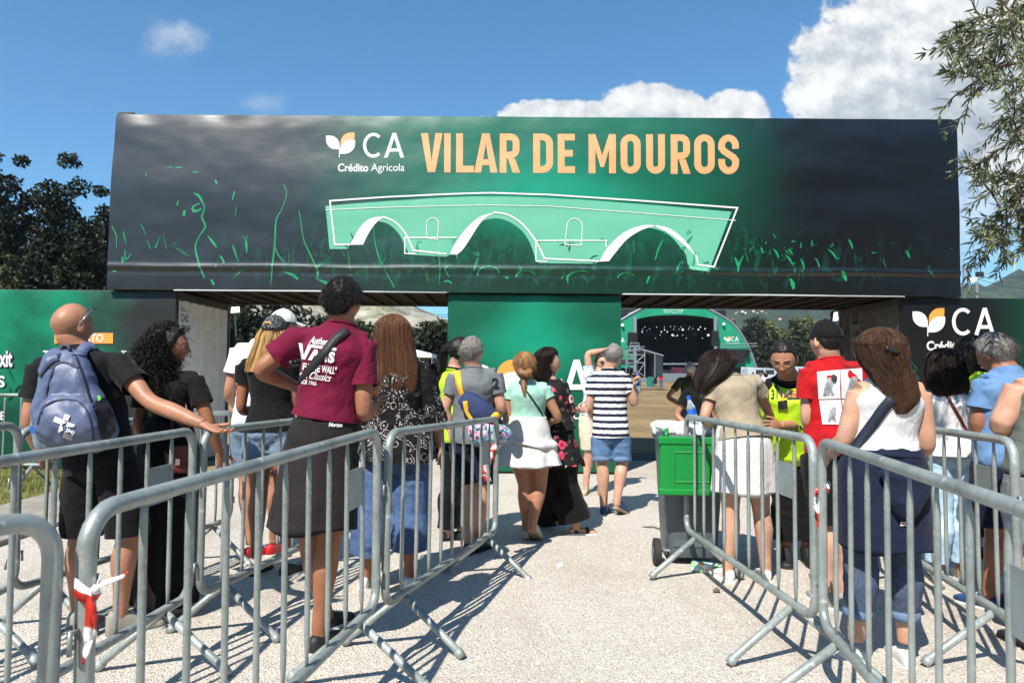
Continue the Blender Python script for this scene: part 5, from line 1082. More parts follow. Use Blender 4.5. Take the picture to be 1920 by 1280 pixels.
H_BLACK = hair_mat('black_hair', (.004, .0035, .003), (.014, .011, .009)); H_BROWN = hair_mat('brown_hair', rgb(50, 31, 22), rgb(138, 94, 66)); H_DBROWN = hair_mat('dark_brown_hair', rgb(15, 10, 8), rgb(50, 34, 26)); H_BLOND = hair_mat('blond_hair', rgb(136, 100, 58), rgb(214, 174, 112)); H_LBROWN = hair_mat('light_brown_hair', rgb(88, 58, 36), rgb(180, 134, 88)); H_GREY = hair_mat('grey_hair', rgb(46, 42, 40), rgb(138, 132, 126)); H_WHITE = hair_mat('white_hair', rgb(150, 146, 142), rgb(214, 212, 210)); H_MIX = hair_mat('mid_brown_hair', rgb(24, 15, 11), rgb(104, 74, 52))
class Person: pass
def v3(p): return np.array(p, float)
def person(label, d, head, neck, hip, sh, el, wr, kn, an, yaw=0., hyaw=None, hpitch=0., hroll=0., hh=.235, fem=False, build=1.0, skin=SK_M, S=None, feet=(10, -10), vox=.010, face=False, hand=((-90, 40), (-90, 40)), grp=None, hands=True, lean=0., legs=1.0, arms=1.0, eyes='open', cat='person', bodyonly=False):
    P = Person(); P.d = d; P.fem = fem; P.build = build; P.vox = vox; P.skin = skin; P.hh = hh
    pt = lambda q_: A3(Wp(q_[0], q_[1], d+(q_[2] if len(q_) > 2 else 0)))
    P.head = pt(head); P.N = pt(neck); P.H = pt(hip); P.sh = [pt(s) for s in sh]; P.el = [pt(s) for s in el]; P.wr = [pt(s) for s in wr]; P.kn = [pt(s) for s in kn]; P.an = [pt(s) for s in an]
    for a in P.an: a[2] = max(a[2], .075) if a[2] > .13 else .085
    P.base = np.array([P.H[0], d, 0.0]); y = R(yaw); P.fw = np.array([math.sin(y), math.cos(y), 0]); P.rt = np.array([math.cos(y), -math.sin(y), 0])
    if (P.sh[1]-P.sh[0]) @ P.rt < 0: P.rt = -P.rt
    P.up = unit(P.N-P.H); P.fw = unit(P.fw-P.up*(P.fw @ P.up)); P.rt = P.rt-P.up*(P.rt @ P.up); P.rt = unit(P.rt); P.k = k = np.linalg.norm(P.N-P.H)/.56
    P.S = S or max(.28, np.linalg.norm(P.sh[1]-P.sh[0])); P.yaw = yaw
    hb = (.156, .112) if fem else (.148, .108); wb = (.120, .094) if fem else (.136, .104); cb = (.132, .104) if fem else (.148, .114)
    s = build
    def sec(t, a, b, off=0.0): return (P.H+(P.N-P.H)*t+P.fw*off, P.rt, P.fw, a*s, b*s)
    P.sec = sec; P.tors = [(-.15, hb[0]*.62, hb[1]*.75, -.01), (-.04, hb[0], hb[1], -.012), (.10, hb[0]*.97, hb[1]*.98, -.008), (.38, wb[0], wb[1], .012), (.62, cb[0]*.97, cb[1]*.96, .006), (.78, cb[0], cb[1], -.004), (.885, P.S*.5/s*.80, .086, -.012), (.955, P.S*.5/s*.50, .070, -.008), (1.02, .072, .064, 0), (1.08, .056, .058, .008)]
    rA = np.array([.056, .049, .040, .041, .027])*(.86 if fem else 1)*build**.5*arms; P.rA = rA; rL = np.array([.090, .080, .058, .060, .037])*(1.0 if fem else 1.0)*build**.6*legs; P.rL = rL
    pieces = [loft([sec(*q_) for q_ in P.tors], 26, 4)]
    for i in (0, 1):
        Sx, E, Wr = P.sh[i], P.el[i], P.wr[i]; si = -1 if i == 0 else 1
        pieces.append(limb([P.N-P.up*.025*k+P.rt*si*.035, Sx*.5+(P.N-P.up*.035*k)*.5, Sx+P.rt*si*.004], [.045, .047, .048*build], 14, 3))
        pieces.append(limb([Sx-P.up*.0, Sx*.5+E*.5, E, E*.55+Wr*.45, Wr], rA, 16, 4))
        hj = P.H+P.rt*si*.088*build-np.array([0, 0, .03]); K, A = P.kn[i], P.an[i]; shin = A-K; back = -P.fw
        pieces.append(limb([hj, hj*.5+K*.5+P.fw*.008, K, K+shin*.32+back*.016, K+shin*.70+back*.004, A, A-np.array([0, 0, .05])], [rL[0], rL[1], rL[2], rL[3], rL[3]*.72, rL[4], rL[4]*.95], 16, 4))
    P.hj = [P.H+P.rt*si*.088*build-np.array([0, 0, .03]) for si in (-1, 1)]
    # neck
    hy = R(yaw if hyaw is None else hyaw); Rh = Matrix.Rotation(-hy, 3, 'Z') @ Matrix.Rotation(R(hpitch), 3, 'X') @ Matrix.Rotation(R(hroll), 3, 'Y'); P.Rh = np.array(Rh); P.hs = hh/.235
    P.hw = lambda V: P.head+(np.asarray(V, float)*P.hs) @ P.Rh.T
    nk = .053 if fem else .065
    pieces.append(limb([P.N-P.up*.05, P.N+P.up*.02, P.hw((0, -.022, -.045)), P.hw((0, -.014, .0))], [nk*1.15, nk, nk*.98, nk*.8], 16, 4))
    V, F = union(pieces, vox, 4)
    mb = MB(); mb.add(V, F, 0)
    # head
    nu, nv = (120, 96) if face else (56, 44)
    if vox > .015: nu, nv = 28, 22
    D, HF = sph_dirs(nu, nv); HV = head_surface(D, fem); mi = np.zeros(len(HF), int); HC = np.array([HV[list(f)].mean(0) for f in HF])
    fr = HC[:, 1] > .045
    mi[fr & (np.abs(HC[:, 0]) < .023) & (HC[:, 2] < -.0515) & (HC[:, 2] > -.0735) & ((HC[:, 0]/.024)**2+((HC[:, 2]+.0625)/.0115)**2 < 1)] = 1
    mi[fr & (np.abs(np.abs(HC[:, 0])-.031) < .017) & (np.abs(HC[:, 2]-(.0235-.12*np.abs(np.abs(HC[:, 0])-.028))) < (.0022 if fem else .0032))] = 2
    n0 = mb.n; mb.add(P.hw(HV), HF, 0); mb.M[-len(HF):] = mi.tolist()
    for sx in (-1, 1):
        De, Fe = sph_dirs(16, 12); E = De*np.array([.0085, .0175, .0315]); E[:, 0] -= .006*np.exp(-((E[:, 1])/.009)**2-((E[:, 2]-.004)/.016)**2)*(De[:, 0] > 0)
        E = E @ np.array(Matrix.Rotation(R(-26), 3, 'Z')).T; E[:, 0] *= 1; E = E*np.array([sx, 1, 1])+np.array([sx*.0775, -.012, -.004]); Fe2 = Fe if sx > 0 else [f[::-1] for f in Fe]; mb.add(P.hw(E), Fe2, 0)
        if face:
            De, Fe = sph_dirs(20, 14); ey = np.array([sx*.031, .0705, .006])
            if eyes == 'open':
                mb.add(P.hw(De*.0125+ey), Fe, 3); mb.add(P.hw(De*np.array([.0055, .003, .0055])+ey+np.array([0, .0112, 0])), Fe, 4)
                for zz, m2 in ((.0125, 0), (-.0045, 0)): mb.add(*limb([P.hw(ey+(-.015, .003, zz-.008)), P.hw(ey+(0, .0125, zz)), P.hw(ey+(.015, .003, zz-.008))], .0038, 8, 3), m2)
            else:
                mb.add(P.hw(De*np.array([.0145, .0125, .0115])+ey), Fe, 0); mb.add(*limb([P.hw(ey+(-.015, .006, -.004)), P.hw(ey+(0, .0128, -.0075)), P.hw(ey+(.015, .006, -.004))], .0016, 6, 3), 4)
    # hands
    P.handdat = []
    if hands and vox < .015:
        for i in (0, 1): hand_mesh(mb, P, i, *hand[i])
    hm = H_BLACK
    P.body = mb.obj('person', [skin, m_lips, hm, m_eye, m_iris], None, P.base, True); tag(P.body, label, cat, grp or 'people queueing at the gate')
    P.feet = feet; return P
def hand_mesh(mb, P, i, roll, curl, dirv=None, spread=1.0):
    """palm continuing the forearm; roll turns the palm about the forearm; curl bends the fingers"""
    Wr = P.wr[i]; ax = unit(Wr-P.el[i]) if dirv is None else unit(v3(dirv)); s = .92 if P.fem else 1.03
    ref = np.cross(ax, P.rt); ref = unit(ref if np.linalg.norm(ref) > .2 else np.cross(ax, P.fw)); side = np.cross(ref, ax)
    c, s_ = math.cos(R(roll)), math.sin(R(roll)); side, nrm = side*c+ref*s_, -side*s_+ref*c      # side: towards the little finger .. ; nrm: back of the hand
    sec = [(Wr-ax*.012, side, nrm, .026*s, .020*s), (Wr+ax*.02*s, side, nrm, .031*s, .017*s), (Wr+ax*.055*s, side, nrm, .040*s, .015*s), (Wr+ax*.088*s, side, nrm, .040*s, .012*s), (Wr+ax*.098*s, side, nrm, .034*s, .008*s)]
    mb.add(*loft(sec, 16, 3), 0)
    for j, L in enumerate((.070, .078, .073, .058)):
        b0 = Wr+ax*(.088-.004*abs(j-1.3))*s+side*(-.030+.020*j)*s; d0 = unit(ax+side*(-.10+.065*j)*spread); pts = [b0]; ang = 0
        for q_, f in enumerate((.45, .32, .23)):
            ang += R(curl*(.55+.25*q_)*(.9+.08*j)); dd = d0*math.cos(ang)-nrm*math.sin(ang); pts.append(pts[-1]+dd*L*f*s)
        r0 = .0088*s*(1 if j < 3 else .86); mb.add(*limb(pts, [r0, r0*.95, r0*.88, r0*.72], 9, 3), 0)
    b0 = Wr+ax*.030*s-side*.026*s; t1 = unit(ax*.62-side*.75-nrm*.3); t2 = unit(ax*.9-side*.30-nrm*(.25+curl/120)); p1 = b0+t1*.036*s; p2 = p1+t2*.030*s; mb.add(*limb([b0-t1*.012, b0, p1, p2, p2+t2*.022*s], np.array([.012, .0125, .0108, .0098, .0072])*s, 10, 3), 0)
# ---------- garments ----------
def folds(amp, P, kind='torso', seed=0.0):
    def f(V, N):
        L = V-P.base; u = L @ P.rt; w = L @ P.fw; z = L[:, 2]
        q1 = np.c_[u*5+z*2.2+seed, w*5, z*7-u*2]; q2 = np.c_[u*11-z*6+seed+4, w*9, z*10]; n = .9*np.clip(ridg(q1)-.35, -.6, 1)+.5*(ridg(q2)-.35)
        if kind == 'legs': n = .8*(ridg(np.c_[u*6+seed, w*6, z*4+u*3])-.35)+.7*(ridg(np.c_[u*7, w*7+seed, z*13])-.35)
        return amp*n
    return f
def shirt(P, m_, hem=-.05, ease=.016, sl=.55, sle=.022, amp=.006, name='t_shirt', flare=0.0, collar=True, neck_t=1.0, sl_r=None, seed=0.0, vneck=0.0, shr=0.0):
    k = 1.0; secs = []; T = [q_ for q_ in P.tors if q_[0] > hem+.03 and q_[0] < neck_t+.02]
    def at(t):
        ts = [q_[0] for q_ in P.tors]; return [float(np.interp(t, ts, [q_[j] for q_ in P.tors])) for j in (1, 2, 3)]
    a, b, o = at(hem); secs.append(P.sec(hem, a+ease+flare+.006, b+ease+flare+.006, o))
    for q_ in T: fl = flare*np.clip((.8-q_[0])/.8, 0, 1); secs.append(P.sec(q_[0], q_[1]+(ease+fl)*(1 if q_[0] < .85 else .7), q_[2]+(ease+fl)*(1 if q_[0] < .85 else .8), q_[3]))
    secs.append(P.sec(neck_t+.045, .068 if P.fem else .078, .066 if P.fem else .076, .006))
    pc = [loft(secs, 30, 4)]
    ends, sleeves = [], []
    for i in (0, 1):
        si = -1 if i == 0 else 1; Sx, E, Wr = P.sh[i], P.el[i], P.wr[i]
        if sl > 0:
            yoke = limb([P.N-P.up*.022*P.k+P.rt*si*.04, Sx*.5+(P.N-P.up*.035*P.k)*.5, Sx+P.rt*si*.002], [.055, .062, .066*P.build**.5], 14, 3); pc.append(yoke); yk2 = limb([Sx*.48+(P.N-P.up*.032*P.k)*.52, Sx+P.rt*si*.002], [.058, .067*P.build**.5], 14, 2)
            r = P.rA; e2 = Sx+(E-Sx)*min(sl, 1.0); pts = [Sx+P.rt*si*.002-unit(e2-Sx)*.022, Sx+(e2-Sx)*.5, e2]; rr = [r[0]+.013, r[1]+.011+sle*.45, np.interp(min(sl, 1), [0, 1], [r[0], r[2]])+sle+.006]
            if sl > 1: pts.append(E+(Wr-E)*(sl-1)); rr[-1] = r[2]+.012+sle*.4; rr.append(r[4]+.014+sle)
            pts = list(pts); ends.append((np.array(pts[-1]), unit(pts[-1]-pts[-2]), rr[-1])); sleeves.append([yk2, limb(pts, rr if sl_r is None else sl_r, 16, 4)])
        else: pc.append(limb([P.N-P.up*.022*P.k+P.rt*si*.04, Sx*.62+(P.N-P.up*.035*P.k)*.38], [.052+shr, .053+shr], 14, 3))
    fo = folds(amp, P, 'torso', seed)
    if P.vox < .015:
        V, F = union(pc, P.vox, 4, fo); a_, b_, o_ = at(hem)
        V, F = open_ends(V, F, [(P.H+(P.N-P.H)*hem+P.up*.014, -P.up, (a_+ease+flare+.01)*P.build*1.22), (P.N+(P.N-P.H)*(neck_t-1+.012), P.up+P.fw*.25, .15)])
        mbs = MB(); mbs.add(V, F)
        for pcs, (e2, ax, r_) in zip(sleeves, ends): V2, F2 = union(pcs, P.vox, 4, fo); mbs.add(*open_ends(V2, F2, [(e2-ax*.016, ax, r_*1.5+.02)]))
        V, F = np.concatenate(mbs.V), mbs.F
    else: V, F = union(pc+[x for y in sleeves for x in y], P.vox, 4, fo)
    o = mesh(name, V, F, m_, P.body, P.base); o.location = (0, 0, 0); P.bvh = BVHTree.FromPolygons(V.tolist(), F); P.top = o
    if P.vox < .015 and collar and name in ('t_shirt', 'shirt', 'top', 'vest'):
        cc = P.N+(P.N-P.H)*(neck_t-1+.018); ra = .071 if P.fem else .080; nn = unit(P.up+P.fw*.25); f2 = unit(P.fw-nn*(P.fw @ nn)); th = np.linspace(0, 2*np.pi, 28, endpoint=False); b = MB(); V2, F2 = limb(cc+np.outer(np.cos(th)*ra, P.rt)+np.outer(np.sin(th)*(ra-.004), f2), .0075, 8, 1, closed=True, caps=False); b.add(V2, F2); q_ = b.obj('collar', m_, o, P.base, True); q_.location = (0, 0, 0)
    return o
def pants(P, m_, zb=.55, ease=.014, hemr=None, waist=.12, amp=.006, name='trousers', seed=2.0, hemwide=0.0, cuff=None):
    """zb: fraction along hip>knee>ankle (1 = knee, 2 = ankle)"""
    T = [q_ for q_ in P.tors if q_[0] < waist]; secs = [P.sec(-.17, T[0][1]+ease*.5, T[0][2]+ease*.5, T[0][3])]+[P.sec(q_[0], q_[1]+min(ease, .009), q_[2]+min(ease, .009), q_[3]) for q_ in T]+[P.sec(waist, np.interp(waist, [q_[0] for q_ in P.tors], [q_[1] for q_ in P.tors])+ease*.8, np.interp(waist, [q_[0] for q_ in P.tors], [q_[2] for q_ in P.tors])+ease*.8, 0)]
    pc = [loft(secs, 28, 4)]; P.cuffs = []
    for i in (0, 1):
        hj, K, A = P.hj[i], P.kn[i], P.an[i]; r = P.rL; back = -P.fw
        path = crom([hj, hj*.5+K*.5+P.fw*.008, K, K+(A-K)*.32+back*.014, K+(A-K)*.7, A], 6); rad = np.interp(np.linspace(0, 1, len(path)), [0, .2, .4, .6, .8, 1], [r[0], r[1], r[2], r[3], r[3]*.75, r[4]])
        fr = np.r_[np.linspace(0, 1, 13), np.linspace(1, 2, len(path)-12)[1:]]; end = zb; keep = fr <= end+1e-6; pts = path[keep]; rr = rad[keep]+ease*np.clip(.45+fr[keep]*2, 0, 1)+hemwide*np.clip(fr[keep]/end, 0, 1)**1.3
        if hemr: rr = rr+(hemr-rr[-1])*np.clip((fr[keep]/end), 0, 1)**2
        pc.append(limb(pts, rr, 18, 2)); P.cuffs.append((pts[-1], unit(pts[-1]-pts[-2]), rr[-1]))
    V, F = union(pc, P.vox*1.0, 4, folds(amp, P, 'legs', seed))
    if P.vox < .015: V, F = open_ends(V, F, [(c-ax*.014, ax, r*1.25+.006) for c, ax, r in P.cuffs])
    o = mesh(name, V, F, m_, P.body, P.base); o.location = (0, 0, 0); P.pbvh = BVHTree.FromPolygons(V.tolist(), F)
    if cuff:
        for c, ax, r in P.cuffs:
            b = MB(); b.tube([c-ax*.045, c-ax*.02, c+ax*.004, c+ax*.006], [r+.004, r+.007, r+.007, r-.01], 22); q_ = b.obj('cuff', cuff, o, P.base, True); q_.location = (0, 0, 0)
    return o
def skirt(P, m_, t0=.30, zend=.5, wtop=None, wend=.22, dend=.17, nf=7, fa=.06, name='skirt', off=(0, 0), n=72, sway=0.0, zoff=0.0):
    """flared tube hanging from the waist (t0 along hip>neck) down to height zend (m)"""
    a0 = np.interp(t0, [q_[0] for q_ in P.tors], [q_[1] for q_ in P.tors])*P.build+.018; b0 = np.interp(t0, [q_[0] for q_ in P.tors], [q_[2] for q_ in P.tors])*P.build+.018
    top_ = P.H+(P.N-P.H)*t0; hipa = P.tors[1][1]*P.build+.03; hipb = P.tors[1][2]*P.build+.03; end = np.array([P.H[0]+off[0], P.H[1]+off[1], zend]); Hc = P.H-P.up*.02; x = np.array([P.rt[0], P.rt[1], 0]); y = np.array([-x[1], x[0], 0]); y = y if y @ P.fw > 0 else -y; seed = rng.random()*6
    mid_ = Hc*.45+end*.55; secs = [(top_, x, y, a0, b0), (top_*.5+Hc*.5, x, y, (a0+hipa)*.52, (b0+hipb)*.52), (Hc, x, y, max(hipa, a0), hipb), (mid_, x, y, hipa*.4+wend*.6, hipb*.4+dend*.6), (end, x, y, wend, dend)]
    md = lambda t, th: 1+fa*sm(.15, 1, t)*(np.sin(nf*th+seed+.6*np.sin(2*th+t*2))*.6+.4*np.sin((nf+4)*th+seed*2+t))
    V, F = loft(secs, n, 7, md); nr = (len(V)-2)//n; V[-1, 2] += .10*min(1, zend+.3)
    ring = slice((nr-1)*n, nr*n); V[ring, 2] += .012*np.sin(np.linspace(0, 2*np.pi, n, endpoint=False)*3+seed)+zoff*np.cos(np.linspace(0, 2*np.pi, n, endpoint=False)); N_ = .004*fbm(V*16, 2); V[:, :2] += N_[:, None]
    o = mesh(name, V, F, m_, P.body, P.base); o.location = (0, 0, 0); P.sbvh = BVHTree.FromPolygons(V.tolist(), F); return o
def shoe(P, i, mu, ms, L=.275, pitch=0.0, high=False, yaw=None, sandal=False, width=1.0):
    A = P.an[i]; yw = R(P.yaw+(P.feet[i] if yaw is None else yaw)); f = np.array([math.sin(yw), math.cos(yw), 0]); r = np.array([math.cos(yw), -math.sin(yw), 0]); up = np.array([0, 0, 1.]); s = L/.275; W_ = s*width
    ys = np.array([0, .02, .06, .10, .15, .20, .245, .268, .275])*s; a = np.array([.020, .032, .036, .036, .041, .046, .042, .028, .010])*W_; h = np.array([.070, .085, .088, .088, .072, .055, .043, .034, .022])*s
    if high: h[:4] = [.115, .135, .14, .125]; h[4] = .09
    C = [f*y+up*(hh_/2+.014) for y, hh_ in zip(ys, h)]; V, F = rings(*(lambda c, k=4: (crom(C, k), [r]*((len(C)-1)*k+1), [up]*((len(C)-1)*k+1), crom(np.c_[a, a], k)[:, 0], crom(np.c_[h/2, h/2], k)[:, 0]))(0), 20, ex=2.6); V[:, 2] = np.maximum(V[:, 2], .016)
    so = np.r_[np.c_[a*1.06+.002, ys], np.c_[-(a*1.06+.002), ys][::-1]]; so[:, 1] = (so[:, 1]-.137*s)*1.03+.137*s; n = len(so); hs_ = .024*s
    SV = np.vstack([np.array([r*p[0]+f*p[1]+up*z for p in so]) for z in (0, hs_)]); T, TF = poly2([tuple(p) for p in so]); SF = [t for t in TF]+[tuple(q_+n for q_ in t) for t in TF]+[(j, (j+1) % n, n+(j+1) % n, n+j) for j in range(n)]
    O = np.array([A[0], A[1], max(0.0, A[2]-.085)])-f*.062*s; c, s_ = math.cos(R(pitch)), math.sin(R(pitch))
    def place(V):
        y = V @ f; z = V[:, 2]; x = V @ r; py = .23*s; y2 = py+(y-py)*c-(-z)*s_*-1; y2 = py+(y-py)*c+z*s_; z2 = -(y-py)*s_+z*c; base = -(0-.23*s)*s_ if False else 0
        return O*np.array([1, 1, 0])+np.outer(x, r)+np.outer(y2, f)+np.outer(z2, up)
    if sandal:
        b = MB()
        for y0, hh_ in ((.06*s, .075), (.17*s, .05)): b.add(*ribbon(place(np.array([r*(q_*.048*W_)+f*(y0+.0)+up*(hs_+max(0, 1-q_*q_)*hh_) for q_ in np.linspace(-1, 1, 9)])), .028, .004, [f]))
        b.add(*ribbon(place(np.array([r*(q_*.036)+f*(.02+.04*abs(q_))+up*(.075) for q_ in np.linspace(-1, 1, 9)])), .022, .004, [up])); u = b.obj('shoe', mu, P.body, P.base, True)
        Vf, Ff = rings(*(lambda: (np.array(C), [r]*9, [up]*9, a*.86, h/2*.72))(), 16); Vf[:, 2] = np.maximum(Vf[:, 2]*.9, .022); ft = mesh('foot', place(Vf), Ff, P.skin, P.body, P.base); ft.location = (0, 0, 0)
    else: u = mesh('shoe', place(V), F, mu, P.body, P.base)
    u.location = (0, 0, 0); q_ = mesh('sole', place(SV), SF, ms, u, P.base, smooth=False); q_.location = (0, 0, 0)
    if not sandal and P.vox < .015:
        b = MB()
        for k_ in range(4):
            y0 = (.115+.022*k_)*s; hh_ = float(np.interp(y0, ys, h)); b.tube(place(np.array([r*(-.018)+f*y0+up*(hh_*.96+.012), r*0+f*(y0+.004)+up*(hh_+.018), r*.018+f*y0+up*(hh_*.96+.012)])), .003, 5)
        q_ = b.obj('laces', ms, u, P.base, True); q_.location = (0, 0, 0)
    return u
# ---------- hair ----------
def strands(paths, r0, mb, n=3, mi=0):
    """paths: (m, k, 3)"""
    m, k, _ = paths.shape; T = np.gradient(paths, axis=1); T /= np.linalg.norm(T, axis=2)[..., None]+1e-9
    ref = np.array([.31, .22, .92]); U = np.cross(T, ref); U /= np.linalg.norm(U, axis=2)[..., None]+1e-9; Wv = np.cross(T, U); taper = np.linspace(1, .25, k)[None, :, None]*np.asarray(r0).reshape(-1, 1, 1)
    V = np.stack([paths+taper*(U*math.cos(a)+Wv*math.sin(a)) for a in np.linspace(0, 2*np.pi, n, endpoint=False)], 2).reshape(-1, 3); F = []
    base = np.arange(m)[:, None, None]*(k*n)+np.arange(k-1)[None, :, None]*n+np.arange(n)[None, None, :]; nxt = np.arange(m)[:, None, None]*(k*n)+np.arange(k-1)[None, :, None]*n+(np.arange(n)[None, None, :]+1) % n
    Q = np.stack([base, nxt, nxt+n, base+n], -1).reshape(-1, 4); mb.add(V, Q.tolist(), mi)
def short_hair(P, m_, t=.010, style='short', n=1500, L=.022, noise=.006, comb=(0, -.5, -.6), shell=True, r=.0011):
    D, F = sph_dirs(64, 48); V = head_surface(D, P.fem); lo = np.degrees(np.arctan2(D[:, 0], D[:, 1])); hl = hairline(lo, style); mk = sm(-.004, .020, V[:, 2]-hl); Nn = V/np.array([.0755, .096, .1175])**2; Nn /= np.linalg.norm(Nn, axis=1)[:, None]
    V2 = V+Nn*((t*mk-.004*(1-mk))+noise*mk*pnoise(V*45))[:, None]; Fk = [f for f in F if max(mk[i] for i in f) > 0]; used = sorted({i for f in Fk for i in f}); mp = {u: i for i, u in enumerate(used)}
    mb = MB(); shell and mb.add(P.hw(V2[used]), [tuple(mp[i] for i in f) for f in Fk])
    cand = rng.normal(size=(n*3, 3)); cand /= np.linalg.norm(cand, axis=1)[:, None]; HV = head_surface(cand, P.fem); lo = np.degrees(np.arctan2(cand[:, 0], cand[:, 1])); ok = HV[:, 2] > hairline(lo, style)+.006; HV = HV[ok][:n]; c = cand[ok][:n]
    Nn = HV/np.array([.0755, .096, .1175])**2; Nn /= np.linalg.norm(Nn, axis=1)[:, None]; dr = Nn*.38+np.array(comb)*.75+rng.normal(size=HV.shape)*.18; dr /= np.linalg.norm(dr, axis=1)[:, None]
    ln = L*(.6+.7*rng.random(len(HV)))*np.clip(.45+(HV[:, 2]+.06)/.12, .35, 1.15); ts = np.linspace(0, 1, 4); paths = HV[:, None]+Nn[:, None]*t*.7+dr[:, None]*(ln[:, None]*ts)[..., None]+np.array([0, 0, -.35])*(ln[:, None]*ts**2)[..., None]
    strands(np.array([P.hw(p) for p in paths]), r*P.hs*np.ones(len(HV)), mb); o = mb.obj('hair', m_, P.body, P.base, True); o.location = (0, 0, 0); return o
def long_hair(P, m_, secs, n=500, r=.0022, wave=.004, wf=3.0, curl=0.0, jit=.10, tip=.12, shell=True, dome=True, name='hair'):
    """secs: list of (px, py, dd, half_width_px, half_depth_m) from crown down; strands flow over the loft"""
    d0, d2 = secs[0], secs[2]; secs = [tuple(d0[j]+(d2[j]-d0[j])*((1-math.cos(R(f))) if j in (0, 1, 2) else 0) if j < 3 else d2[j]*math.sin(R(f)) for j in range(5)) for f in (8, 30, 55, 75)]+list(secs[2:]) if dome else secs
    pts = [A3(Wp(q_[0], q_[1], P.d+q_[2])) for q_ in secs]; sc = P.d/FPX; La = [P.rt if abs(P.yaw) < 50 else np.array([1., 0, 0])]*len(secs)
    La = [np.array([1., 0, 0])]*len(secs); Fo = [np.array([0, 1., 0])]*len(secs); a = [q_[3]*sc for q_ in secs]; b = [q_[4] for q_ in secs]; mb = MB()
    C = crom(pts, 6); ab = np.maximum(crom(np.c_[a, b], 6), .004); m = len(C); tt = np.linspace(0, 1, m)
    if shell:
        md = lambda t, th: .89+.05*np.sin(th*9+5*np.sin(th*3)+t*4)+.03*np.sin(th*17)
        V, F = rings(C, [La[0]]*m, [Fo[0]]*m, ab[:, 0]*.95, ab[:, 1]*.95, 40, md); mb.add(V, F)
    n = int(n*1.7); r = r*.72; K_ = max(8, n//26); ci = rng.integers(0, K_, n); th = (rng.random(K_)*2*np.pi)[ci]+rng.normal(size=n)*.075; rad = 1+jit*.7*(rng.random(K_)-.6)[ci]+jit*.4*(rng.random(n)-.6); rad[:n//14] += .10*rng.random(n//14); end = 1-tip*rng.random(n)**1.5; st = .12*rng.random(n)**2; k = 16; ph = (rng.random(K_)*6.28)[ci]+rng.normal(size=n)*.3; ph2 = (rng.random(K_)*6.28)[ci]+rng.normal(size=n)*.3; dth = (rng.normal(size=K_)*.12)[ci]+rng.normal(size=n)*.04
    T = st[:, None]+(end-st)[:, None]*np.linspace(0, 1, k)[None]; cx = np.stack([np.interp(T, tt, C[:, j]) for j in range(3)], -1); aa = np.interp(T, tt, ab[:, 0]); bb = np.interp(T, tt, ab[:, 1])
    TH = th[:, None]+dth[:, None]*T+wave*4*np.sin(wf*6*T+ph[:, None]); Pp = cx+np.stack([np.cos(TH)*aa*rad[:, None], np.sin(TH)*bb*rad[:, None], 0*TH], -1)
    if curl: w = curl*np.clip(T*6, 0, 1); Pp = Pp+np.stack([np.cos(T*wf*14+ph[:, None])*w, np.sin(T*wf*14+ph[:, None])*w, np.sin(T*wf*14+ph2[:, None])*w*.7], -1)
    else: Pp = Pp+rng.normal(size=(n, 1, 3))*.002+np.stack([np.sin(T*wf*4+ph[:, None])*wave, np.cos(T*wf*3+ph2[:, None])*wave, 0*T], -1)
    strands(Pp, r*(.55+.9*rng.random(n)**2), mb); o = mb.obj(name, m_, P.body, P.base, True); o.location = (0, 0, 0); P.hair = o; return o
def curly_hair(P, m_, secs, n=1500, R0=.010, L=.075):
    """ringlets scattered over and through a lofted mass"""
    pts = [A3(Wp(q_[0], q_[1], P.d+q_[2])) for q_ in secs]; sc = P.d/FPX; C = crom(pts, 6); ab = np.maximum(crom(np.c_[[q_[3]*sc for q_ in secs], [q_[4] for q_ in secs]], 6), .004); m = len(C); mb = MB()
    V, F = rings(C, [np.array([1., 0, 0])]*m, [np.array([0, 1., 0])]*m, ab[:, 0]*.86, ab[:, 1]*.86, 36); V = V+.012*fbm(V*22, 2)[:, None]; mb.add(V, F)
    t = rng.random(n)*.93; th = rng.random(n)*2*np.pi; tt = np.linspace(0, 1, m); rad = .82+.22*rng.random(n); c = np.stack([np.interp(t, tt, C[:, j]) for j in range(3)], -1); aa = np.interp(t, tt, ab[:, 0])*rad; bb = np.interp(t, tt, ab[:, 1])*rad
    p0 = c+np.stack([np.cos(th)*aa, np.sin(th)*bb, 0*th], -1); out = np.stack([np.cos(th), np.sin(th), 0*th], -1); k = 16; u = np.linspace(0, 1, k)[None]; ln = L*(.6+.8*rng.random(n))[:, None]; ph = rng.random(n)[:, None]*6.28; w = R0*(.6+.7*rng.random(n))[:, None]; sp_ = (2.0+1.5*rng.random(n))[:, None]*6.28
    dr = np.stack([rng.normal(size=n)*.3, rng.normal(size=n)*.3, -.8+0*t], -1)+out*.25; Pp = p0[:, None]+dr[:, None]*(u*ln)[..., None]+np.stack([np.cos(u*sp_+ph)*w, np.sin(u*sp_+ph)*w, np.sin(u*sp_*.5+ph)*w*.6], -1)
    strands(Pp, .0030*(.6+.7*rng.random(n)), mb); o = mb.obj('hair', m_, P.body, P.base, True); o.location = (0, 0, 0); return o
def hair_cap(P, m_, t=.014, n=700, L=.05, name='hair'): return short_hair(P, m_, t, 'long', n, L, .004, (0, -.6, -.7))
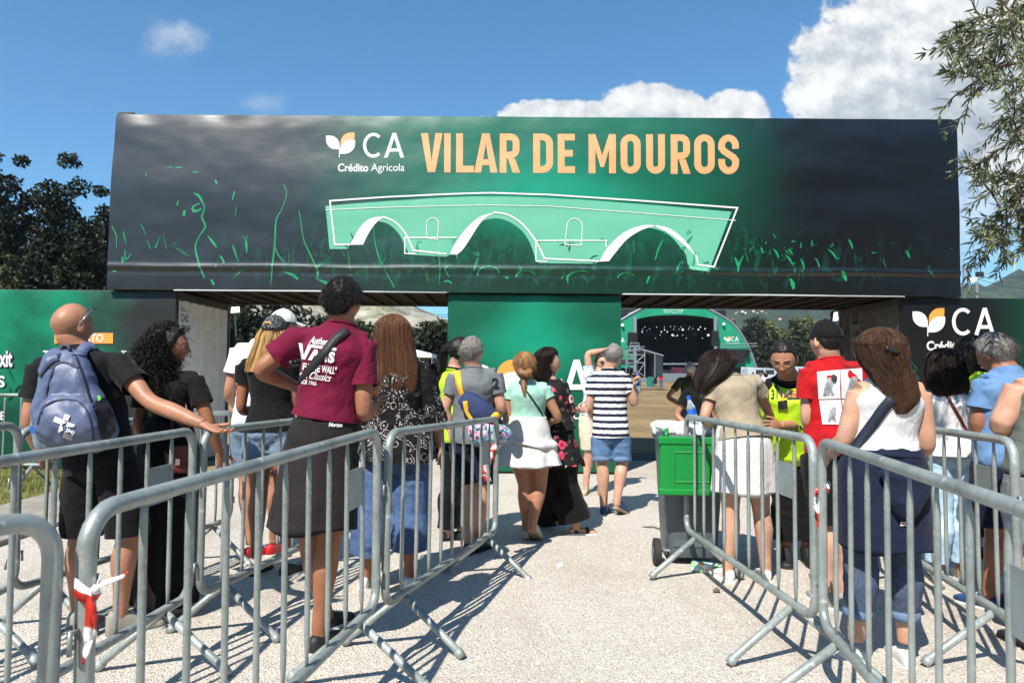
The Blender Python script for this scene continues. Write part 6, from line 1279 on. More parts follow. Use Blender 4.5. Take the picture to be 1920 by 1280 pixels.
# ---------- headwear, bags, print ----------
def cap(P, m_, t=.012, back=True, snap=True, brim=True, bmat=None, low=.045):
    D, F = sph_dirs(48, 36); V = head_surface(D, P.fem)*np.array([1.09, 1.07, 1.04])+np.array([0, -.002, .012]); keep = [f for f in F if min(V[i, 2] for i in f) > low-.012]
    used = sorted({i for f in keep for i in f}); mp = {u: i for i, u in enumerate(used)}; V2 = V[used].copy(); V2[:, 2] = np.maximum(V2[:, 2], low); mb = MB(); mb.add(P.hw(V2), [tuple(mp[i] for i in f) for f in keep])
    # sweatband ring
    lo = np.linspace(-np.pi, np.pi, 40, endpoint=False); zb = low; Dr = np.c_[np.sin(lo)*.9, np.cos(lo)*.9, np.full(40, .42)]; Dr /= np.linalg.norm(Dr, axis=1)[:, None]; rv = head_surface(Dr, P.fem); rv[:, 2] = zb; rv[:, :2] *= 1.10; mb.add(*limb(P.hw(rv), .005, 8, 1, closed=True, caps=False))
    mb.add(*limb([P.hw((0, -.004, .1355)), P.hw((0, -.004, .142))], [.008, .005], 10, 1)); o = mb.obj('cap', m_, P.body, P.base, True); o.location = (0, 0, 0)
    if brim:
        pts = []; 
        for j, q_ in enumerate(np.linspace(-1, 1, 13)): pts.append((q_*.073, .075+.02*(1-q_*q_), low+.004-.012*q_*q_)); 
        outp = [(x*1.05, .085+.085*math.sqrt(max(0, 1-(x/.08)**2)), z-.018-.008*(abs(x)/.073)) for x, y, z in pts]; A = P.hw(np.array(pts)); B = P.hw(np.array(outp)); up = P.Rh @ np.array([0, 0, .003]); n = 13; b = MB(); b.add(np.vstack([A, B, A-up, B-up]), [(j, j+1, n+j+1, n+j) for j in range(n-1)]+[(2*n+j, 3*n+j, 3*n+j+1, 2*n+j+1) for j in range(n-1)]+[(n+j, n+j+1, 3*n+j+1, 3*n+j) for j in range(n-1)]); q_ = b.obj('brim', bmat or m_, o, P.base, True); q_.location = (0, 0, 0)
    return o
def cast(bvh, px, py, off):
    r = ray(px, py); h = bvh.ray_cast(CAMLOC, r)
    if h[0] is None:
        return None
    return A3(h[0])-A3(r)*off, A3(h[1])
def stick(P, VF, off=.006, bvh=None, sub=True):
    """print px-coordinates shapes onto the garment"""
    V, F = VF; bv = bvh or P.bvh; out = []; last = None
    if sub:
        bm = bmesh.new(); vs = [bm.verts.new((x, y, 0)) for x, y in V]
        for f in F:
            try: bm.faces.new([vs[i] for i in f])
            except ValueError: pass
        for _ in range(3):
            ed = [e for e in bm.edges if e.calc_length() > 5]
            if not ed: break
            bmesh.ops.subdivide_edges(bm, edges=ed, cuts=1)
        bmesh.ops.triangulate(bm, faces=bm.faces); bm.verts.index_update(); V = np.array([v.co[:2] for v in bm.verts]); F = [tuple(v.index for v in f.verts) for f in bm.faces]; bm.free()
    miss = []
    for x, y in V:
        h = cast(bv, x, y, off)
        if h is None: miss.append(len(out)); out.append(np.zeros(3))
        else: out.append(h[0])
    ms = set(miss); return np.array(out), [f for f in F if not any(i in ms for i in f)]
def printed(P, items, m_, name='print', parent=None, off=.006, bvh=None):
    mb = MB(); mi = 0
    for it in items:
        if isinstance(it, tuple) and len(it) == 3: VF, mi = (it[0], it[1]), it[2]
        else: VF = it
        V, F = stick(P, VF, off+.0015*mi, bvh)
        if len(F): mb.add(V, F, mi)
    o = mb.obj(name, m_, parent or P.top, P.base, True); o.location = (0, 0, 0); return o
def strap(bvhs, px_pts, w, off=.006, th=.004, ends=()):
    """a band laid over whatever it crosses, along a pixel path"""
    C = crom(np.array(px_pts, float), 8); pts, nr = [], []
    for x, y in C:
        best = None
        for bv in bvhs:
            h = cast(bv, x, y, off)
            if h is not None and (best is None or h[0][1] < best[0][1]): best = h
        if best is not None: pts.append(best[0]); nr.append(best[1])
    pts = np.array(pts); nr = np.array(nr)
    for _ in range(4): pts[1:-1] = pts[1:-1]*.5+(pts[:-2]+pts[2:])*.25; nr[1:-1] = nr[1:-1]*.4+(nr[:-2]+nr[2:])*.3
    T = np.gradient(pts, axis=0); wd = [unit(np.cross(unit(t), unit(n_))) for t, n_ in zip(T, nr)]; return ribbon(pts, w, th, wd, 1)
# ======================= PEOPLE: the queue =======================
c_black = cloth('black_cotton', (.0045, .0045, .005)); c_black2 = cloth('black_jersey', (.007, .0068, .0075)); c_navy = cloth('navy_cotton', rgb(22, 26, 46)); c_hood = cloth('navy_sweat', rgb(22, 28, 50)); c_char = cloth('charcoal_sweat', rgb(36, 32, 33)); c_maroon = cloth('maroon_cotton', rgb(104, 14, 47)); c_red = cloth('red_cotton', rgb(172, 18, 24)); c_mint = cloth('mint_jersey', rgb(150, 194, 178)); c_tan = cloth('tan_jersey', rgb(156, 143, 122)); c_white = cloth('white_cotton', rgb(206, 204, 201), .05); c_beige = cloth('beige_cotton', rgb(206, 192, 168)); c_olive = cloth('olive_cotton', rgb(70, 70, 50)); c_green = cloth('dark_green_cloth', rgb(96, 104, 96)); c_sky = cloth('sky_blue_cotton', rgb(96, 130, 170)); c_bluegrey = cloth('blue_grey_cotton', rgb(106, 124, 146)); c_grey2 = cloth('grey_cotton', rgb(120, 124, 126))
hv = M('hi_vis_yellow', rgb(184, 226, 26), .6, var=.06, vscale=9, bump=.3, bscale=20); hv.node_tree.nodes['Principled BSDF'].inputs['Emission Strength'].default_value = 0
def f_denim(c1, c2): return lambda g, co: g.mix(g.m('MULTIPLY', g.noise(g.mapping(co, (1, 1, .25)), 160, 2), .22), g.mix(g.step(g.noise(co, 5, 3), .35, .7), c1, c2), rgb(190, 205, 220))
d_blue = clothfn('blue_denim', f_denim(rgb(20, 52, 98), rgb(34, 76, 128))); d_mid = clothfn('mid_denim', f_denim(rgb(40, 78, 122), rgb(76, 118, 160))); d_light = clothfn('light_denim', f_denim(rgb(150, 182, 204), rgb(190, 214, 228))); d_dark = clothfn('dark_denim', f_denim(rgb(16, 32, 62), rgb(25, 48, 86))); d_cuff = M('denim_cuff', rgb(92, 116, 146), .85, var=.15, vscale=20); d_grey = clothfn('grey_denim', f_denim(rgb(60, 78, 100), rgb(112, 136, 164)))
s_white = M('shoe_white', rgb(222, 220, 216), .55, var=.06, vscale=20); s_black = M('shoe_black', (.012, .012, .013), .6, var=.2, vscale=20); s_grey = M('shoe_grey', rgb(148, 142, 132), .8, var=.15, vscale=20); s_red = M('shoe_red', rgb(176, 26, 34), .6); s_blue = M('shoe_blue', rgb(30, 78, 130), .6, var=.4, vscale=25, col2=rgb(30, 34, 44)); s_beige = M('shoe_beige', rgb(176, 158, 130), .8); s_cream = M('shoe_cream', rgb(188, 180, 162), .7); so_white = M('sole_white', rgb(226, 224, 220), .6); so_black = M('sole_black', (.02, .02, .02), .7); so_tan = M('sole_tan', rgb(150, 130, 104), .7); leather = M('brown_leather', rgb(92, 30, 24), .4, bump=.15, bscale=40); m_strapb = M('black_webbing', (.012, .012, .014), .6, bump=.2, bscale=200)
f_tie = lambda g, co: g.mix(g.step(g.noise(co, 9, 5, .6), .48, .66), rgb(226, 228, 234), rgb(178, 186, 204)); c_tie = clothfn('tie_dye', f_tie)
c_heath = clothfn('heather_grey', lambda g, co: g.mix(g.noise(co, 240, 2), rgb(80, 85, 88), rgb(126, 131, 134)))
def f_stripe(g, co):
    x, y, z = g.sep(co)[:3]; w = g.m('MULTIPLY', g.m('SUBTRACT', g.noise(g.mapping(co, (1, 1, .3)), 34, 4, .7), .5), .016); k = g.m('FRACT', g.m('DIVIDE', g.m('ADD', z, w), .066)); return g.mix(g.step(g.m('ABSOLUTE', g.m('SUBTRACT', k, .5)), .225, .245), rgb(34, 40, 60), rgb(230, 230, 228))
c_stripe = clothfn('striped_jersey', f_stripe)
def f_band(g, co):
    v = g.vor(co, 14, rnd=.7); n1 = g.noise(co, 42, 4, .65); ringv = g.m('ABSOLUTE', g.m('SUBTRACT', g.m('FRACT', g.m('MULTIPLY', v, 4.5)), .5)); a = g.step(ringv, .30, .36); near = g.step(v, .55, .40); sp_ = g.step(g.vor(co, 52), .30, .22)
    diag = g.step(g.m('ABSOLUTE', g.m('SUBTRACT', g.m('FRACT', g.m('MULTIPLY', g.vor(g.mapping(co, (1, 1, 1)), 5.5, 'DISTANCE_TO_EDGE'), 1.0)), .05)), .03, .015)
    k = g.m('MULTIPLY', g.m('MAXIMUM', g.m('MULTIPLY', a, near), g.m('MULTIPLY', diag, g.step(g.noise(co, 90, 2), .46, .54))), g.step(g.noise(co, 3.2, 2), .34, .46)); k = g.m('MULTIPLY', k, g.step(g.noise(co, 75, 3), .42, .58))
    return g.mix(k, (.006, .006, .0065), rgb(176, 172, 166))
c_band = clothfn('bandana_print', f_band)
def f_floral(g, co):
    wob = g.vm('ADD', co, g.vm('MULTIPLY', g.noise(co, 30, 2, out='Color'), (.02, .02, .02))); v = g.vor(wob, 10, rnd=.9); cc_ = g.sep(g.vor(wob, 10, out='Color')); v2 = g.vor(wob, 26); on = g.step(cc_[0], .42, .46); pet = g.step(g.m('ADD', v, g.m('MULTIPLY', v2, .25)), .56, .46)
    col = g.mix(g.step(cc_[1], .3, .7), rgb(216, 70, 96), rgb(238, 196, 186)); col = g.mix(g.step(v, .10, .26), rgb(150, 26, 50), col); lf = g.step(g.noise(co, 24, 3), .60, .64); b = g.mix(g.m('MULTIPLY', lf, .8), (.012, .011, .012), rgb(96, 92, 78)); return g.mix(g.m('MULTIPLY', pet, on), b, col)
c_floral = clothfn('floral_print', f_floral)
c_flob = Mfn('floral_bag_print', lambda g, co: g.ramp(g.sep(g.vor(co, 46, out='Color'))[0], [(0, rgb(34, 40, 84)), (.22, rgb(46, 130, 150)), (.42, rgb(214, 206, 212)), (.6, rgb(226, 110, 140)), (.8, rgb(120, 180, 186)), (1, rgb(150, 90, 150))]), .75, .3)
c_dots = clothfn('dotted_white', lambda g, co: g.mix(g.step(g.vor(co, 24, rnd=.25), .075, .05), rgb(208, 207, 206), rgb(140, 138, 140)))
c_hawai = clothfn('pale_shirt', lambda g, co: g.mix(g.step(g.noise(co, 16, 3), .5, .6), rgb(206, 214, 218), rgb(128, 150, 160)))
c_snake = clothfn('mottled_grey', lambda g, co: g.mix(g.step(g.noise(co, 90, 3), .45, .6), (.018, .018, .02), rgb(112, 116, 118)))
m_wprint = M('shirt_print_white', rgb(232, 230, 230), .7); m_silver = M('silver', rgb(190, 190, 192), .25, .9)
SIL = lambda L, k: [tuple(p) for p in crom(np.array(L, float), k)]
def top_thing(o, label, cat, group=None): o.parent = None; return tag(o, label, cat, group)

# --- 1 bald man with backpack
P = person('bald man in black t-shirt and shorts with one hand resting on the barrier', 3.85, (137, 612), (146, 660), (190, 862), ((76, 694), (222, 684)), ((56, 792, -.02), (281, 752, -.10)), ((76, 850, .22), (383, 796, -.16)), ((152, 1008, .04), (240, 1008)), ((146, 1140, .02), (226, 1140)), yaw=8, hyaw=24, hh=.252, skin=SK_M, build=1.12, feet=(-10, 38), hand=((90, 40), (96, 26)))
shirt(P, c_black2, -.10, .022, .60, .020, .007); pants(P, c_black, 1.02, .02, .105, .14, .007, 'shorts', hemwide=.022)
for i in (0, 1): shoe(P, i, s_grey, so_white, .29, high=True)
m_temple = M('glasses_frame', (.02, .02, .022), .2)
b = MB(); b.tube([P.hw((.081, -.02, .012)), P.hw((.080, .01, .05)), P.hw((.070, .045, .092))], .004, 6, 0)
for sx in (-1, 1): b.add(*limb([P.hw((sx*.012, .082, .086)), P.hw((sx*.04, .074, .096)), P.hw((sx*.066, .056, .092))], [.010, .022, .014], 12, 3, flat=.25), 1)
o = b.obj('sunglasses', [m_silver, m_temple], None, P.base, True); tag(o, 'sunglasses with pale temple pushed up on the bald head', 'sunglasses', None)
# backpack
m_pack = M('backpack_nylon', rgb(86, 97, 126), .5, var=.12, vscale=5, bump=.7, bscale=9, stretch=(1, 1, .6), bdist=.02); m_pack_d = M('backpack_dark', rgb(46, 53, 78), .6); m_mesh = M('mesh_pocket', (.012, .012, .014), .7)
kp = lambda x, y, dd: A3(Wp(x, y, P.d+dd)); sc = P.d/FPX; e1 = np.array([1., 0, 0]); e2 = np.array([0, 1., 0])
BP = empty('backpack', P.base+np.array([-.1, -.2, 1.2]), label='blue-grey nylon backpack with a white cross emblem on the bald man\'s back', cat='backpack')
V, F = union([loft([(kp(118, 655, -.17), e1, e2, .05, .035), (kp(122, 672, -.19), e1, e2, .10, .06), (kp(124, 700, -.20), e1, e2, .125, .075), (kp(130, 735, -.21), e1, e2, .16, .075), (kp(137, 775, -.20), e1, e2, .198, .08), (kp(142, 808, -.20), e1, e2, .206, .08), (kp(146, 832, -.18), e1, e2, .175, .07), (kp(148, 845, -.18), e1, e2, .10, .05)], 32, 4, ex=2.6),
              loft([(kp(125, 742, -.27), e1, e2, .08, .03), (kp(126, 760, -.29), e1, e2, .13, .05), (kp(128, 800, -.295), e1, e2, .155, .06), (kp(136, 830, -.26), e1, e2, .13, .05)], 28, 4, ex=2.8)], .009, 3, lambda V, N: .011*(ridg(np.c_[V[:, 0]*7+V[:, 2]*3, V[:, 1]*5, V[:, 2]*5])-.4)+.006*ridg(np.c_[V[:, 0]*15-V[:, 2]*8, V[:, 1]*9, V[:, 2]*10]))
bo = mesh('pack_body', V, F, m_pack, BP); pbv = BVHTree.FromPolygons(V.tolist(), F)
for L, w, m_, nm in (([(112, 662), (100, 690), (88, 730), (78, 775)], .010, m_pack_d, 'piping'), ([(138, 664), (152, 700), (164, 740), (186, 790), (200, 815)], .022, m_pack_d, 'piping'), ([(70, 795), (80, 765), (105, 750), (140, 750), (160, 765), (172, 800), (176, 830)], .009, m_pack_d, 'piping'), ([(92, 690), (118, 678), (148, 690)], .012, m_pack_d, 'zip')):
    q_ = mesh(nm, *strap([pbv], L, w, .004), m_, BP)
strp = []
for L in (([(150, 665), (156, 655), (166, 648), (178, 650)]), ([(108, 668), (95, 672), (84, 682), (74, 700)])): q_ = mesh('shoulder_strap', *strap([P.bvh, pbv], L, .055, .012, .010), m_pack, BP)
b = MB(); b.tube([kp(114, 660, -.20), kp(118, 648, -.19), kp(128, 648, -.19), kp(132, 658, -.20)], .008, 6); b.obj('haul_loop', m_pack_d, BP, smooth=True)
V2, F2 = stick(P, poly2([(178, 752), (196, 745), (212, 775), (217, 805), (206, 822), (192, 824), (184, 800)]), .012, pbv); mesh('mesh_pocket', V2, F2, m_mesh, BP)
V2, F2 = stick(P, poly2(SIL([(182, 742), (187, 741), (189, 748), (185, 752)], 2)), .014, pbv); mesh('zip_pull', V2, F2, M('lime_plastic', rgb(110, 230, 70), .4), BP)
b = MB(); rq = lambda L, a=24: [(120+(x-120)*math.cos(R(a))-(y-795)*math.sin(R(a)), 795+(x-120)*math.sin(R(a))+(y-795)*math.cos(R(a))) for x, y in L]
for it in ([(114, 776), (124, 776), (124, 787), (114, 787)], [(99, 788), (113.5, 788), (113.5, 798), (99, 798)], [(114.5, 788), (123, 790), (116, 797), (123, 806), (117, 814), (114.5, 812)], [(124.5, 788), (139, 788), (139, 792), (127, 797), (124.5, 796)]): b.add(*stick(P, poly2(rq(it)), .007, pbv))
for s_, bx in (('JMJ', (127, 799, 144, 808)), ('LISBOA', (127, 809, 144, 812.5)), ('2023', (127, 813.5, 144, 818))):
    V2, F2 = text_in(s_, *bx, bold=.02); V2 = np.array(rq([tuple(p) for p in V2])); b.add(*stick(P, (V2, F2), .007, pbv))
b.obj('emblem', m_wprint, BP); bpy.context.view_layer.update(); reparent(BP)
bt = bottle(76, 840, P.d-.14, .20, 'blue-capped bottle in the side pocket of the backpack', (0, R(-14), 0))
# --- 2 curly-haired woman
P = person('woman with dark curly hair in a long black dress, face turned right', 4.25, (322, 650), (316, 702), (315, 850), ((270, 716), (364, 716)), ((262, 800), (392, 790, -.02)), ((285, 850, .25), (412, 850, .05)), ((300, 985), (335, 985)), ((300, 1125), (330, 1125)), yaw=28, hyaw=78, hh=.228, fem=True, skin=SK_T, face=True, build=1.05, hand=((90, 30), (90, 30)))
shirt(P, c_black2, .0, .016, .62, .018, .005, seed=3); skirt(P, c_black, .42, .06, wend=.19, dend=.17, nf=8, fa=.10, name='dress')
for i in (0, 1): shoe(P, i, s_white, so_white, .24)
hair_cap(P, H_BLACK, .012, 300, .03); curly_hair(P, H_BLACK, [(312, 601, .02, 4, .03), (310, 607, .02, 18, .07), (304, 622, .0, 27, .10), (294, 645, -.02, 33, .115), (290, 675, -.03, 38, .12), (292, 705, -.04, 40, .12), (302, 728, -.05, 32, .09), (310, 745, -.05, 15, .05)], 2200)
b = MB(); 
for sx in (-1, 1): b.add(*limb([P.hw((sx*.012, .075, .108)), P.hw((sx*.04, .07, .118)), P.hw((sx*.066, .05, .11))], [.01, .02, .012], 10, 3, flat=.3))
tag(b.obj('sunglasses', m_temple, None, P.base, True), 'dark sunglasses resting in the curly black hair', 'sunglasses')
HB = empty('handbag', Wp(338, 858, 4.12), (0, 0, R(10)), 'small reddish brown leather handbag at the curly-haired woman\'s hip', 'handbag')
V, F = union([loft([((0, 0, -.085), (1, 0, 0), (0, 1, 0), .05, .03), ((0, 0, -.06), (1, 0, 0), (0, 1, 0), .058, .04), ((0, 0, .05), (1, 0, 0), (0, 1, 0), .052, .034), ((0, 0, .075), (1, 0, 0), (0, 1, 0), .04, .02)], 20, 4, ex=3.5)], .007, 2); mesh('pouch', V, F, leather, HB)
b = MB(); b.box((-.05, -.046, -.02), (.05, -.036, .07)); bevel(b.obj('flap', leather, HB), .01); b = MB(); b.box((-.012, -.052, -.035), (.012, -.047, .0)); b.obj('buckle', m_silver, HB); b = MB(); b.tube([(-.045, 0, .07), (-.06, .03, .22), (-.05, .10, .42)], .006, 6); b.tube([(.045, 0, .07), (.03, .04, .22), (-.03, .10, .42)], .006, 6); b.obj('strap', leather, HB, smooth=True)
# --- 3 man in white cap and tie-dye
P = person('man in white cap and white tie-dye t-shirt with blue-grey shorts and red shoes', 5.45, (532, 612), (492, 645), (478, 805), ((448, 660), (532, 660)), ((430, 738), (548, 740, .05)), ((440, 758, .25), (540, 770, .3)), ((464, 900, .04), (520, 905)), ((470, 1008), (514, 1006, .12)), yaw=15, hyaw=60, hh=.24, skin=SK_M, build=1.12, feet=(12, 25))
shirt(P, c_tie, -.02, .02, .55, .024, .006, seed=5); pants(P, c_bluegrey, .82, .018, .10, .12, .006, 'shorts', hemwide=.02)
for i in (0, 1): shoe(P, i, s_red, so_white, .28)
short_hair(P, H_DBROWN, .006, 'short', 300, .01); cap(P, c_white, low=.035)
# --- 4 blonde woman in mottled grey cap
P = person('woman with straight blonde hair under a mottled grey cap, black t-shirt and denim shorts', 5.0, (516, 624), (506, 668), (508, 808), ((459, 690), (545, 690)), ((453, 766), (555, 760, .05)), ((490, 775, .25), (540, 775, .25)), ((486, 920), (532, 922)), ((480, 1032), (538, 1030)), yaw=6, hyaw=14, hh=.228, fem=True, skin=SK_D, build=1.08, feet=(8, 15))
shirt(P, c_black, -.02, .014, .42, .012, .005, seed=6); pants(P, d_grey, .46, .016, .115, .16, .005, 'shorts', hemwide=.02)
for i in (0, 1): shoe(P, i, s_black, so_white, .25)
long_hair(P, H_BLOND, [(514, 606, .0, 14, .04), (513, 618, -.01, 27, .095), (509, 640, -.04, 29, .09), (502, 662, -.075, 31, .07), (494, 680, -.09, 30, .045), (484, 698, -.10, 24, .025)], 650, .0019, .003, 2, tip=.3); cap(P, c_snake, low=.022)
mesh_v, mesh_f = limb([P.hw((-.034, -.098, .048)), P.hw((-.02, -.104, .066)), P.hw((.02, -.104, .066)), P.hw((.034, -.098, .048))], [.006, .008, .008, .006], 8, 3); o = mesh('cap_gap', mesh_v, mesh_f, H_BLOND, P.body, P.base); o.location = (0, 0, 0)
# --- 5 man in maroon
P = person('tall man seen from behind in a maroon printed t-shirt, charcoal sweatshirt tied round his waist', 3.67, (644, 566), (641, 614), (604, 832), ((556, 638), (680, 648)), ((489, 694, -.04), (683, 772, -.05)), ((556, 726, .20), (700, 764, .22)), ((582, 1015, .10), (618, 1010, -.02)), ((612, 1160, .30), (598, 1176, 0)), yaw=-4, hyaw=20, hroll=3, hh=.250, skin=SK_T, build=1.06, feet=(30, 22), hand=((90, 30), (90, 30)))
shirt(P, c_maroon, .20, .022, .66, .026, .008, seed=8); pants(P, c_black, .72, .014, .10, .12, .004, 'shorts', hemwide=.01)
for i in (0, 1): shoe(P, i, s_black, so_white, .285)
short_hair(P, H_BLACK, .011, 'short', 3000, .022, .004)
skirt(P, c_char, .22, .64, wend=.225, dend=.20, nf=5, fa=.035, name='tied_sweatshirt', off=(-.03, -.02)); print5 = P
rt_ = lambda L, a=8, cx=590, cy=670: [(cx+(x-cx)*math.cos(R(a))-(y-cy)*math.sin(R(a)), cy+(x-cx)*math.sin(R(a))+(y-cy)*math.cos(R(a))) for x, y in L]
def rtext(s, bx, bold=.02, slant=0., a=8): V, F = text_in(s, *bx, bold=bold, slant=slant); return np.array(rt_([tuple(p) for p in V], a)), F
it = [rtext('Authentic', (578, 631, 622, 645), .005, .35), rtext('OF', (549, 683, 568, 696), .03), rtext('F', (570, 683, 577, 696), .03), rtext('THE', (580, 683, 603, 696), .03), rtext('WALL"', (606, 682, 634, 696), .03), rtext('"', (544, 682, 548, 687), .03), rtext('Custom', (552, 697, 583, 711), .012, .35), rtext('Classics', (586, 697, 626, 711), .012, .35), rtext('SINCE 1966', (562, 714, 600, 722), .02)]
for L in ([(556, 647), (563, 647), (569, 668), (575, 647), (628, 647), (628, 652), (581, 652), (573, 676), (566, 676)], [(578, 676), (587, 655), (593, 655), (600, 676), (593.5, 676), (590, 664), (585, 676)]): it.append(poly2(rt_(L)))
it += [rtext('N', (602, 655, 613, 676), .05), rtext('S', (615, 655, 627, 676), .05)]
printed(P, it, m_wprint, 'lettering')
V, F = strap([P.bvh], [(652, 618), (632, 632), (608, 660), (585, 688), (566, 708), (550, 724)], .045, .008, .004); o = mesh('crossbody_strap', V, F, m_strapb, None, P.base); tag(o, 'black webbing bag strap running diagonally over the maroon t-shirt', 'strap')
V, F = stick(P, text_in('Norton', 617, 792, 642, 800, .03, .15, 3), .008, P.sbvh)
if len(F): q_ = mesh('lettering', V, F, m_wprint, P.body, P.base); q_.location = (0, 0, 0)
# --- 6 long brown hair, bandana print
P = person('woman with very long straight brown hair, black bandana-print blouse and cropped blue jeans', 4.75, (739, 624), (746, 672), (742, 852), ((703, 692), (786, 688)), ((688, 775), (812, 770)), ((700, 838, .15), (826, 835, .08)), ((702, 960), (770, 960)), ((684, 1072), (769, 1068)), yaw=4, hyaw=4, hh=.235, fem=True, skin=SK_T, build=1.18, feet=(-4, 14))
shirt(P, c_band, -.08, .028, 1.35, .055, .010, 'blouse', flare=.03, seed=9); pants(P, d_blue, 1.62, .026, .125, .12, .007, 'jeans', hemwide=.045)
for i in (0, 1): shoe(P, i, s_white, so_white, .255)
long_hair(P, H_BROWN, [(738, 589, 0, 5, .03), (738, 595, 0, 22, .085), (738, 615, -.01, 31, .115), (739, 645, -.03, 36, .10), (740, 675, -.07, 40, .075), (739, 705, -.105, 42, .05), (736, 730, -.115, 40, .035), (733, 745, -.115, 34, .02)], 1100, .0019, .0035, 2, tip=.16)
# --- 7 ponytail guard
P = person('woman guard with dark ponytail in hi-vis vest over black t-shirt, face turned right', 6.1, (862, 658), (851, 694), (855, 815), ((830, 712), (872, 708)), ((828, 758), (890, 770, .1)), ((850, 800, .1), (900, 780, .2)), ((846, 910), (864, 910, .05)), ((838, 998), (864, 998, .05)), yaw=50, hyaw=80, hh=.232, fem=True, skin=SK_L, face=True, S=.34, grp='security guards in hi-vis vests')
shirt(P, c_black, -.05, .014, .6, .014, .004, seed=2); shirt(P, hv, -.12, .030, 0, 0, .004, 'vest', neck_t=.97, seed=2, shr=.014); pants(P, c_black, 1.95, .022, .085, .12, .006)
for i in (0, 1): shoe(P, i, s_black, so_black, .25)
hair_cap(P, H_BLACK, .010, 500, .03); long_hair(P, H_BLACK, [(842, 640, 0, 5, .025), (836, 648, 0, 8, .04), (832, 665, -.01, 9, .04), (832, 690, -.02, 7, .03), (836, 712, -.02, 3, .012)], 160, .002, .004, 2, name='ponytail')
# --- 8 man in heather grey
P = person('man with short grey hair in a heather grey t-shirt and navy shorts, carrying bags', 5.65, (885, 661), (889, 694), (886, 822), ((854, 708), (927, 706)), ((836, 766), (940, 766, -.02)), ((843, 806, .02), (925, 752, .22)), ((885, 915), (904, 915)), ((878, 1012), (896, 1008, .08)), yaw=4, hyaw=28, hh=.245, skin=SK_L, build=1.05, feet=(8, 25), hand=((90, 30), (90, 40)))
shirt(P, c_heath, -.08, .018, .60, .018, .007, seed=4); pants(P, c_navy, .95, .018, .095, .12, .006, 'shorts', hemwide=.02)
for i in (0, 1): shoe(P, i, s_black, so_black, .28)
short_hair(P, H_GREY, .010, 'short', 1600, .018)
printed(P, [text_in('2', 922, 708, 936, 729, .05)], m_temple, 'number')
m_yel = M('yellow_webbing', rgb(244, 178, 44), .7); V, F = strap([P.bvh], [(858, 690), (859, 710), (864, 735), (870, 748)], .05, .008, .004); SB = empty('shoulder_bag', Wp(900, 770, 5.45), label='navy and floral shoulder bag on a yellow strap, beside the heather grey t-shirt', cat='bag')
def in_root(root, o): o.parent = root; o.matrix_parent_inverse = Matrix.Translation(-Vector(root.location)); return o
in_root(SB, mesh('strap', V, F, m_yel)); kp = lambda x, y, dd: A3(Wp(x, y, 5.65+dd)); e1 = np.array([1., 0, 0]); e2 = np.array([0, 1., 0])
ax = unit(kp(935, 800, 0)-kp(868, 745, 0)); pp = np.cross(ax, e2)
V, F = union([loft([(kp(866, 742, -.18), pp, e2, .05, .03), (kp(878, 752, -.20), pp, e2, .075, .06), (kp(900, 770, -.22), pp, e2, .085, .07), (kp(922, 790, -.22), pp, e2, .075, .06), (kp(935, 802, -.2), pp, e2, .05, .035)], 24, 4, ex=2.8)], .009, 3, lambda V, N: .006*ridg(V*8)); in_root(SB, mesh('flap', V, F, M('navy_canvas', rgb(34, 48, 88), .8, var=.15, vscale=9, bump=.4, bscale=22)))
V, F = union([loft([(kp(884, 790, -.2), e1, e2, .03, .02), (kp(905, 795, -.22), e1, e2, .13, .07), (kp(918, 810, -.22), e1, e2, .165, .09), (kp(918, 826, -.22), e1, e2, .15, .085), (kp(915, 838, -.22), e1, e2, .08, .05)], 28, 4, ex=2.6)], .009, 3, lambda V, N: .009*ridg(V*9)); in_root(SB, mesh('floral_pouch', V, F, c_flob))
V, F = ribbon([kp(872, 752, -.28), kp(876, 772, -.27), kp(888, 790, -.27)], .035, .004, [(1, 0, 0)]); in_root(SB, mesh('strap', V, F, m_yel)); V, F = ribbon([kp(918, 790, -.30), kp(930, 776, -.30), kp(936, 782, -.28)], .035, .004, [(0, 0, 1)]); in_root(SB, mesh('strap', V, F, m_yel))
# --- 9 mint top
P = person('woman with low ponytail in a mint top and white skirt, walking away', 6.1, (984, 686), (990, 718), (988, 815), ((959, 732), (1021, 732)), ((950, 790, .0), (1046, 782)), ((968, 800, .2), (1030, 792, .2)), ((984, 905), (1012, 905)), ((988, 992, .1), (997, 986, -.06)), yaw=4, hyaw=4, hh=.228, fem=True, skin=SK_M, build=1.16, feet=(4, 18))
shirt(P, c_mint, .12, .012, .34, .010, .004, 'top', seed=12); skirt(P, c_white, .34, .66, wend=.30, dend=.22, nf=6, fa=.07, off=(.0, -.02)); skirt(P, c_white, .36, .84, wend=.235, dend=.185, nf=4, fa=.05, name='tied_shirt', off=(.02, -.015), zoff=-.06)
shoe(P, 0, s_cream, so_tan, .25); shoe(P, 1, s_cream, so_tan, .25, pitch=34)
hair_cap(P, H_LBROWN, .012, 900, .04); long_hair(P, H_LBROWN, [(984, 659, .02, 4, .03), (984, 664, .0, 17, .085), (983, 682, -.015, 21, .105), (983, 698, -.06, 15, .055), (982, 708, -.09, 8, .03)], 420, .0016, .003, 2, name='pulled_back_hair')
V, F = union([limb([A3(Wp(974, 692, 5.99)), A3(Wp(980, 700, 5.97)), A3(Wp(990, 700, 5.97)), A3(Wp(994, 693, 5.99))], [.02, .028, .028, .02], 12)], .007, 2, lambda V, N: .005*ridg(V*30)); o = mesh('hair_knot', V, F, H_LBROWN, P.body, P.base); o.location = (0, 0, 0)
long_hair(P, H_LBROWN, [(982, 705, -.11, 5, .02), (981, 715, -.12, 5, .02), (982, 728, -.135, 4.5, .016), (984, 742, -.14, 2, .006)], 90, .0016, .002, 2, name='ponytail')
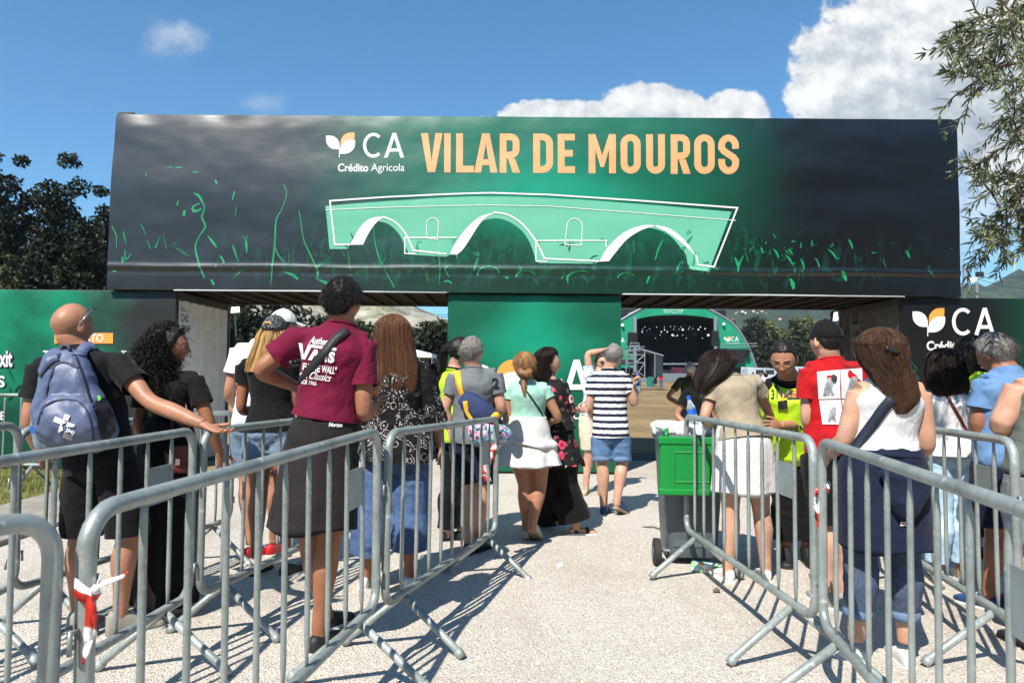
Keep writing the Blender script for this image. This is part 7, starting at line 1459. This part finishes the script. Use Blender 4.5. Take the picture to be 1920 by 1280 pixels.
V, F = strap([P.bvh], [(973, 716), (985, 730), (998, 748), (1012, 768), (1023, 790)], .014, .006, .003); tag(mesh('bag_strap', V, F, m_strapb, None, P.base), 'thin black bag strap crossing the mint top', 'strap')
# --- 10 floral kimono
P = person('woman in profile with dark hair, long floral kimono and wide black trousers', 6.4, (1030, 682), (1028, 714), (1042, 820), ((1008, 728), (1052, 724)), ((1012, 775), (1066, 768)), ((1030, 795, .1), (1084, 768, .1)), ((1030, 905), (1058, 905, .0)), ((1020, 978, .25), (1080, 985)), yaw=48, hyaw=80, hh=.235, fem=True, skin=SK_L, face=True, build=1.1, S=.32, feet=(15, 38), hand=((90, 30), (60, 55)))
pants(P, c_black, 1.93, .024, .155, .2, .008, hemwide=.07); shirt(P, c_floral, .1, .022, 1.2, .04, .007, 'kimono', flare=.02, seed=14); skirt(P, c_floral, .40, .62, wend=.20, dend=.20, nf=6, fa=.09, name='kimono_tail', off=(.06, .0))
for i in (0, 1): shoe(P, i, s_black, so_white, .25, sandal=True)
long_hair(P, H_DBROWN, [(1028, 650, 0, 5, .03), (1027, 655, 0, 20, .09), (1023, 672, 0, 23, .11), (1019, 692, -.01, 20, .10), (1018, 712, -.03, 18, .08), (1020, 728, -.05, 10, .04)], 520, .0019, .005, 3, tip=.25)
# --- 11 man with raised arm
P = person('man facing the camera with one arm raised to his head, pale shirt and beige shorts', 8.6, (1130, 680), (1125, 700), (1114, 778), ((1105, 706), (1142, 706)), ((1103, 664), (1150, 745)), ((1132, 656, .0), (1140, 775)), ((1104, 848), (1126, 848)), ((1099, 904), (1126, 902)), yaw=188, hyaw=170, hh=.235, skin=SK_L, face=True, build=1.02, S=.3)
shirt(P, c_hawai, -.05, .018, .55, .018, .004); pants(P, c_beige, .98, .016, .09, .12, .004, 'shorts', hemwide=.015)
for i in (0, 1): shoe(P, i, s_beige, so_tan, .27)
short_hair(P, H_DBROWN, .014, 'short', 600, .02)
b = MB()
for sx in (-1, 1): b.add(*limb([P.hw((sx*.012, .096, .008)), P.hw((sx*.032, .094, .004)), P.hw((sx*.056, .082, .008))], [.012, .021, .012], 10, 3, flat=.3)); b.tube([P.hw((sx*.055, .084, .014)), P.hw((sx*.08, .0, .012))], .003, 5)
tag(b.obj('sunglasses', m_temple, None, P.base, True), 'dark sunglasses worn by the man with the raised arm', 'sunglasses')
# --- 12 striped man
P = person('man in navy and white striped t-shirt and rolled denim shorts holding a water bottle', 7.3, (1152, 668), (1142, 696), (1145, 812), ((1114, 710), (1168, 708)), ((1105, 764), (1189, 757, -.02)), ((1118, 790, .2), (1190, 726, -.08)), ((1130, 868), (1166, 868)), ((1132, 944), (1157, 938, -.1)), yaw=6, hyaw=30, hh=.24, skin=SK_L, build=1.12, feet=(10, 30), hand=((90, 30), (70, 62)))
shirt(P, c_stripe, -.08, .018, .60, .020, .005, seed=7); pants(P, d_mid, .98, .016, .095, .12, .006, 'shorts', hemwide=.022, cuff=d_cuff)
shoe(P, 0, s_blue, so_tan, .28); shoe(P, 1, s_blue, so_tan, .28, pitch=24)
short_hair(P, H_GREY, .011, 'short', 1000, .02); bottle(1196, 738, 7.22, .20, 'small water bottle held up by the man in stripes')
# --- 15 woman in tan tee
P = person('woman with dark hair leaning forward in a tan t-shirt and white skirt by the bin', 5.0, (1348, 690, .22), (1372, 712, .12), (1394, 830), ((1334, 732, .1), (1414, 718, .12)), ((1321, 786, .05), (1440, 770, .25)), ((1350, 806, .25), (1450, 800, .42)), ((1370, 955), (1427, 955)), ((1365, 1056), (1436, 1058)), yaw=-8, hyaw=-30, hpitch=-28, hh=.23, fem=True, skin=SK_L, build=1.08, feet=(-6, 14))
shirt(P, c_tan, .02, .020, .45, .020, .007, seed=15); skirt(P, c_white, .30, .62, wend=.235, dend=.185, nf=5, fa=.05)
for i in (0, 1): shoe(P, i, s_white, so_white, .25)
hair_cap(P, H_DBROWN, .012, 400, .03); long_hair(P, H_DBROWN, [(1352, 654, .16, 8, .04), (1350, 660, .16, 28, .09), (1346, 680, .14, 35, .12), (1336, 702, .10, 32, .10), (1322, 722, .06, 18, .06), (1314, 738, .04, 9, .03)], 700, .0019, .003, 2, tip=.3)
# --- 16 guard 131
P = person('stocky guard with cropped dark hair, hi-vis vest numbered 131, looking down at a bag', 5.5, (1469, 674, -.30), (1479, 708, -.18), (1482, 840), ((1442, 726, -.10), (1522, 720, -.10)), ((1424, 778, .0), (1528, 792, -.10)), ((1440, 815, .1), (1462, 797, -.30)), ((1470, 930), (1502, 930)), ((1474, 1018), (1512, 1018)), yaw=192, hyaw=207, hpitch=-24, hh=.275, skin=SK_M, face=True, build=1.22, eyes='closed', feet=(8, -8), hand=((-90, 30), (-90, 22)), grp='security guards in hi-vis vests')
shirt(P, c_black, -.04, .016, .58, .018, .005, seed=3, name='t_shirt'); shirt(P, hv, -.16, .032, 0, 0, .006, 'vest', neck_t=.96, flare=.012, seed=3, shr=.016); pants(P, c_black, 1.95, .022, .09, .12, .007)
for i in (0, 1): shoe(P, i, s_black, so_black, .29, high=True)
short_hair(P, H_BLACK, .005, 'short', 1500, .008)
printed(P, [text_in('131', 1440, 730, 1458, 748, .02), text_in('ASSISTENTE', 1440, 797, 1530, 810, .03)], m_temple, 'lettering')
printed(P, [(*poly2([(1476, 732), (1500, 732), (1500, 748), (1476, 748)]), 0), (*poly2([(1477, 733), (1499, 733), (1499, 738), (1477, 738)]), 1), (*text_in('INTEGRAL', 1478, 740, 1498, 745, .02), 1)], [m_temple, m_orange2], 'badge')
V, F = strap([P.bvh], [(1453, 721), (1460, 731), (1468, 743)], .02, .010, .003); V2, F2 = strap([P.bvh], [(1506, 720), (1487, 732), (1470, 743)], .02, .010, .003); LY = empty('lanyard', P.base, label='black and orange lanyard with a black badge on the guard\'s chest', cat='lanyard')
b = MB(); b.add(V, F); b.add(V2, F2); in_root(LY, b.obj('cord', m_strapb)); V, F = stick(P, poly2([(1458, 752), (1476, 749), (1477, 766), (1459, 768)]), .014); in_root(LY, mesh('card', V, F, m_temple)); V, F = strap([P.bvh], [(1469, 738), (1468, 752)], .012, .012, .003); in_root(LY, mesh('clip', V, F, m_orange2))
# --- 17 man in red
P = person('man in black cap and red t-shirt with white printed panels on the back', 4.45, (1547, 640), (1556, 678), (1562, 842), ((1519, 698), (1604, 696)), ((1514, 788), (1618, 780)), ((1535, 812, .18), (1600, 800, .2)), ((1556, 985), (1582, 985)), ((1552, 1098), (1578, 1100)), yaw=2, hyaw=-22, hh=.245, skin=SK_L, build=1.08, feet=(-8, 8))
shirt(P, c_red, -.06, .02, .60, .022, .007, seed=17); pants(P, c_black, 1.0, .02, .10, .12, .006, 'shorts', hemwide=.02)
for i in (0, 1): shoe(P, i, s_grey, so_white, .28)
short_hair(P, H_BLACK, .005, 'short', 700, .01); cap(P, c_black, low=.02, brim=True)
m_pgrey = M('print_grey', rgb(150, 150, 152), .8, var=.4, vscale=30); m_pblk = M('print_black', (.02, .02, .022), .8)
pan = [[(1532, 697), (1574, 693), (1576, 747), (1535, 748)], [(1576, 693), (1616, 690), (1620, 746), (1578, 747)], [(1536, 750), (1577, 749), (1580, 795), (1542, 795)], [(1579, 749), (1618, 748), (1616, 796), (1582, 795)]]
it = [(*poly2(L), 0) for L in pan]; fig = lambda cx, cy, s: SIL([(cx-s*.5, cy+s), (cx-s*.3, cy), (cx-s*.1, cy-s*.6), (cx+s*.4, cy-s*.7), (cx+s*.5, cy-s*.2), (cx+s*.35, cy+s*.4), (cx+s*.6, cy+s)], 3)
for cx, cy, s in ((1553, 722, 20), (1598, 720, 20), (1560, 774, 17), (1600, 774, 17)): it.append((*poly2(fig(cx, cy, s)), 1))
it += [(*poly2(SIL([(1561, 700), (1570, 706), (1566, 718), (1558, 712)], 3)), 2), (*text_in('DSQUARED', 1583, 684, 1612, 691, .01), 2)]
printed(P, it, [m_wprint, m_pgrey, m_pblk], 'back_print')
b = MB(); b.add(*limb([P.N+P.rt*-.065+P.up*.015, P.N-P.fw*.05+P.rt*-.03+P.up*.03, P.N-P.fw*.055+P.rt*.03+P.up*.03, P.N+P.rt*.068+P.up*.02], .0035, 6, 3)); tag(b.obj('necklace_cord', m_strapb, None, P.base, True), 'thin dark cord round the neck of the man in red', 'necklace')
# --- 18 woman in white sleeveless top
P = person('woman in white dotted sleeveless top with half-up brown hair, navy hoodie tied round her waist', 3.55, (1652, 662), (1664, 712), (1655, 885), ((1612, 736), (1722, 736)), ((1583, 822), (1737, 834)), ((1556, 852, .12), (1705, 848, .18)), ((1614, 1040), (1694, 1042)), ((1606, 1182), (1698, 1186)), yaw=-4, hyaw=-42, hh=.24, fem=True, skin=SK_L, build=1.22, arms=1.12, feet=(-8, 10), hand=((90, 30), (90, 30)))
shirt(P, c_dots, .17, .012, 0, 0, .006, 'top', seed=20); pants(P, d_dark, 1.78, .014, None, .12, .005, 'jeans', cuff=d_cuff)
for i in (0, 1): shoe(P, i, s_white, so_white, .25)
skirt(P, c_hood, .26, .60, wend=.225, dend=.205, nf=4, fa=.03, name='tied_hoodie', off=(-.01, -.02))
V, F = loft([(P.H+(P.N-P.H)*t, P.rt, P.fw, .182-abs(t-.21)*.4, .158-abs(t-.21)*.4) for t in (.13, .17, .21, .25, .29)], 30, 3, lambda t, th: 1+.022*np.sin(8*th+t*7)); q_ = mesh('waist_roll', V, F, c_hood, P.body, P.base); q_.location = (0, 0, 0)
V, F = union([loft([(P.H-P.fw*.165+P.up*.06, P.rt, P.fw, .11, .03), (P.H-P.fw*.185, P.rt, P.fw, .12, .045), (P.H-P.fw*.20-P.up*.09, P.rt, P.fw, .095, .05), (P.H-P.fw*.205-P.up*.16, P.rt, P.fw, .055, .045), (P.H-P.fw*.20-P.up*.19, P.rt, P.fw, .02, .02)], 24, 4)], .009, 4, lambda V, N: .010*ridg(np.c_[V[:, 0]*6+V[:, 2]*4, V[:, 1]*4, V[:, 2]*9])); q_ = mesh('hood', V, F, c_hood, P.body, P.base); q_.location = (0, 0, 0)
printed(P, [(*poly2([(1688, 978), (1707, 979), (1707, 986), (1688, 985)]), 0), (*poly2([(1688, 980.5), (1707, 981.5), (1707, 983.5), (1688, 982.5)]), 1)], [m_wprint, s_red], 'cuff_stripe', P.body, .008, P.sbvh)
long_hair(P, H_MIX, [(1652, 613, .0, 6, .03), (1653, 620, .0, 30, .09), (1650, 652, -.01, 41, .122), (1659, 684, -.035, 38, .11), (1674, 706, -.075, 35, .085), (1686, 732, -.105, 33, .06), (1690, 754, -.12, 27, .042), (1686, 776, -.125, 11, .02)], 1500, .0019, .014, 2.4, curl=.003, tip=.45, jit=.3)
b = MB(); b.add(*limb([A3(Wp(1660, 650, P.d-.145)), A3(Wp(1674, 657, P.d-.15)), A3(Wp(1686, 662, P.d-.13))], [.006, .009, .006], 8, 3)); q_ = b.obj('hair_clip', m_temple, P.body, P.base, True); q_.location = (0, 0, 0)
V, F = strap([P.bvh], [(1672, 748), (1655, 768), (1636, 795), (1616, 820), (1598, 842)], .05, .008, .004); tag(mesh('bag_strap', V, F, M('navy_webbing', rgb(28, 34, 52), .6), None, P.base), 'wide dark navy bag strap crossing the white dotted top', 'strap')
# --- 19 bob woman
P = person('woman with dark bob, loose white shirt and pale blue jeans behind the right barrier', 5.05, (1773, 692), (1776, 730), (1780, 852), ((1738, 748), (1812, 748)), ((1730, 805), (1822, 802)), ((1745, 838, .2), (1810, 830, .22)), ((1762, 962), (1808, 962)), ((1756, 1070), (1804, 1070)), yaw=6, hyaw=12, hh=.232, fem=True, skin=SK_M, build=1.16, feet=(-10, 10))
shirt(P, c_white, -.02, .024, .75, .035, .008, 'shirt', flare=.015, seed=22); pants(P, d_light, 1.9, .014, .075, .12, .006, 'jeans')
for i in (0, 1): shoe(P, i, M('shoe_lime', rgb(186, 190, 120), .6) if i == 0 else s_white, so_white, .25)
long_hair(P, H_DBROWN, [(1772, 652, 0, 6, .03), (1772, 658, 0, 24, .09), (1770, 680, -.01, 34, .12), (1772, 710, -.03, 38, .115), (1778, 730, -.05, 36, .09), (1780, 742, -.06, 30, .06)], 700, .002, .005, 3, tip=.2)
V, F = strap([P.bvh], [(1776, 742), (1790, 766), (1804, 790), (1814, 810)], .02, .008, .004); tag(mesh('bag_strap', V, F, leather, None, P.base), 'thin brown bag strap crossing the loose white shirt', 'strap')
# --- 20 guard on the right
P = person('dark-haired guard in hi-vis vest half hidden behind the man in the sky blue shirt', 5.7, (1822, 662), (1838, 694), (1842, 815), ((1812, 712), (1870, 712)), ((1806, 765), (1880, 770)), ((1820, 790, .1), (1870, 800, .2)), ((1835, 920), (1860, 920)), ((1832, 1010), (1860, 1010)), yaw=120, hyaw=110, hh=.23, fem=True, skin=SK_D, S=.34, grp='security guards in hi-vis vests')
shirt(P, c_black, -.05, .014, .6, .014, .004); shirt(P, hv, -.12, .03, 0, 0, .004, 'vest', neck_t=.97, shr=.014); pants(P, c_black, 1.95, .02, .085)
for i in (0, 1): shoe(P, i, s_black, so_black, .26)
long_hair(P, H_BLACK, [(1822, 628, 0, 6, .03), (1822, 634, 0, 24, .09), (1818, 655, 0, 27, .11), (1815, 680, -.02, 22, .08), (1815, 700, -.03, 12, .05)], 300, .0022, .004, 2)
# --- 21 man in sky blue shirt
P = person('grey-haired man bending forward in a sky blue short-sleeved shirt at the right edge', 4.4, (1864, 664, .08), (1886, 696, .02), (1886, 860), ((1852, 722), (1936, 716)), ((1836, 802), (1960, 800)), ((1862, 806, .22), (1940, 820, .2)), ((1868, 990), (1905, 990)), ((1856, 1105), (1900, 1108)), yaw=-10, hyaw=-22, hpitch=-15, hh=.25, skin=SK_T, build=1.2, arms=1.15, feet=(-12, 10))
shirt(P, c_sky, -.14, .024, .62, .030, .008, 'shirt', seed=25); pants(P, c_navy, 1.0, .02, .10, .12, .006, 'shorts', hemwide=.02)
for i in (0, 1): shoe(P, i, s_blue, so_white, .29)
short_hair(P, H_GREY, .016, 'short', 1800, .03, .008)
# --- 22 man in grey vest cut by the frame
P = person('man in sleeveless grey-green vest at the right edge, only his arm and side in view', 3.75, (1972, 655), (1975, 705), (1965, 880), ((1912, 728), (2040, 725)), ((1876, 798, .02), (2075, 810)), ((1930, 800, .25), (2030, 830, .25)), ((1935, 1020), (1990, 1020)), ((1930, 1165), (1990, 1165)), yaw=-8, hyaw=-15, hh=.245, skin=SK_L, build=1.2, arms=1.25)
shirt(P, c_green, -.10, .03, 0, 0, .008, 'vest', flare=.01, seed=27); pants(P, c_grey2, 1.05, .026, .12, .2, .008, 'shorts', hemwide=.03)
for i in (0, 1): shoe(P, i, s_black, so_black, .29)
short_hair(P, H_GREY, .01, 'short', 300, .02)
# --- people farther in, lower detail
def far_person(label, px, d, ytop, top_, bot, hm, yaw=0, skin=SK_M, fem=False, elbow=12, vox=.018, zg=None, leglen=1.9, hh=.235, grp='people inside the grounds'):
    zt = Wp(px, ytop, d).z; H = zt-(float(ground_h(0., d)) if zg is None else zg); s = FPX/d*H/1.72; g0 = ytop+1.72*s
    y = lambda h: g0-h*s; w = .175*s
    P = person(label, d, (px, y(1.60)), (px, y(1.44)), (px, y(.92)), ((px-w, y(1.38)), (px+w, y(1.38))), ((px-w-elbow*s/100, y(1.10)), (px+w+.05*s, y(1.10))), ((px-w*.8, y(.92), -.1), (px+w*1.1, y(.86), -.05)), ((px-.095*s, y(.50)), (px+.095*s, y(.50))), ((px-.10*s, y(.085)), (px+.10*s, y(.085))), yaw=yaw, hh=hh, skin=skin, fem=fem, vox=vox, grp=grp, hands=vox < .015)
    dz = float(ground_h(0., d)); shirt(P, top_, -.05, .02, .6, .02, .004); pants(P, bot, leglen, .02, None, .12, .004, 'trousers' if leglen > 1.3 else 'shorts')
    P.body.location.z += dz
    if d < 20:
        for i in (0, 1): shoe(P, i, s_black, so_black, .27)
    if hm is not None:
        if fem: long_hair(P, hm, [(px, ytop, 0, .02*s, .03), (px, y(1.70), 0, .07*s, .09), (px, y(1.60), -.01, .10*s, .11), (px, y(1.48), -.03, .10*s, .09), (px, y(1.36), -.05, .06*s, .04)], 160, .003, .004)
        else: short_hair(P, hm, .012, 'short', 260, .02)
    return P
far_person('man with white hair and olive shirt walking off across the field', 1294, 12.5, 679, c_olive, d_blue, H_WHITE, 12, SK_M, elbow=22, vox=.014)
far_person('person in black jacket with dark hair partly hidden by the woman in tan', 1312, 8.3, 690, c_black, c_navy, H_BLACK, 10, SK_M, True, vox=.013)
far_person('bald man far off beside the white gazebo', 817, 14.0, 673, c_black2, c_navy, None, 170, SK_L, elbow=6)
P = far_person('person with a navy cap and reddish hair far off by the gazebo', 811, 13.0, 684, c_navy, c_black, H_BROWN, 10, SK_M, True, elbow=4); cap(P, c_navy, low=.03)
far_person('distant person in black standing on the field, left of a pair', 1229, 80, 699, c_black, c_black, H_BLACK, 20, vox=.03, leglen=1.0); far_person('distant person in red top and blue trousers, right of a pair on the field', 1239.5, 80, 699.5, c_red, d_blue, H_DBROWN, 0, vox=.03, fem=True)
far_person('distant person in pale grey t-shirt between the tan woman and the guard', 1426, 48, 699, c_bluegrey, c_black, H_BROWN, 10, vox=.025); far_person('distant person in black by the white van', 1412, 70, 697, c_black, c_black, H_BLACK, 0, vox=.03); far_person('distant dark figure below the sound tower', 1190, 68, 696, c_black, c_navy, H_BLACK, 60, vox=.03); far_person('distant person with white top right of the guard\'s shoulder', 1436, 40, 697, c_white, c_navy, H_BLACK, 0, vox=.025, fem=True)
